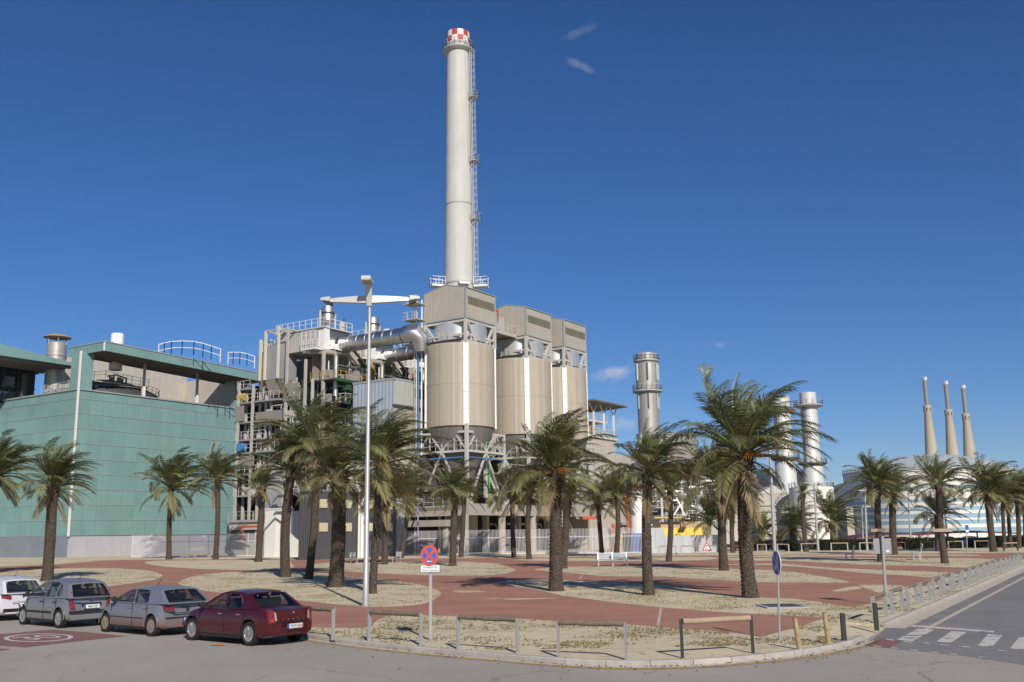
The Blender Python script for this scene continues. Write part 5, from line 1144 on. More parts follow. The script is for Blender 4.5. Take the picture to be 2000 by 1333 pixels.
def palm(bx, by, tx, ty, w, R_, label, dens=1.0, fruit=0, flat=0.0, seed=0, plank=None, skirt=1.0):
    rr = random.Random(seed * 13 + int(bx)); B = park(bx, by); Y = B.y; top = at(tx, ty, Y); h = top.z - B.z
    r = thing('date_palm', B, label, 'palm tree', 'date palms in the park')
    near = Y < 70; rw = w / F_PX * Y / 2 * .83; Rm = R_ / F_PX * Y * 1.0; dens *= rr.uniform(.85, 1.1); gap = rr.random() * NA
    ht = h - .10 * Rm            # trunk top
    lean = Vector((top.x - B.x, 0, 0)); bow = rr.uniform(-.25, .25) * min(1, h / 8)
    dz = .055 if near else .11; nseg = 16 if near else 10; rows = int(ht / dz); mb = MB(); vs = []; fs = []
    cell = .165 if near else .22
    ax = lambda z: Vector((lean.x * (z / h) ** 1.3 + bow * sin(pi * z / h), .15 * bow * sin(pi * z / h), 0))
    for i in range(rows + 1):
        z = ht * i / rows; fz = z / ht
        rad_ = rw * (1.0 + .30 * math.exp(-z / .35) + .0 * fz + (.38 * max(0, (z - (ht - 1.1)) / 1.1) ** 1.2)) * (1 - .10 * fz)
        rad_ *= 1 + .04 * noise.noise(Vector((z * .8, bx, 0)))
        for j in range(nseg):
            a = 2 * pi * j / nseg
            fr_ = (z / cell + (.5 if j % 2 else 0) + .13 * j) % 1.0
            rr_ = rad_ * (1 + .26 * fr_ * (1 if fr_ < .82 else .2) + .05 * noise.noise(Vector((j * 1.7, z * 3, bx))))
            c = ax(z); vs.append((B.x + c.x + rr_ * cos(a), B.y + c.y + rr_ * sin(a), B.z - .05 + z))
        if i:
            for j in range(nseg): fs.append(((i - 1) * nseg + j, (i - 1) * nseg + (j + 1) % nseg, i * nseg + (j + 1) % nseg, i * nseg + j))
    fs.append(tuple(range(rows * nseg, (rows + 1) * nseg)))
    mb.add(vs, fs).build('trunk', 'trunk', r)
    ctop = ax(ht)
    # cut leaf bases under the crown
    mb = MB(); nb = 46 if near else 18; zt = B.z + ht
    for k in range(nb):
        a = k * 2.4; z = zt - .95 + 1.05 * k / nb; rb = rw * (1.12 + .22 * k / nb); d = Vector((cos(a), sin(a), .9)).normalized(); t = Vector((-sin(a), cos(a), 0))
        c = Vector((B.x + ctop.x + rb * cos(a), B.y + ctop.y + rb * sin(a), z)); L = rw * rr.uniform(.35, .75); q = c + d * L; hw = rw * .17
        n_ = d.cross(t) * hw * .5
        mb.hexa([c - t * hw - n_, c + t * hw - n_, c + t * hw + n_, c - t * hw + n_], [q - t * hw * .6 - n_ * .5, q + t * hw * .6 - n_ * .5, q + t * hw * .6 + n_ * .5, q - t * hw * .6 + n_ * .5])
    mb.build('leaf_bases', 'trunk_boots', r)
    counts = [10, 15, 16, 14, 10, 6, int(4 * skirt)]
    if flat: counts = [3, 5, 8, 11, 12, 9, 5]
    for ci, c in enumerate(counts):
        c = max(2, round(c * dens)) if c else 0
        a0 = rr.random() * NA
        for k in range(c):
            ai = int(a0 + k * NA / c + rr.uniform(-.6, .6)) % NA
            if abs((ai - gap + NA / 2) % NA - NA / 2) < 1.6 and rr.random() < .5: continue
            o = link('frond', FR[(ci, ai, near)], r); L = Rm * 1.10 * CLS[ci][1] * rr.uniform(.72, 1.15)
            o.location = (ctop.x + rr.uniform(-.1, .1) * rw, ctop.y + rr.uniform(-.1, .1) * rw, ht - .05 + (.25 * rw if ci < 3 else -.35 * rw * (ci - 2)))
            o.scale = (L, L, L); o.rotation_euler = (rr.uniform(-.20, .20), rr.uniform(-.20, .20), rr.uniform(-.25, .25))
    for k in range(fruit):
        o = link('fruit_stalk', STALK, r); s = Rm * .42; o.scale = (s, s, s); o.location = (ctop.x, ctop.y, ht - .1); o.rotation_euler = (0, rr.uniform(-.3, .2), k * 2.1 + rr.random() - 1.8)
    if plank:
        z = at(bx, plank, Y).z - B.z; zc = ax(z); 
        MB().box(B.x + zc.x - .72, B.x + zc.x + .72, B.y + zc.y - rw - .09, B.y + zc.y - rw - .03, B.z + z - .12, B.z + z + .12).build('tied_plank', 'wood_fresh', r, label='pale wooden board tied across the trunk')
    return r
PALMS = [
 (92, 1135, 104, 938, 22, 84, 'thick palm standing in the sand island behind the parked silver hatchback, left', dict()),
 (-22, 1122, -4, 918, 20, 78, 'palm cut off by the left edge of the photo', dict()),
 (330, 1093, 335, 945, 11, 72, 'left one of two palms before the green hall', dict(dens=.9)),
 (421, 1093, 425, 930, 11, 62, 'right one of two palms before the green hall', dict(dens=.9)),
 (505, 1098, 513, 946, 14, 42, 'small-crowned palm at the right corner of the green hall', dict(dens=.8, fruit=1)),
 (558, 1128, 572, 905, 20, 78, 'leftmost of three dark palm trunks grouped left of the lamp post', dict()),
 (603, 1131, 616, 858, 16, 106, 'tallest palm of the group left of the lamp post', dict(fruit=2)),
 (655, 1147, 660, 915, 30, 92, 'palm with very thick trunk just left of the lamp post', dict(fruit=1)),
 (727, 1160, 742, 892, 16, 118, 'large palm standing right behind the lamp post', dict(fruit=2)),
 (751, 1103, 757, 965, 13, 66, 'palm with drooping crown right of the lamp post, beside the bench', dict(fruit=1)),
 (784, 1090, 800, 960, 10, 66, 'slanting palm before the right end of the dark shed', dict(dens=.8, fruit=1)),
 (884, 1106, 889, 950, 15, 55, 'palm before the first concrete column, behind the no-stopping sign', dict(dens=.9)),
 (900, 1089, 906, 962, 10, 45, 'thin palm close behind the palm at the first concrete column', dict(dens=.7)),
 (1004, 1089, 1000, 962, 10, 56, 'left one of two thin palms before the concrete deck', dict(dens=.8)),
 (1034, 1093, 1036, 955, 11, 58, 'right one of two thin palms before the concrete deck', dict(dens=.8, fruit=1)),
 (1086, 1155, 1086, 905, 27, 122, 'big palm with thick trunk in the middle of the park before the third silo', dict(fruit=4)),
 (1099, 1111, 1108, 965, 17, 58, 'palm hidden close behind the big middle palm', dict(dens=.7)),
 (1176, 1087, 1168, 977, 10, 50, 'left one of two slender palms behind the double bench', dict(dens=.8, fruit=2)),
 (1204, 1089, 1205, 962, 11, 58, 'right one of two slender palms behind the double bench', dict(dens=.8)),
 (1267, 1163, 1266, 910, 21, 96, 'tall palm with pale brown trunk right of the double bench', dict()),
 (1306, 1097, 1308, 950, 12, 56, 'palm before the yellow panels', dict(dens=.8)),
 (1414, 1115, 1409, 928, 18, 92, 'palm with drooping fronds left of the biggest palm', dict(fruit=1)),
 (1466, 1168, 1457, 868, 29, 150, 'biggest palm with windswept crown, left of the oval blue sign', dict(fruit=2)),
 (1432, 1080, 1434, 972, 10, 50, 'thin palm between the two large right palms', dict(dens=.7)),
 (1383, 1079, 1386, 1010, 9, 52, 'low palm before the grey sheet fence', dict(dens=.8)),
 (1575, 1078, 1568, 962, 10, 24, 'slim palm with tiny crown before the round white tank', dict(dens=.6)),
 (1548, 1075, 1548, 1024, 12, 52, 'low bushy palm left of the slim palm with tiny crown', dict(dens=.9)),
 (1627, 1074, 1624, 1012, 14, 58, 'low bushy palm with orange fruit stalks, left of the striped tank', dict(dens=.9, fruit=3)),
 (1487, 1076, 1490, 1036, 11, 40, 'low bushy palm right of the biggest palm', dict(dens=.7)),
 (1722, 1098, 1714, 938, 14, 60, 'leftmost tall palm before the striped tank, board tied to its trunk', dict(plank=1036, skirt=.6)),
 (1746, 1084, 1743, 957, 15, 52, 'second tall palm before the striped tank, without a board', dict(dens=.85)),
 (1846, 1101, 1834, 938, 14, 60, 'palm in the middle of the striped tank with a board tied to its trunk', dict(plank=1036, fruit=0)),
 (1833, 1077, 1831, 1000, 10, 54, 'shorter palm just behind the middle palm with the board', dict(dens=.8)),
 (1941, 1078, 1929, 952, 14, 62, 'thick palm before the right part of the striped tank', dict(fruit=1)),
 (1963, 1072, 1958, 968, 8, 46, 'first slim palm of the row at the right edge', dict(dens=.75)),
 (1975, 1070, 1970, 964, 8, 48, 'second slim palm of the row at the right edge', dict(dens=.75)),
 (1990, 1071, 1984, 960, 10, 52, 'third palm of the row at the right edge', dict(dens=.75)),
 (2004, 1069, 2000, 962, 10, 52, 'outermost palm cut by the right edge of the photo', dict(dens=.75)),
]
for i, (bx, by, tx, ty, w, R_, lab, kw) in enumerate(PALMS): palm(bx, by, tx, ty, w, R_, lab, seed=i, **kw)
# low hedge and dark shrubs by the car park
def hedge(px0, px1, ytop, Y, dep, label, seed):
    rr = random.Random(seed); a, b = at(px0, 1070, Y), at(px1, 1070, Y); z0 = g(Y) + KERB; zt = at((px0 + px1) / 2, ytop, Y).z
    r = thing('hedge', Vector(((a.x + b.x) / 2, Y, z0)), label, 'hedge', 'clipped hedges by the car park')
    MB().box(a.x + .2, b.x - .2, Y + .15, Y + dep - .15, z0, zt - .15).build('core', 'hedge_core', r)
    mb = MB(); n = int((b.x - a.x) * 260)
    for i in range(n):
        x = rr.uniform(a.x, b.x); f_ = rr.random()
        if f_ < .6: y, z = Y + rr.uniform(-.1, .2), rr.uniform(z0, zt)
        else: y, z = Y + rr.uniform(0, dep), zt + rr.uniform(-.2, .12)
        z += .12 * noise.noise(Vector((x * .7, seed, 0)))
        u_ = Vector((rr.uniform(-1, 1), rr.uniform(-1, 1), rr.uniform(-1, 1))).normalized() * .13; v_ = Vector((rr.uniform(-1, 1), rr.uniform(-1, 1), rr.uniform(-1, 1))).normalized() * .08
        c = Vector((x, y, z)); mb.add([c - u_, c + v_, c + u_, c - v_], [(0, 1, 2, 3)])
    mb.build('foliage', 'hedge', r, kind='stuff')
hedge(1608, 1706, 1056, 119, 2.0, 'long clipped hedge left of the twin sign board', 1); hedge(1772, 1828, 1053, 120, 2.2, 'dark hedge left of the middle palm with the board', 2)
hedge(1850, 1884, 1053, 120, 2, 'short hedge right of the middle palm with the board', 3); hedge(1945, 2060, 1048, 122, 2.4, 'hedge at the right edge behind the slim palms', 4)
hedge(1535, 1562, 1062, 118, 1.4, 'small hedge left of the slim palm', 5); hedge(1728, 1750, 1051, 121, 2.0, 'tall dark shrub block behind the second tall palm', 6); hedge(1897, 1932, 1054, 121, 1.5, 'clipped hedge left of the thick right palm', 7)
# ================================================================== street lamps
def lamp_head(mb, dark, glassb, c, d, L, w):
    d = d.normalized(); t = Vector((-d.y, d.x, 0)); up = Vector((0, 0, 1))
    P = lambda a, b, z: c + d * a + t * b + up * z
    mb.hexa([P(0, -w * .5, -.10), P(L, -w * .32, -.02), P(L, w * .32, -.02), P(0, w * .5, -.10)], [P(0, -w * .4, .12), P(L, -w * .2, .10), P(L, w * .2, .10), P(0, w * .4, .12)])
    dark.hexa([P(-.06 * L, -w * .46, -.24), P(L * .62, -w * .38, -.15), P(L * .62, w * .38, -.15), P(-.06 * L, w * .46, -.24)], [P(-.05 * L, -w * .5, -.11), P(L * .7, -w * .42, -.04), P(L * .7, w * .42, -.04), P(-.05 * L, w * .5, -.11)])
def big_lamp():
    B = park(714, 1185); Y = B.y; r = thing('street_lamp', B, 'tall silver street lamp with two winged arms, in front of the plant', 'street lamp')
    T_ = at(722, 590, Y); h = T_.z - B.z; px = lambda n: n / F_PX * Y
    dx = T_.x - B.x
    MB().path([B + Vector((0, 0, -.02)), B + Vector((dx * .1, 0, 1.2)), B + Vector((dx * .1, 0, 1.22)), B + Vector((dx, 0, h))], [px(6.0), px(5.5), px(5.1), px(2.8)], 20).build('pole', 'lamp_metal', r, True)
    MB().lathe(B, [(px(9.5), 0), (px(9.5), .05), (px(7.4), .08)], 20).build('base_plate', 'galv', r)
    top = Vector((T_.x, Y, T_.z))
    for s_, name in ((-1, 'left'), (1, 'right')):
        d = Vector((s_, .12, 0)).normalized(); L = px(100)
        mb = MB(); up = Vector((0, 0, 1)); t = Vector((-d.y, d.x, 0))
        stn = [(0, .34, -.02, .12), (.3, .29, .0, .11), (.62, .21, .02, .09), (.86, .13, .0, .08)]
        vs = []; fs = []
        for (a, hh, zc, ww) in stn: c = top + d * (a * L) + up * (zc + .12); vs += [c - t * ww - up * hh * .5, c + t * ww - up * hh * .5, c + t * ww * .6 + up * hh * .5, c - t * ww * .6 + up * hh * .5]
        for i in range(3): o = i * 4; fs += [(o + k, o + (k + 1) % 4, o + 4 + (k + 1) % 4, o + 4 + k) for k in range(4)]
        fs += [(0, 1, 2, 3), (12, 13, 14, 15)]
        arm = mb.add(vs, fs).build('arm', 'lamp_paint', r)
        a_, b_ = MB(), MB(); lamp_head(a_, b_, None, top + d * (L * .80) + up * .16, d, L * .2, .5); hd = a_.build('lamp_head', 'lamp_paint', r); b_.build('lamp_diffuser', 'lamp_dark', hd)
    # third head on a fin above, pointing towards the camera
    up = Vector((0, 0, 1)); f = Vector((0, -1, 0)); c = top
    MB().hexa([c + Vector((-.10, .1, -.25)), c + Vector((.10, .1, -.25)), c + Vector((.10, -.12, -.2)), c + Vector((-.10, -.12, -.2))], [c + Vector((-.17, -.30, px(33))), c + Vector((.14, -.30, px(33))), c + Vector((.14, -.45, px(33))), c + Vector((-.17, -.45, px(33)))]).build('upright_arm', 'lamp_paint', r)
    hd = MB().hexa([c + Vector((-.22, -1.1, px(35))), c + Vector((.19, -1.1, px(35))), c + Vector((.21, -.25, px(33))), c + Vector((-.24, -.25, px(33)))], [c + Vector((-.20, -1.1, px(41))), c + Vector((.17, -1.1, px(41))), c + Vector((.19, -.25, px(41))), c + Vector((-.22, -.25, px(41)))]).build('lamp_head', 'lamp_paint', r)
    MB().hexa([c + Vector((-.20, -1.12, px(32))), c + Vector((.17, -1.12, px(32))), c + Vector((.19, -.4, px(31))), c + Vector((-.22, -.4, px(31)))], [c + Vector((-.21, -1.09, px(36))), c + Vector((.18, -1.09, px(36))), c + Vector((.20, -.4, px(35))), c + Vector((-.23, -.4, px(35)))]).build('lamp_diffuser', 'lamp_glass', hd)
big_lamp()
def small_lamp(bx, by, tx, ty, w, label, arms):
    B = park(bx, by); Y = B.y; T_ = at(tx, ty, Y); px = lambda n: n / F_PX * Y
    r = thing('street_lamp', B, label, 'street lamp', 'lamps in the background')
    MB().path([B, B + Vector((0, 0, 1)), Vector((T_.x, Y, T_.z))], [px(w * .62), px(w * .55), px(w * .38)], 12).build('pole', 'lamp_metal', r, True)
    top = Vector((T_.x, Y, T_.z))
    for s_ in arms:
        d = Vector((s_, .2, 0)); MB().beam(top, top + d * px(10), .14).build('arm', 'lamp_paint', r)
        a_, b_ = MB(), MB(); lamp_head(a_, b_, None, top + d * px(9), d, px(9), .4); hd = a_.build('lamp_head', 'lamp_paint', r); b_.build('lamp_diffuser', 'lamp_dark', hd)
small_lamp(1515, 1106, 1503, 868, 6.5, 'slim lamp post behind the oval blue sign', (-1, 1)); small_lamp(1598, 1076, 1590, 944, 4.2, 'thin white lamp post right of the slim palm with tiny crown', (-1, 1))
small_lamp(1694, 1075, 1689, 958, 4.2, 'white lamp post before the left edge of the striped tank', (-1, 1)); small_lamp(1687, 1072, 1683, 990, 3, 'shorter thin post beside the lamp at the striped tank', (1,))
small_lamp(1780, 1072, 1773, 935, 3.4, 'thin lamp post rising before the striped tank, middle left', (1,))

# ================================================================== signs
def txt(body, size, origin, ex, ey, material, parent, name='lettering', sx=1.0):
    me = text_mesh(body, size); me.materials.clear(); me.materials.append(M[material]); n = ex.cross(ey); off_ = base_of(parent)
    for v in me.vertices: c = v.co.copy(); v.co = origin + ex * (c.x * sx) + ey * c.y + n * .002 - off_
    return link(name, me, parent)
def disc(mb, c, ex, ey, rx, ry, d0, d1, n=40, a0=0, a1=2 * pi):
    nn = ex.cross(ey)
    pts = [c + ex * (rx * cos(a0 + (a1 - a0) * i / n)) + ey * (ry * sin(a0 + (a1 - a0) * i / n)) for i in range(n)]
    k = len(pts); mb.add([p + nn * d0 for p in pts] + [p + nn * d1 for p in pts], [(i, (i + 1) % k, k + (i + 1) % k, k + i) for i in range(k)] + [tuple(range(k))[::-1], tuple(range(k, 2 * k))])
def no_stop():
    B = park(841, 1251); Y = B.y; r = thing('no_stopping_sign', B, 'round red and blue no-stopping sign with white text plate below', 'road sign')
    MB().box(B.x - .04, B.x + .04, Y - .02, Y + .02, B.z - .02, at(839, 1070, Y).z).build('post', 'galv', r)
    c = at(838.5, 1085.5, Y - .05); ex, ey = Vector((.985, .17, 0)), Vector((0, 0, 1)); nn = ex.cross(ey); R_ = .278
    mb = MB(); disc(mb, c, ex, ey, R_ * .90, R_ * 1.04, .02, .035); mb.build('disc', 'sign_red', r)
    # blue quarters between the red bars
    for q in range(4):
        mid = q * pi / 2; pts = []
        for i in range(13): a = mid - pi / 4 + .20 + (pi / 2 - .40) * i / 12; pts.append((cos(a) * .74, sin(a) * .74))
        pts.append((cos(mid) * .17, sin(mid) * .17)); mb = MB(); k = len(pts)
        mb.add([c + ex * (p[0] * R_ * .9) + ey * (p[1] * R_ * 1.04) + nn * .0375 for p in pts], [tuple(range(k))]); mb.build('blue_field', 'sign_blue', r)
    mb = MB(); a = [(-.26, -.56), (-.12, -.47), (-.12, -.53), (.22, -.53), (.22, -.60), (-.12, -.60), (-.12, -.66)]
    mb.add([c + ex * (p[0] * R_) + ey * (p[1] * R_) + nn * .040 for p in a], [tuple(range(7))]); mb.build('white_arrow', 'sign_white', r)
    p = at(840, 1111, Y - .05); pl = MB(); hw, hh = .275, .105
    pl.hexa([p - ex * hw - ey * hh + nn * .0, p + ex * hw - ey * hh + nn * .0, p + ex * hw + ey * hh, p - ex * hw + ey * hh], [p - ex * hw - ey * hh + nn * .02, p + ex * hw - ey * hh + nn * .02, p + ex * hw + ey * hh + nn * .02, p - ex * hw + ey * hh + nn * .02]).build('text_plate_frame', 'steel_black', r)
    hw, hh = .262, .093; q = p + nn * .022
    plate = MB().add([q - ex * hw - ey * hh, q + ex * hw - ey * hh, q + ex * hw + ey * hh, q - ex * hw + ey * hh], [(0, 1, 2, 3)]).build('text_plate', 'sign_white', r)
    txt('Excepte de', .085, q + ey * .04 + nn * .002, ex, ey, 'ink', plate); txt('dilluns a divendres', .085, q - ey * .045 + nn * .002, ex, ey, 'ink', plate, sx=.72)
no_stop()
def oval_sign():
    B = park(1523, 1251); Y = B.y; r = thing('blue_path_sign', B, 'blue disc sign for pedestrians and bicycles, turned sideways on thin post', 'road sign')
    T_ = at(1518, 1082, Y); MB().path([B, Vector((T_.x, Y, T_.z))], .03, 10).build('post', 'galv', r, True)
    c = at(1519.5, 1100, Y - .05); ex = Vector((cos(rad(84.6)), -sin(rad(84.6)), 0)) ; ey = Vector((0, 0, 1)); nn = ex.cross(ey)
    if nn.y > 0: nn = -nn; ex = -ex
    R_ = .32
    mb = MB(); disc(mb, c, ex, ey, R_, R_, .03, .045); mb.build('disc', 'sign_white', r)
    mb = MB(); disc(mb, c, ex, ey, R_ * .94, R_ * .94, .045, .0475); blue = mb.build('blue_field', 'sign_blue', r)
    P = lambda x, y, z=.0495: c + ex * (x * R_) + ey * (y * R_) + nn * z
    w = .035; mb = MB(); d = Vector((.62, -.72, 0)); 
    mb.add([P(-.60, .66), P(-.53, .72), P(.60, -.62), P(.53, -.69)], [(0, 1, 2, 3)]); mb.build('white_slash', 'sign_white', r)
    mb = MB(); disc(mb, P(.32, .62, .046), ex, ey, .09 * R_, .11 * R_, .002, .004, 14)
    mb.add([P(.20, .48), P(.44, .48), P(.40, .18), P(.26, .18)], [(0, 1, 2, 3)]); mb.add([P(.26, .18), P(.33, .18), P(.24, -.18), P(.16, -.18)], [(0, 1, 2, 3)]); mb.add([P(.34, .18), P(.41, .18), P(.50, -.16), P(.42, -.16)], [(0, 1, 2, 3)]); mb.build('walker', 'sign_white', r)
    mb = MB()
    for x in (-.42, .12):
        k = 18
        for i in range(k):
            a, b_ = 2 * pi * i / k, 2 * pi * (i + 1) / k; o = (x, -.42); mb.add([P(o[0] + .19 * cos(a), o[1] + .17 * sin(a)), P(o[0] + .19 * cos(b_), o[1] + .17 * sin(b_)), P(o[0] + .13 * cos(b_), o[1] + .12 * sin(b_)), P(o[0] + .13 * cos(a), o[1] + .12 * sin(a))], [(0, 1, 2, 3)])
    for a, b_ in (((-.42, -.42), (-.22, -.12)), ((-.22, -.12), (.06, -.14)), ((.06, -.14), (.12, -.42)), ((.06, -.14), (-.12, -.42)), ((-.12, -.42), (-.42, -.42)), ((-.12, -.42), (-.24, -.06)), ((.06, -.14), (.03, -.02))):
        p, q = P(*a), P(*b_); t = (q - p).cross(nn).normalized() * .010; mb.add([p - t, p + t, q + t, q - t], [(0, 1, 2, 3)])
    mb.build('bicycle', 'sign_white', r)
oval_sign()
B = park(1731, 1182); Y = B.y; r = thing('twin_sign_board', B, 'two grey sign backs side by side on one post beside the log barriers', 'road sign')
T_ = at(1723, 1048, Y); MB().path([B, Vector((T_.x, Y, T_.z))], .06, 10).build('post', 'galv', r, True)
for a, b_, y0, y1 in ((1709, 1721.5, 1052, 1082), (1724.5, 1741, 1052, 1083)):
    p, q = at(a, y1, Y), at(b_, y0, Y); MB().box(p.x, q.x, Y + .07, Y + .10, p.z, q.z).build('panel', 'sign_back', r)
p = at(1735, 1077, Y); MB().box(p.x - .06, p.x + .06, Y + .060, Y + .0695, p.z - .03, p.z + .04).build('sticker', 'sign_white', r)
p = at(1722.8, 1067, Y); MB().box(p.x - .05, p.x + .05, Y + .02, Y + .07, p.z - .5, p.z + .36).build('bracket', 'steel_black', r)
B = park(1889, 1080); p = at(1888, 1033, B.y); r = thing('parking_sign', B, 'small blue and white parking sign on a thin post, far right', 'road sign'); MB().tube(B, Vector((p.x, B.y, p.z)), .05, 8).build('post', 'galv', r); MB().box(p.x - .16, p.x + .16, B.y - .09, B.y - .06, p.z - .1, p.z + .35).build('panel', 'sign_blue', r); MB().box(p.x - .16, p.x + .16, B.y - .09, B.y - .06, p.z - .35, p.z - .13).build('lower_panel', 'sign_white', r)
B = park(1380, 1082); p = at(1380, 1066, B.y); r = thing('works_sign', B, 'small white triangular works sign leaning at the grey sheet fence', 'road sign')
MB().add([p + Vector((-.55, -.1, -.55)), p + Vector((.55, -.1, -.55)), p + Vector((0, -.1, .5)), p + Vector((-.55, -.06, -.55)), p + Vector((.55, -.06, -.55)), p + Vector((0, -.06, .5))], [(0, 1, 2), (3, 5, 4), (0, 3, 4, 1), (1, 4, 5, 2), (2, 5, 3, 0)]).build('triangle', 'sign_red', r)
MB().add([p + Vector((-.36, -.105, -.42)), p + Vector((.36, -.105, -.42)), p + Vector((0, -.105, .26))], [(0, 1, 2)]).build('white_field', 'sign_white', r)
MB().beam(p + Vector((-.4, 0, -.55)), Vector((B.x - .6, B.y, B.z)), .06).beam(p + Vector((.3, 0, -.5)), Vector((B.x + .2, B.y, B.z)), .06).build('legs', 'galv', r)

# ================================================================== log barriers and bollards
def barrier(A, B, h, label, group, post='galv', bar='wood_grey', pw=.055, br=.066, plate=False):
    A = Vector(A); B = Vector(B); r = thing('log_barrier', (A + B) / 2, label, 'barrier', group); up = Vector((0, 0, 1)); d = (B - A).normalized(); t = Vector((-d.y, d.x, 0))
    for p in (A, B):
        if plate: MB().hexa([p - d * .015 - t * .062 - up * .05, p + d * .015 - t * .062 - up * .05, p + d * .015 + t * .062 - up * .05, p - d * .015 + t * .062 - up * .05], [p - d * .015 - t * .062 + up * h, p + d * .015 - t * .062 + up * h, p + d * .015 + t * .062 + up * (h - .05), p - d * .015 + t * .062 + up * (h - .05)]).build('post', post, r)
        else: MB().beam(p - up * .05, p + up * h, pw * 2, pw * 2.2).build('post', post, r)
    a, b_ = A + up * (h - .05), B + up * (h - .05); n = 6; rr = random.Random(int(A.x * 100))
    MB().path([(a + d * .04).lerp(b_ - d * .04, i / n) + up * rr.uniform(-.008, .008) for i in range(n + 1)], [br * rr.uniform(.93, 1.07) for i in range(n + 1)], 12).build('log', bar, r, True)
    return r
fr = [((721, 1253), (822, 1261), 'first weathered log barrier right of the dark red car'), ((895, 1268), (1011, 1276), 'weathered log barrier right of the no-stopping sign'), ((1091, 1283.5), (1223, 1289), 'weathered log barrier on the nearest bend of the kerb')]
for a, b_, lab in fr: barrier(park(*a), park(*b_), .84, lab, 'weathered log barriers along the near kerb', plate=True)
p = park(650, 1247); barrier(p, p + HEAD * 1.9, .84, 'weathered log barrier partly behind the dark red car', 'weathered log barriers along the near kerb', plate=True)
for k, lab in ((6.3, 'log barrier glimpsed behind the dusty silver hatchback and the red car'), (11.2, 'log barrier glimpsed between the two silver hatchbacks')):
    q = p + HEAD * k; q.z = g(q.y) + KERB; q2 = q + HEAD * 1.9; q2.z = g(q2.y) + KERB; barrier(q, q2, .84, lab, 'weathered log barriers along the near kerb', plate=True)
barrier(park(1333, 1286), park(1471, 1276.5), .86, 'fresh yellow log barrier on dark posts near the corner', 'fresh log barrier', post='steel_black', bar='wood_fresh', pw=.03)
for x, y, top, w, m_, cat, lab in ((1562, 1269, 1208, .062, 'wood_bollard', 'bollard', 'cracked wooden bollard nearest the kerb corner'), (1619, 1258, 1198, .062, 'wood_bollard', 'bollard', 'upright wooden bollard left of the black post'), (1649, 1252, 1199, .055, 'steel_black', 'bollard', 'black square post beside the wooden bollards'), (1712.5, 1228.5, 1179, .055, 'steel_black', 'bollard', 'black square post next to the first roadside barrier')):
    B = park(x, y); zt = at(x, top, B.y).z
    r = thing('bollard', B, lab, cat, 'posts at the crossing')
    if m_ == 'wood_bollard':
        lx = -.07 if x == 1562 else -.06; MB().path([B - Vector((0, 0, .05)), B + Vector((lx * .5, 0, (zt - B.z) * .5)), Vector((B.x + lx, B.y, zt))], [w, w, w * .97], 12).build('shaft', m_, r, True); MB().tube(Vector((B.x + lx, B.y, zt)), Vector((B.x + lx, B.y, zt + .02)), w * .8, 12).build('top', 'wood_grey', r)
    else: MB().box(B.x - w, B.x + w, B.y - w, B.y + w, B.z - .05, zt).build('shaft', m_, r); MB().box(B.x - w * .8, B.x + w * .8, B.y - w * .8, B.y + w * .8, zt, zt + .015).build('cap', 'steel_black', r)
words = ['first', 'second', 'third', 'fourth', 'fifth', 'sixth', 'seventh', 'eighth', 'ninth', 'tenth', 'eleventh', 'twelfth', 'thirteenth', 'fourteenth', 'fifteenth', 'sixteenth', 'seventeenth', 'eighteenth', 'nineteenth', 'twentieth']
s = 0.5; i = 0
while i < 18:
    a = k1 + kd * s + kn * .42; b_ = k1 + kd * (s + 1.75) + kn * .42; a.z = g(a.y) + KERB; b_.z = g(b_.y) + KERB
    barrier(a, b_, .80, '%s low log barrier along the side street counted from the crossing' % words[i], 'log barriers along the side street', plate=True, br=.066); s += 2.75; i += 1
far = [((1380, 1083), (1399, 1082), 'far rail beside the works sign'), ((1480, 1080), (1497, 1080), 'far rail just right of the biggest palm'), ((1519, 1080), (1541, 1080), 'far rail behind the oval blue sign'), ((1566, 1078.5), (1598, 1078), 'far rail at the slim palm before the carport'), ((1624, 1077.5), (1656, 1077), 'far rail before the long hedge, left one'), ((1680, 1077), (1707, 1076.5), 'far rail before the long hedge, right one'), ((1744, 1076), (1769, 1075.5), 'far rail before the red parked car'), ((1800, 1074.5), (1825, 1074), 'far rail left of the middle palm with the board'), ((1853, 1074), (1881, 1073.5), 'far rail right of the middle palm with the board'), ((1905, 1073), (1933, 1073), 'far rail before the parked white vehicle'), ((1288, 1084), (1321, 1083), 'far rail before the grey sheet fence, left one'), ((1330, 1083.5), (1366, 1083), 'far rail before the grey sheet fence, right one')]
for a, b_, lab in far: barrier(park(*a), park(*b_), .95, lab, 'far rails along the car park', bar='wood_fresh', pw=.05, br=.06)
barrier(park(1961, 1077), park(1988, 1076), .85, 'dark rail at the right edge beyond the thick palm', 'dark rail', post='steel_black', bar='wood_fresh', pw=.06, br=.07)

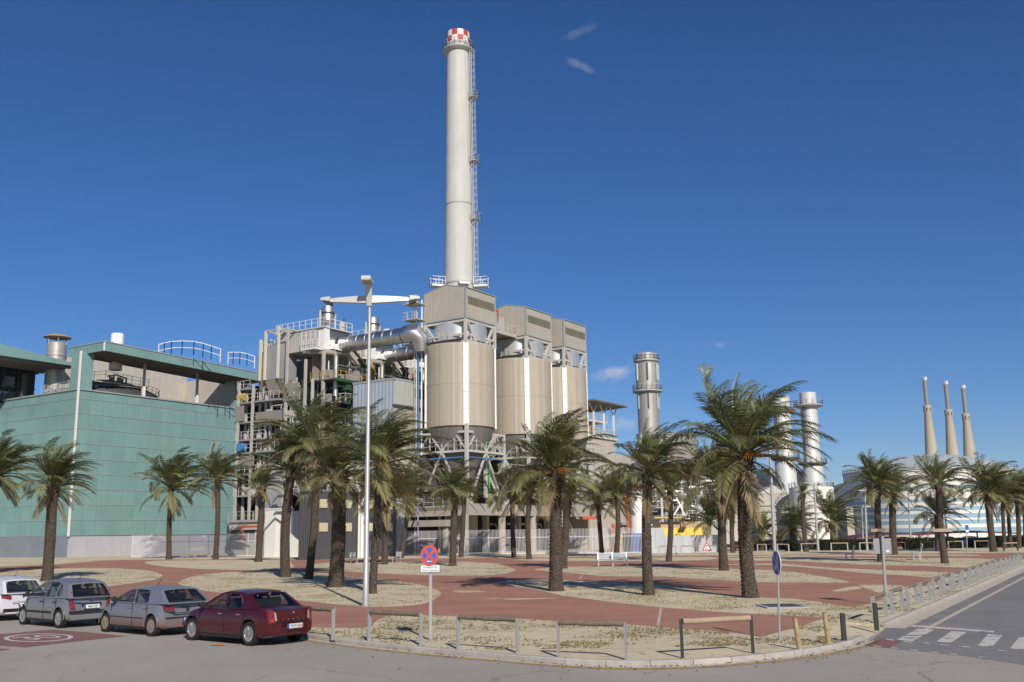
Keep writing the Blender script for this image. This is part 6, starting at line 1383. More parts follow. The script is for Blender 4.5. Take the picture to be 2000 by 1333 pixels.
# ================================================================== benches
def bench(px, py, rotz, label, w=1.3, cat='bench', sc=1.0):
    B = park(px, py); r = thing('bench', B, label, cat, 'light metal park benches'); h = .45; bm = 'bench_metal'
    x, y, z = B
    off_ = Vector(B)
    def bx(*a): 
        m_ = MB(); m_.box(*a); return m_
    for k in range(4): bx(x - w / 2, x + w / 2, y - .24 + k * .13, y - .24 + k * .13 + .10, z + h, z + h + .04).build('seat_slat', bm, r)
    for k in range(4):
        zz = z + h + .12 + k * .12; yy = y + .30 + k * .035; bx(x - w / 2, x + w / 2, yy, yy + .035, zz, zz + .10).build('back_slat', bm, r)
    for s_ in (-1, 1):
        xx = x + s_ * (w / 2 - .06); MB().beam((xx, y - .22, z), (xx, y - .20, z + h), .05).build('leg', bm, r); MB().beam((xx, y + .22, z), (xx, y + .26, z + h), .05).build('leg', bm, r); MB().beam((xx, y + .26, z + h), (xx, y + .42, z + h + .60), .05).build('back_support', bm, r)
        MB().beam((xx, y - .22, z + h - .03), (xx, y + .26, z + h - .03), .05).build('seat_bearer', bm, r)
    r.rotation_euler.z = rotz; r.scale = (sc, sc, sc)
    return r
bench(1183, 1106.5, .0, 'left half of the double metal bench seen from the front', 1.25); bench(1211, 1106.5, .0, 'right half of the double metal bench seen from the front', 1.25)
bench(691, 1101, rad(25), 'metal chair just left of the lamp post, facing right', .65, 'chair'); bench(774, 1100, rad(-30), 'reclining metal chair right of the lamp post, facing left', .65, 'chair')
bench(1659, 1093, rad(-100), 'metal chair left of the twin sign board', .7, 'chair', 1.15); bench(1790, 1094, rad(-105), 'long metal lounger bench right of the twin sign board', .7, 'bench', 1.25)
# manhole with frame in the sand, debris
c = park(1527, 1185.5); r = thing('manhole_cover', c, 'square dark manhole grate in the sand behind the oval sign', 'manhole'); MB().box(c.x - .78, c.x + .78, c.y - .9, c.y + .9, c.z + .004, c.z + .05).build('frame', 'concrete_grey', r)
for k in range(6): MB().box(c.x - .6, c.x + .6, c.y - .72 + k * .25, c.y - .72 + k * .25 + .20, c.z + .05, c.z + .062).build('grate_bar', 'dark_steel', r)
c = gnd(429, 1261.5); mb = MB()
for k in range(7): a = rnd.uniform(-.2, .2); mb.add([(c.x + a - .12, c.y - .04, c.z + .012), (c.x + a + .1, c.y - .07, c.z + .02), (c.x + a + .13, c.y + .07, c.z + .05), (c.x + a - .1, c.y + .06, c.z + .02)], [(0, 1, 2, 3)])
solo(mb, 'orange_litter', 'litter', c, 'crumpled orange litter on the road beside the dark red car', 'litter')
mb = MB(); rr = random.Random(3)
for k in range(240):
    i = rr.randint(2, len(kerb_a) - 2); p = kerb_a[i].lerp(kerb_a[i + 1], rr.random()); d = rr.random() ** 3 * (1.2 if k % 7 else 6); q = p + Vector((rr.uniform(-.1, .1), -d, 0)); z = g(q.y) + .012; a = rr.uniform(0, pi); l = rr.uniform(.02, .06)
    if q.y < 20: continue
    mb.add([(q.x - l * cos(a), q.y - l * sin(a), z), (q.x + l * .4 * sin(a), q.y - l * .4 * cos(a), z + .012), (q.x + l * cos(a), q.y + l * sin(a), z + .004), (q.x - l * .4 * sin(a), q.y + l * .4 * cos(a), z + .02)], [(0, 1, 2, 3)])
o = mb.build('leaf_litter', 'leaf_litter', kind='stuff'); tag(o, 'small dead leaves and grit scattered along the kerb', 'leaf litter')

# ================================================================== car park roofs
def carport(x0, x1, yl, yr, Y, dep, label):
    a, b_ = at(x0, yl, Y), at(x1, yr, Y); r = thing('carport', Vector(((a.x + b_.x) / 2, Y, g(Y))), label, 'carport', 'dark red carports'); n = 10; mb = MB(); vs = []; fs = []
    for i in range(n + 1):
        f_ = i / n; x = a.x + (b_.x - a.x) * f_; z = a.z + (b_.z - a.z) * f_ + .25 * sin(pi * f_)
        vs += [(x, Y, z), (x, Y + dep, z + .12), (x, Y + dep, z - .06), (x, Y, z - .20)]
    for i in range(n): fs += [(i * 4 + k, i * 4 + (k + 1) % 4, i * 4 + 4 + (k + 1) % 4, i * 4 + 4 + k) for k in range(4)]
    fs += [(0, 1, 2, 3), (n * 4, n * 4 + 1, n * 4 + 2, n * 4 + 3)]
    mb.add(vs, fs).build('roof', 'carport_red', r)
    for i in range(1, n, 3):
        p = Vector(vs[i * 4]); MB().box(p.x - .07, p.x + .07, Y + dep * .6, Y + dep * .6 + .14, g(Y), p.z - .05).build('post', 'dark_steel', r)
carport(1655, 1800, 1053, 1042, 127, 5.5, 'curved dark red carport roof left of the middle palm with the board'); carport(1795, 1990, 1043.5, 1040.5, 131, 5.5, 'long dark red carport roof before the striped tank, right'); carport(1425, 1640, 1067, 1062, 124, 5.0, 'low dark red carport roof behind the biggest palm and the oval sign')
hedge(1430, 2060, 1055, 138, 1.6, 'dark bank of shrubs far behind the carports', 9)
# ================================================================== cars
def interp(tab, x):
    if x <= tab[0][0]: return tab[0][1]
    for (a, va), (b, vb) in zip(tab, tab[1:]):
        if x <= b: t = (x - a) / (b - a); t = t * t * (3 - 2 * t) * .5 + t * .5; return va + (vb - va) * t
    return tab[-1][1]
def solid(mb):
    me = bpy.data.meshes.new('tmp'); me.from_pydata([tuple(p) for p in mb.v], [], mb.f); me.update()
    bm = bmesh.new(); bm.from_mesh(me); bmesh.ops.remove_doubles(bm, verts=bm.verts[:], dist=1e-4); bmesh.ops.recalc_face_normals(bm, faces=bm.faces[:]); bm.to_mesh(me); bm.free(); return me
def loop2(pts, n=3): return [(p[0], p[1]) for p in smooth_loop([(a, b, 0) for a, b in pts], n)]
def wheel(r, x, y, R_, side, kind, rim_m):
    """side +1 = left of the car. Wheel axis along y."""
    c = Vector((x, y, R_)); w = .185; n = 30
    def ringset(prof, m_, name, par, nn=n):
        mb = MB(); vs = []; fs = []
        for (rr_, yy) in prof: vs += [(c.x + rr_ * cos(2 * pi * i / nn), c.y + yy * side, c.z + rr_ * sin(2 * pi * i / nn)) for i in range(nn)]
        for k in range(len(prof) - 1): fs += [(k * nn + i, k * nn + (i + 1) % nn, (k + 1) * nn + (i + 1) % nn, (k + 1) * nn + i) for i in range(nn)]
        fs.append(tuple(range((len(prof) - 1) * nn, len(prof) * nn))); return mb.add(vs, fs).build(name, m_, par, True)
    e = ringset([(R_ * .60, -w / 2), (R_ * .93, -w / 2), (R_, -w * .38), (R_, w * .38), (R_ * .955, w * .49), (R_ * .80, w * .53), (R_ * .68, w * .46), (R_ * .66, w * .2)], 'tyre', 'wheel', r)
    ri = R_ * .67
    ringset([(ri, w * .2), (ri, w * .47), (ri * .93, w * .47), (ri * .90, w * .30), (ri * .3, w * .26)], 'car_black' if kind == 'spoke' else rim_m, 'rim_well', e)
    ringset([(ri * 1.0, w * .40), (ri * 1.0, w * .49), (ri * .90, w * .485), (ri * .89, w * .35)], rim_m, 'rim_lip', e)
    ns, t = (12, .040) if kind == 'spoke' else (8, .10)
    mb = MB()
    for k in range(ns):
        a = 2 * pi * k / ns + .1; d = Vector((cos(a), 0, sin(a))); s_ = Vector((-sin(a), 0, cos(a))); oy = Vector((0, side, 0))
        P = lambda rr_, ww, yy: c + d * rr_ + s_ * ww + oy * yy
        t0, t1 = (t * .55, t) if kind == 'spoke' else (t * .5, t * 1.05)
        mb.hexa([P(ri * .12, -t0 * .6, w * .30), P(ri * .93, -t1 * .55, w * .30), P(ri * .93, t1 * .55, w * .30), P(ri * .12, t0 * .6, w * .30)], [P(ri * .12, -t0 * .5, w * .50), P(ri * .93, -t1 * .45, w * .44), P(ri * .93, t1 * .45, w * .44), P(ri * .12, t0 * .5, w * .50)])
    mb.build('spokes', rim_m, e)
    ringset([(ri * .26, w * .3), (ri * .26, w * .50), (ri * .18, w * .54)], rim_m, 'hub_cap', e, 16)
def car(spec, label, simple=False):
    S = spec; L = S['L']; r = thing('parked_car', (0, 0, 0), label, 'car', S['group']); W2 = S['W'] / 2; pm = S['paint']
    # ---- lower body
    xs = []
    x0, x1 = -L / 2, L / 2
    nst = 34
    for i in range(nst + 1):
        t = i / nst; t = .5 - .5 * cos(pi * t) if True else t; xs.append(x0 + (x1 - x0) * (.35 * t + .65 * i / nst))
    vs = []; fs = []; K_ = 0
    for x in xs:
        er = max(0, 1 - (x - x0) / .55); ef = max(0, 1 - (x1 - x) / .75)
        w = W2 * (1 - .13 * er ** 2.0 - .24 * ef ** 2.2); zb = S['zb'] + .07 * er ** 2 + .05 * ef ** 2; zt = interp(S['top'], x); cr = .035 * (1 if abs(x) < L / 2 - .3 else .6)
        h = zt - zb
        half = [(0, zb), (.78 * w, zb), (.945 * w, zb + .045), (.985 * w, zb + .16 * h), (1.0 * w, zb + .36 * h), (1.0 * w, zb + .55 * h), (.985 * w, zb + .74 * h), (.955 * w, zt - .075), (.92 * w, zt - .018), (.84 * w, zt + .004), (.5 * w, zt + .6 * cr), (0, zt + cr)]
        ring = half + [(-y, z) for y, z in half[-2:0:-1]]; K_ = len(ring)
        for (y, z) in ring:
            sh = 0
            if er > 0: sh += er * interp(S['rear'], z)
            if ef > 0: sh -= ef * interp(S['front'], z)
            # plan curvature of the ends
            if er > 0: sh += er * .20 * (abs(y) / W2) ** 3
            if ef > 0: sh -= ef * .22 * (abs(y) / W2) ** 2.5
            vs.append((x + sh, y, z))
    for i in range(nst): fs += [(i * K_ + k, i * K_ + (k + 1) % K_, (i + 1) * K_ + (k + 1) % K_, (i + 1) * K_ + k) for k in range(K_)]
    fs += [tuple(range(K_))[::-1], tuple(range(nst * K_, (nst + 1) * K_))]
    me = solid(MB().add(vs, fs)); me.materials.append(M[pm]); me.polygons.foreach_set('use_smooth', [True] * len(me.polygons))
    body = link('body', me, r)
    # wheel arches
    RW = S['rw']
    cut = MB()
    for wx in (S['xr'], S['xf']):
        for s_ in (-1, 1): cut.tube((wx, s_ * (W2 - .30), RW + .02), (wx, s_ * (W2 + .2), RW + .02), RW * 1.17, 28)
    cm = solid(cut); cm.materials.append(M['car_black']); co = link('cut', cm)
    md = body.modifiers.new('b', 'BOOLEAN'); md.object = co; md.operation = 'DIFFERENCE'; md.solver = 'EXACT'
    try: md.material_mode = 'TRANSFER'
    except Exception: pass
    bpy.context.view_layer.update()
    nm = bpy.data.meshes.new_from_object(body.evaluated_get(bpy.context.evaluated_depsgraph_get())); body.modifiers.clear(); body.data = nm; bpy.data.objects.remove(co)
    nm.set_sharp_from_angle(angle=.7)
    if not simple:
        mb = MB()
        for wx in (S['xr'], S['xf']):
            for s_ in (-1, 1):     # arch lips
                pts = [Vector((wx + RW * 1.18 * cos(a), s_ * (W2 * .992), RW + .02 + RW * 1.18 * sin(a))) for a in [rad(-8 + 196 * i / 18) for i in range(19)]]; mb.path(pts, .014, 5)
        mb.build('arch_lip', pm, r, True)
    # ---- greenhouse
    RL = S['roofline']; zb_, wb, wr = S['belt'], S['wb'], S['wr']
    zr = max(z for _, z in RL)
    out_ = [S['A']] + RL + [S['C']]
    def yat(x, z): t = max(0, (z - zb_) / (zr - zb_)); return wb + (wr - wb) * t ** 1.35
    holes = [loop2(wl, 3) for wl in S['win']]
    loops = [[Vector((a, b, 0)) for a, b in out_]] + [[Vector((a, b, 0)) for a, b in h] for h in holes]
    flat = [p for lp in loops for p in lp]; tri = tessellate_polygon(loops)
    for s_ in (1, -1):
        mb = MB(); mb.add([(p.x, s_ * yat(p.x, p.y), p.y) for p in flat], tri); mb.add([(p.x, s_ * (yat(p.x, p.y) - .035), p.y) for p in flat], tri)
        for lp in loops[1:]:
            k = len(lp); mb.add([(p.x, s_ * yat(p.x, p.y), p.y) for p in lp] + [(p.x, s_ * (yat(p.x, p.y) - .035), p.y) for p in lp], [(i, (i + 1) % k, k + (i + 1) % k, k + i) for i in range(k)])
        mb.build('side_frame', pm, r)
        for h in holes:
            k = len(h); MB().add([(a, s_ * (yat(a, b) - .014), b) for a, b in h], [tuple(range(k))]).build('side_window', 'car_glass', r)
            mb = MB(); cx_, cz_ = sum(a for a, b in h) / k, sum(b for a, b in h) / k
            for i in range(k):
                (a, b), (a2, b2) = h[i], h[(i + 1) % k]; ins = lambda a, b: (a + (cx_ - a) * .045, b + (cz_ - b) * .07)
                q, q2 = ins(a, b), ins(a2, b2); mb.add([(a, s_ * (yat(a, b) + .003), b), (a2, s_ * (yat(a2, b2) + .003), b2), (q2[0], s_ * (yat(*q2) + .003), q2[1]), (q[0], s_ * (yat(*q) + .003), q[1])], [(0, 1, 2, 3)])
            mb.build('window_seal', 'car_black', r)
    # roof, windscreen, rear window
    cr = .045; ny = 12
    prof = [(x, z) for x, z in RL]
    def row(x, z, bulge, t): 
        w_ = yat(x, z); return [(x + bulge * (1 - (2 * j / ny - 1) ** 2), w_ * (2 * j / ny - 1), z + cr * t * (1 - (2 * j / ny - 1) ** 2)) for j in range(ny + 1)]
    def grid(rows, fsel):
        mb = MB(); vs = [p for r_ in rows for p in r_]; n_ = ny + 1
        mb.add(vs, [(i * n_ + j, i * n_ + j + 1, (i + 1) * n_ + j + 1, (i + 1) * n_ + j) for i in range(len(rows) - 1) for j in range(ny) if fsel(i, j)]); return mb
    fa, fc = prof[0], prof[-1]
    bulF, bulR = .07, -.05
    roof_rows = []
    for k, (x, z) in enumerate(prof): f_ = k / (len(prof) - 1); roof_rows.append(row(x, z, bulF * (1 - f_) ** 2 + bulR * f_ ** 2, 1))
    grid(roof_rows, lambda i, j: True).build('roof', pm, r, True)
    def screen(top, bot, bul, inset, name, tb=(.10, .06)):
        ts = [0, tb[0], .3, .5, .7, 1 - tb[1], 1]; rows = []
        for t in ts: rows.append(row(bot[0] + (top[0] - bot[0]) * t, bot[1] + (top[1] - bot[1]) * t, bul * (1 + .6 * (1 - t)), t))
        inn = lambda i, j: 1 <= i <= len(ts) - 3 and inset <= j < ny - inset
        grid(rows, lambda i, j: not inn(i, j)).build(name + '_frame', S.get('screen_frame', pm), r, True)
        grid(rows, inn).build(name, 'car_glass', r, True)
        rows2 = [[(p[0] + (.004 if bul < 0 else 0) * -1 + (.004 if bul > 0 else 0), p[1], p[2] + .002) for p in r_] for r_ in rows]
        return rows
    screen(fa, S['A'], bulF, 1, 'windscreen'); rw_rows = screen(fc, S['C'], bulR, 1, 'rear_window', S.get('rear_tb', (.10, .06)))
    if simple: 
        for wx in (S['xr'], S['xf']):
            for s_ in (1, -1): wheel(r, wx, s_ * (W2 - .12), RW, s_, 'cover', 'rim')
        return r
    # ---- interior
    st = MB(); sm = S.get('seat', 'seat')
    floor = MB().add([(p[0], p[1] * .9, zb_ - .02 - .0) for p in ((S['A'][0], -wb, 0), (S['C'][0], -wb, 0), (S['C'][0], wb, 0), (S['A'][0], wb, 0))], [(0, 1, 2, 3)]).build('cabin_floor', 'car_black', r)
    for sx_ in S['seats']:
        for sy in ((-.36, .36) if sx_ > -.4 else (-.40, 0.0, .40)):
            for (dx, z0, z1, hw) in ((0, zb_ - .05, zb_ + .26, .22), (-.06, zb_ + .30, zb_ + .44, .13)):
                st.hexa([(sx_ + dx, sy - hw, z0), (sx_ + dx + .11, sy - hw, z0), (sx_ + dx + .11, sy + hw, z0), (sx_ + dx, sy + hw, z0)], [(sx_ + dx - .05, sy - hw * .85, z1), (sx_ + dx + .04, sy - hw * .85, z1), (sx_ + dx + .04, sy + hw * .85, z1), (sx_ + dx - .05, sy + hw * .85, z1)])
    st.build('seats', sm, r)
    MB().path([(S['seats'][0] + .55 + .05 * sin(a), .36 + .18 * cos(a), zb_ + .02 + .17 * sin(a)) for a in [2 * pi * i / 16 for i in range(17)]], .014, 6).build('steering_wheel', 'car_black', r)
    # ---- wheels
    for wx in (S['xr'], S['xf']):
        for s_ in (1, -1): wheel(r, wx, s_ * (W2 - .105), RW, s_, S['wheel'], S['rim'])
    # ---- mirrors, handles, strips
    ax_, az_ = S['A']
    for s_ in (1, -1):
        c = Vector((ax_ - .32, s_ * (W2 + .07), zb_ + .09)); MB().path([c + Vector((.10, 0, 0)), c + Vector((.06, 0, .0)), c + Vector((-.02, 0, 0)), c + Vector((-.04, 0, 0))], [.03, .075, .085, .07], 10).beam(c, c - Vector((0, s_ * .14, .04)), .05).build('mirror', 'car_black', r, True)
        for hx in S['handles']:
            MB().box(hx - .09, hx + .09, s_ * W2 * .985 - .012, s_ * W2 * .985 + .030, zb_ - .145, zb_ - .115).build('door_handle', S['handle_m'], r)
        for dx in S['doors']:
            mb = MB()
            for (za, zc) in ((S['zb'] + .10, S['zb'] + .3), (S['zb'] + .3, S['zb'] + .5), (S['zb'] + .5, zb_ - .03)):
                wy = W2 * 1.0 + .0015; mb.box(dx - .006, dx + .006, s_ * wy - .02, s_ * wy + (.003 if s_ > 0 else -.003) + .0, za, zc)
            mb.build('door_gap', 'car_black', r)
        if S.get('strip'): MB().box(S['strip'][0], S['strip'][1], s_ * W2 * 1.0 - .02, s_ * (W2 + .018), S['strip'][2], S['strip'][2] + S['strip'][3]).build('side_strip', S['strip_m'], r)
        MB().box(S['xr'] + RW * 1.25, S['xf'] - RW * 1.25, s_ * W2 * .95 - .02, s_ * W2 * .95 + .02, S['zb'] - .02, S['zb'] + .05).build('sill', 'car_black', r)
    # ---- rear end pieces laid on the rear surface
    def rx(y, z): return -L / 2 + interp(S['rear'], z) + .20 * (abs(y) / W2) ** 3
    def patch(yz, off_, m_, name, par=r, lab=None, thick=.03):
        yz = [(y * (.89 if abs(y) > .45 else 1), z) for y, z in yz]; k = len(yz); mb = MB(); mb.add([(rx(y, z) - off_, y, z) for y, z in yz] + [(rx(y, z) - off_ + thick, y, z) for y, z in yz], [tuple(range(k)), tuple(range(k, 2 * k))[::-1]] + [(i, (i + 1) % k, k + (i + 1) % k, k + i) for i in range(k)]); return mb.build(name, m_, par)
    S['rear_fn'](r, patch, rx, S, W2)
    # ---- lights at the front
    for s_ in (1, -1): MB().hexa([(L / 2 - .42, s_ * (W2 * .70), .60), (L / 2 - .16, s_ * (W2 * .55), .60), (L / 2 - .2, s_ * (W2 * .40), .60), (L / 2 - .45, s_ * W2 * .4, .60)], [(L / 2 - .45, s_ * (W2 * .80), .74), (L / 2 - .26, s_ * (W2 * .58), .74), (L / 2 - .3, s_ * (W2 * .42), .74), (L / 2 - .48, s_ * W2 * .4, .74)]).build('headlight', 'tail_clear', r)
    if S.get('antenna'): a = S['antenna']; MB().path([(a[0], 0, a[1]), (a[0] - .25, .02, a[1] + .22)], .008, 5).tube((a[0], 0, a[1] - .03), (a[0] - .02, 0, a[1] + .02), .03, 8).build('antenna', 'car_black', r)
    return r
def plate(r, patch, rx, y0, z0, text, red=False):
    hw, hh = .26, .058; yz = [(y0 + hw, z0 - hh), (y0 - hw, z0 - hh), (y0 - hw, z0 + hh), (y0 + hw, z0 + hh)]
    p = patch(yz, .022, 'plate', 'number_plate'); patch([(y0 + hw, z0 - hh), (y0 + hw - .045, z0 - hh), (y0 + hw - .045, z0 + hh), (y0 + hw, z0 + hh)], .024, 'plate_blue', 'plate_band', r)
    if red: patch([(y0 - hw + .035, z0 - hh), (y0 - hw, z0 - hh), (y0 - hw, z0 + hh), (y0 - hw + .035, z0 + hh)], .024, 'sign_red', 'plate_edge', r)
    X = min(rx(y0 - hw, z0 - hh), rx(y0, z0 - hh), rx(y0, z0 + hh)) - .026
    txt(text, .105, Vector((X, y0 - .02, z0)), Vector((0, -1, 0)), Vector((0, 0, 1)), 'ink', r, 'plate_number', .80)
def rear_hatch_tall(r, patch, rx, S, W2):     # tall rounded hatchback
    for s_ in (1, -1): patch([(s_ * W2 * .97, .62), (s_ * W2 * .74, .62), (s_ * W2 * .78, .80), (s_ * W2 * .82, 1.0), (s_ * W2 * .88, 1.16), (s_ * W2 * .96, 1.16)], .012, 'tail_red', 'tail_light', thick=.16)
    for s_ in (1, -1): patch([(s_ * W2 * .93, .76), (s_ * W2 * .80, .76), (s_ * W2 * .81, .82), (s_ * W2 * .93, .82)], .018, 'tail_clear', 'reverse_lamp')
    patch([(W2 * .99, .46), (-W2 * .99, .46), (-W2 * .99, .55), (W2 * .99, .55)], .020, 'car_black', 'bumper_strip', thick=.10)
    patch([(.34, .735), (-.34, .735), (-.34, .79), (.34, .79)], .016, 'car_black', 'plate_recess')
    plate(r, patch, rx, -.0, .67, '9696 CZF')
    patch([(.62, .80), (.36, .80), (.36, .835), (.62, .835)], .014, 'chrome', 'name_badge'); patch([(-.5, .88), (-.58, .88), (-.58, .92), (-.5, .92)], .014, 'chrome', 'model_badge')
    for z in (.865, .895): patch([(.05, z), (0, z + .03), (-.05, z), (-.05, z - .015), (0, z + .015), (.05, z - .015)], .014, 'chrome', 'chevron_badge')
    patch([(.40, 1.02), (-.30, 1.03), (-.30, 1.05), (.40, 1.04)], .03, 'car_black', 'wiper')
def rear_hatch_low(r, patch, rx, S, W2):
    for s_ in (1, -1):
        patch([(s_ * W2 * .98, .72), (s_ * W2 * .56, .70), (s_ * W2 * .54, .80), (s_ * W2 * .60, .875), (s_ * W2 * .98, .90)], .014, 'tail_red', 'tail_light', thick=.14); patch([(s_ * W2 * .96, .715), (s_ * W2 * .60, .695), (s_ * W2 * .585, .745), (s_ * W2 * .97, .765)], .018, 'car_black', 'tail_light_base', thick=.1)
    patch([(W2 * .95, .535), (-W2 * .95, .535), (-W2 * .95, .55), (W2 * .95, .55)], .016, 'car_black', 'bumper_line')
    patch([(.45, .655), (-.45, .655), (-.45, .672), (.45, .672)], .016, 'car_black', 'hatch_gap')
    plate(r, patch, rx, -.05, .46, 'B 1845 TZ')
    patch([(.05, .76), (-.05, .76), (-.05, .85), (0, .87), (.05, .85)], .014, 'car_black', 'lion_shield')
    patch([(.28, .935), (-.32, .945), (-.32, .96), (.28, .95)], .03, 'car_black', 'wiper')
def rear_saloon(r, patch, rx, S, W2):
    for s_ in (1, -1):
        patch([(s_ * W2 * .985, .60), (s_ * W2 * .76, .60), (s_ * W2 * .74, .70), (s_ * W2 * .80, .90), (s_ * W2 * .90, .955), (s_ * W2 * .98, .93)], .012, 'tail_red', 'tail_light', thick=.16)
        patch([(s_ * W2 * .76, .66), (s_ * W2 * .70, .66), (s_ * W2 * .74, .86), (s_ * W2 * .80, .88)], .016, 'tail_clear', 'reverse_lamp'); patch([(s_ * W2 * .93, .635), (s_ * W2 * .80, .635), (s_ * W2 * .80, .69), (s_ * W2 * .93, .69)], .018, 'tail_amber', 'indicator')
    patch([(W2 * .70, .615), (-W2 * .70, .615), (-W2 * .70, .628), (W2 * .70, .628)], .008, 'car_black', 'boot_gap')
    plate(r, patch, rx, -.05, .50, '9574 DGN', True)
    for k in range(5): patch([(.36 - k * .17, .665), (.335 - k * .17, .665), (.335 - k * .17, .69), (.36 - k * .17, .69)], .012, 'chrome', 'badge_letter')
    patch([(.035, .83), (-.035, .83), (-.03, .87), (0, .88), (.03, .87)], .012, 'chrome', 'boot_badge')
def rear_white(r, patch, rx, S, W2):
    for s_ in (1, -1): patch([(s_ * W2 * .98, .80), (s_ * W2 * .66, .78), (s_ * W2 * .60, .85), (s_ * W2 * .70, .93), (s_ * W2 * .98, .98)], .014, 'tail_red', 'tail_light', thick=.14)
    for z in (.86, .91): patch([(.085, z - .01), (0, z + .045), (-.085, z - .01), (-.085, z - .035), (0, z + .02), (.085, z - .035)], .014, 'car_black', 'chevron_badge')
    patch([(W2 * .95, .32), (-W2 * .95, .32), (-W2 * .95, .44), (W2 * .95, .44)], .016, 'car_black', 'bumper_skirt', thick=.08)
    patch([(.5, .66), (-.5, .66), (-.5, .675), (.5, .675)], .012, 'car_black', 'hatch_gap'); plate(r, patch, rx, 0, .56, '4821 HKT')
TALL = dict(L=3.78, W=1.64, zb=.20, rw=.305, xr=-1.22, xf=1.24, paint='paint_silver', wheel='cover', rim='rim', group='parked cars along the kerb', belt=.955, wb=.775, wr=.575,
    top=[(-1.93, .93), (-1.6, .955), (.75, .955), (1.0, .93), (1.45, .80), (1.75, .66), (1.93, .56)], rear=[(.2, .10), (.40, .0), (.56, .0), (.62, .06), (.95, .13)], front=[(.2, .1), (.45, 0), (.60, .05), (.8, .2)],
    A=(1.12, .93), C=(-1.80, .95), roofline=[(.32, 1.395), (.1, 1.465), (-.3, 1.515), (-.7, 1.515), (-1.1, 1.47), (-1.42, 1.39)],
    win=[[(.86, .995), (.66, 1.13), (.36, 1.30), (.14, 1.395), (-.10, 1.43), (-.14, 1.2), (-.14, .99), (.4, .985)], [(-.22, .99), (-.22, 1.2), (-.20, 1.44), (-.5, 1.455), (-.80, 1.435), (-.84, 1.2), (-.86, 1.0), (-.5, .99)], [(-.93, 1.01), (-.91, 1.2), (-.88, 1.42), (-1.10, 1.33), (-1.22, 1.2), (-1.24, 1.08), (-1.1, 1.01)]],
    seats=(.02, -.75), handles=(-.02, -.92), handle_m='car_black', doors=(.95, -.18, -1.0), strip=(-.75, .95, .46, .06), strip_m='car_black', rear_fn=rear_hatch_tall, antenna=(-.9, 1.53), rear_tb=(.06, .08))
LOW = dict(L=3.95, W=1.64, zb=.20, rw=.298, xr=-1.26, xf=1.32, paint='paint_dusty', wheel='cover', rim='rim_dusty', group='parked cars along the kerb', belt=.93, wb=.775, wr=.60,
    top=[(-2.01, .93), (-1.7, .94), (.7, .93), (.95, .92), (1.5, .83), (1.85, .72), (2.01, .62)], rear=[(.2, .09), (.38, .0), (.54, .0), (.60, .05), (.95, .09)], front=[(.2, .1), (.45, 0), (.60, .05), (.8, .2)],
    A=(1.02, .915), C=(-1.93, .935), roofline=[(.20, 1.335), (.0, 1.36), (-.5, 1.38), (-1.0, 1.365), (-1.38, 1.33)],
    win=[[(.80, .965), (.50, 1.13), (.22, 1.27), (.10, 1.305), (-.10, 1.315), (-.16, 1.15), (-.18, .96), (.3, .96)], [(-.27, .96), (-.25, 1.15), (-.19, 1.315), (-.5, 1.325), (-.83, 1.315), (-.90, 1.28), (-.98, 1.1), (-.99, .97), (-.6, .96)]],
    seats=(-.05, -.82), handles=(-.06, -.90), handle_m='chrome', doors=(.98, -.22, -1.02), strip=(-.85, 1.0, .50, .02), strip_m='car_black', rear_fn=rear_hatch_low, antenna=(-.2, 1.40), rear_tb=(.08, .10))
SALOON = dict(L=4.30, W=1.66, zb=.19, rw=.312, xr=-1.27, xf=1.35, paint='paint_red', wheel='spoke', rim='rim', group='parked cars along the kerb', belt=.925, wb=.775, wr=.585,
    top=[(-2.22, .90), (-1.9, .955), (-1.45, .965), (-.9, .93), (.7, .925), (1.0, .915), (1.6, .82), (2.0, .70), (2.22, .58)], rear=[(.19, .12), (.38, .01), (.55, .0), (.62, .02), (.95, .05)], front=[(.19, .1), (.45, 0), (.60, .06), (.8, .22)],
    A=(1.05, .91), C=(-1.52, .955), roofline=[(.25, 1.325), (.05, 1.365), (-.35, 1.385), (-.7, 1.365), (-.98, 1.315)],
    win=[[(.82, .96), (.52, 1.13), (.26, 1.265), (.12, 1.305), (-.02, 1.32), (-.09, 1.15), (-.12, .955), (.3, .955)], [(-.21, .955), (-.19, 1.15), (-.10, 1.322), (-.4, 1.33), (-.66, 1.305), (-.84, 1.19), (-.93, 1.06), (-.92, .965), (-.6, .955)]],
    seats=(.0, -.78), handles=(-.0, -.82), handle_m='chrome', doors=(1.0, -.16, -1.0), rear_fn=rear_saloon, seat='seat_dark', rear_tb=(.06, .06))
WHITE = dict(TALL); WHITE.update(paint='paint_white', rear_fn=rear_white, L=3.98, W=1.74, xr=-1.2, xf=1.27, strip=None, antenna=(-.95, 1.53), C=(-1.86, .95), wheel='spoke')
SCL = 1.045
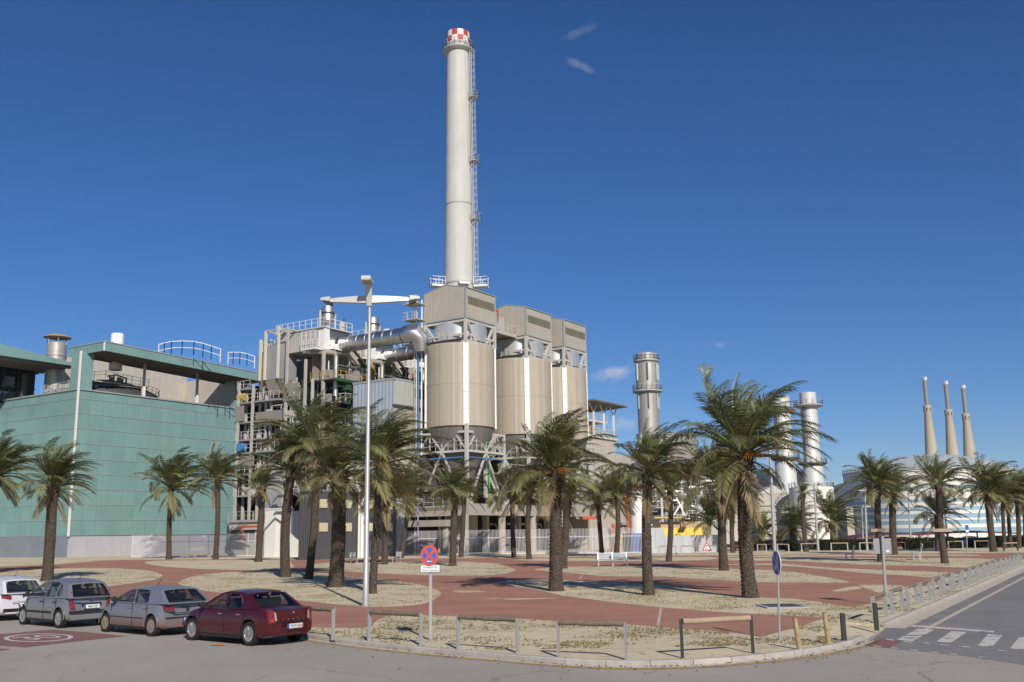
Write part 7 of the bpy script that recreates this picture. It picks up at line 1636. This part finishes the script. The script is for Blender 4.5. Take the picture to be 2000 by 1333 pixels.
def place(o, left_rear_px, spec, shift=None):
    p = gnd(*left_rear_px) if shift is None else shift; ang = math.atan2(HEAD.y, HEAD.x)
    c = p + HN * ((spec['W'] / 2 - .08) * SCL) - HEAD * (spec['xr'] * SCL)
    o.location = (c.x, c.y, g(p.y) + .002); o.rotation_euler = (0, 0, ang); o.scale = (SCL, SCL, SCL)
place(car(SALOON, 'dark red saloon car parked nearest, right end of the row'), (488, 1262), SALOON)
place(car(LOW, 'silver hatchback with rusty dust on its lower sides, second from the right'), (297, 1243.5), LOW)
place(car(TALL, 'rounded silver hatchback with black bumper strip, second from the left'), (116, 1227.5), TALL)
w0 = gnd(116, 1227.5) + HEAD * 5.05; place(car(WHITE, 'white hatchback cut by the left edge, only its rear visible'), None, WHITE, w0)
for i, (px, Y, m_, rot, lab) in enumerate(((1761, 130, 'paint_bright', 2.2, 'red car under the carport behind the second tall palm'), (1838, 130, 'paint_silver', 2.2, 'grey car under the carport at the middle palm with the board'), (1890, 128, 'paint_white', 2.4, 'white vehicle beside the parking sign'), (1939, 129, 'paint_bright', 2.3, 'dark red car behind the thick palm, right'), (1588, 126, 'paint_white', 2.1, 'white car under the low carport by the slim palm'), (1499, 126, 'paint_blue', 2.1, 'dark blue car under the low carport right of the biggest palm'), (1525, 127, 'paint_black', 2.1, 'black car under the low carport behind the oval sign'), (1714, 128, 'paint_white', 2.2, 'white car at the right end of the long hedge'))):
    sp = dict(LOW if i % 2 else SALOON); sp.update(paint=m_, group='cars in the car park'); o = car(sp, lab, simple=True); p = at(px, 1070, Y); o.location = (p.x, Y, g(Y) + .003); o.rotation_euler = (0, 0, rot)
# ================================================================== thin air haze round the whole scene
mb = MB().box(-9300, 9300, -200, 9300, -1.1, 300)
hz = mb.build('haze', None); hz['kind'] = 'stuff'
m = bpy.data.materials.new('haze'); m.use_nodes = True; nt = m.node_tree; nt.nodes.clear()
o_ = N(nt, 'ShaderNodeOutputMaterial'); pv = N(nt, 'ShaderNodeVolumePrincipled'); pv.inputs['Color'].default_value = (.80, .88, 1.0, 1); pv.inputs['Density'].default_value = 0.00005; pv.inputs['Anisotropy'].default_value = 0.0
nt.links.new(pv.outputs[0], o_.inputs['Volume']); hz.data.materials.append(m); tag(hz, 'thin pale haze filling the air over the whole place', 'haze')
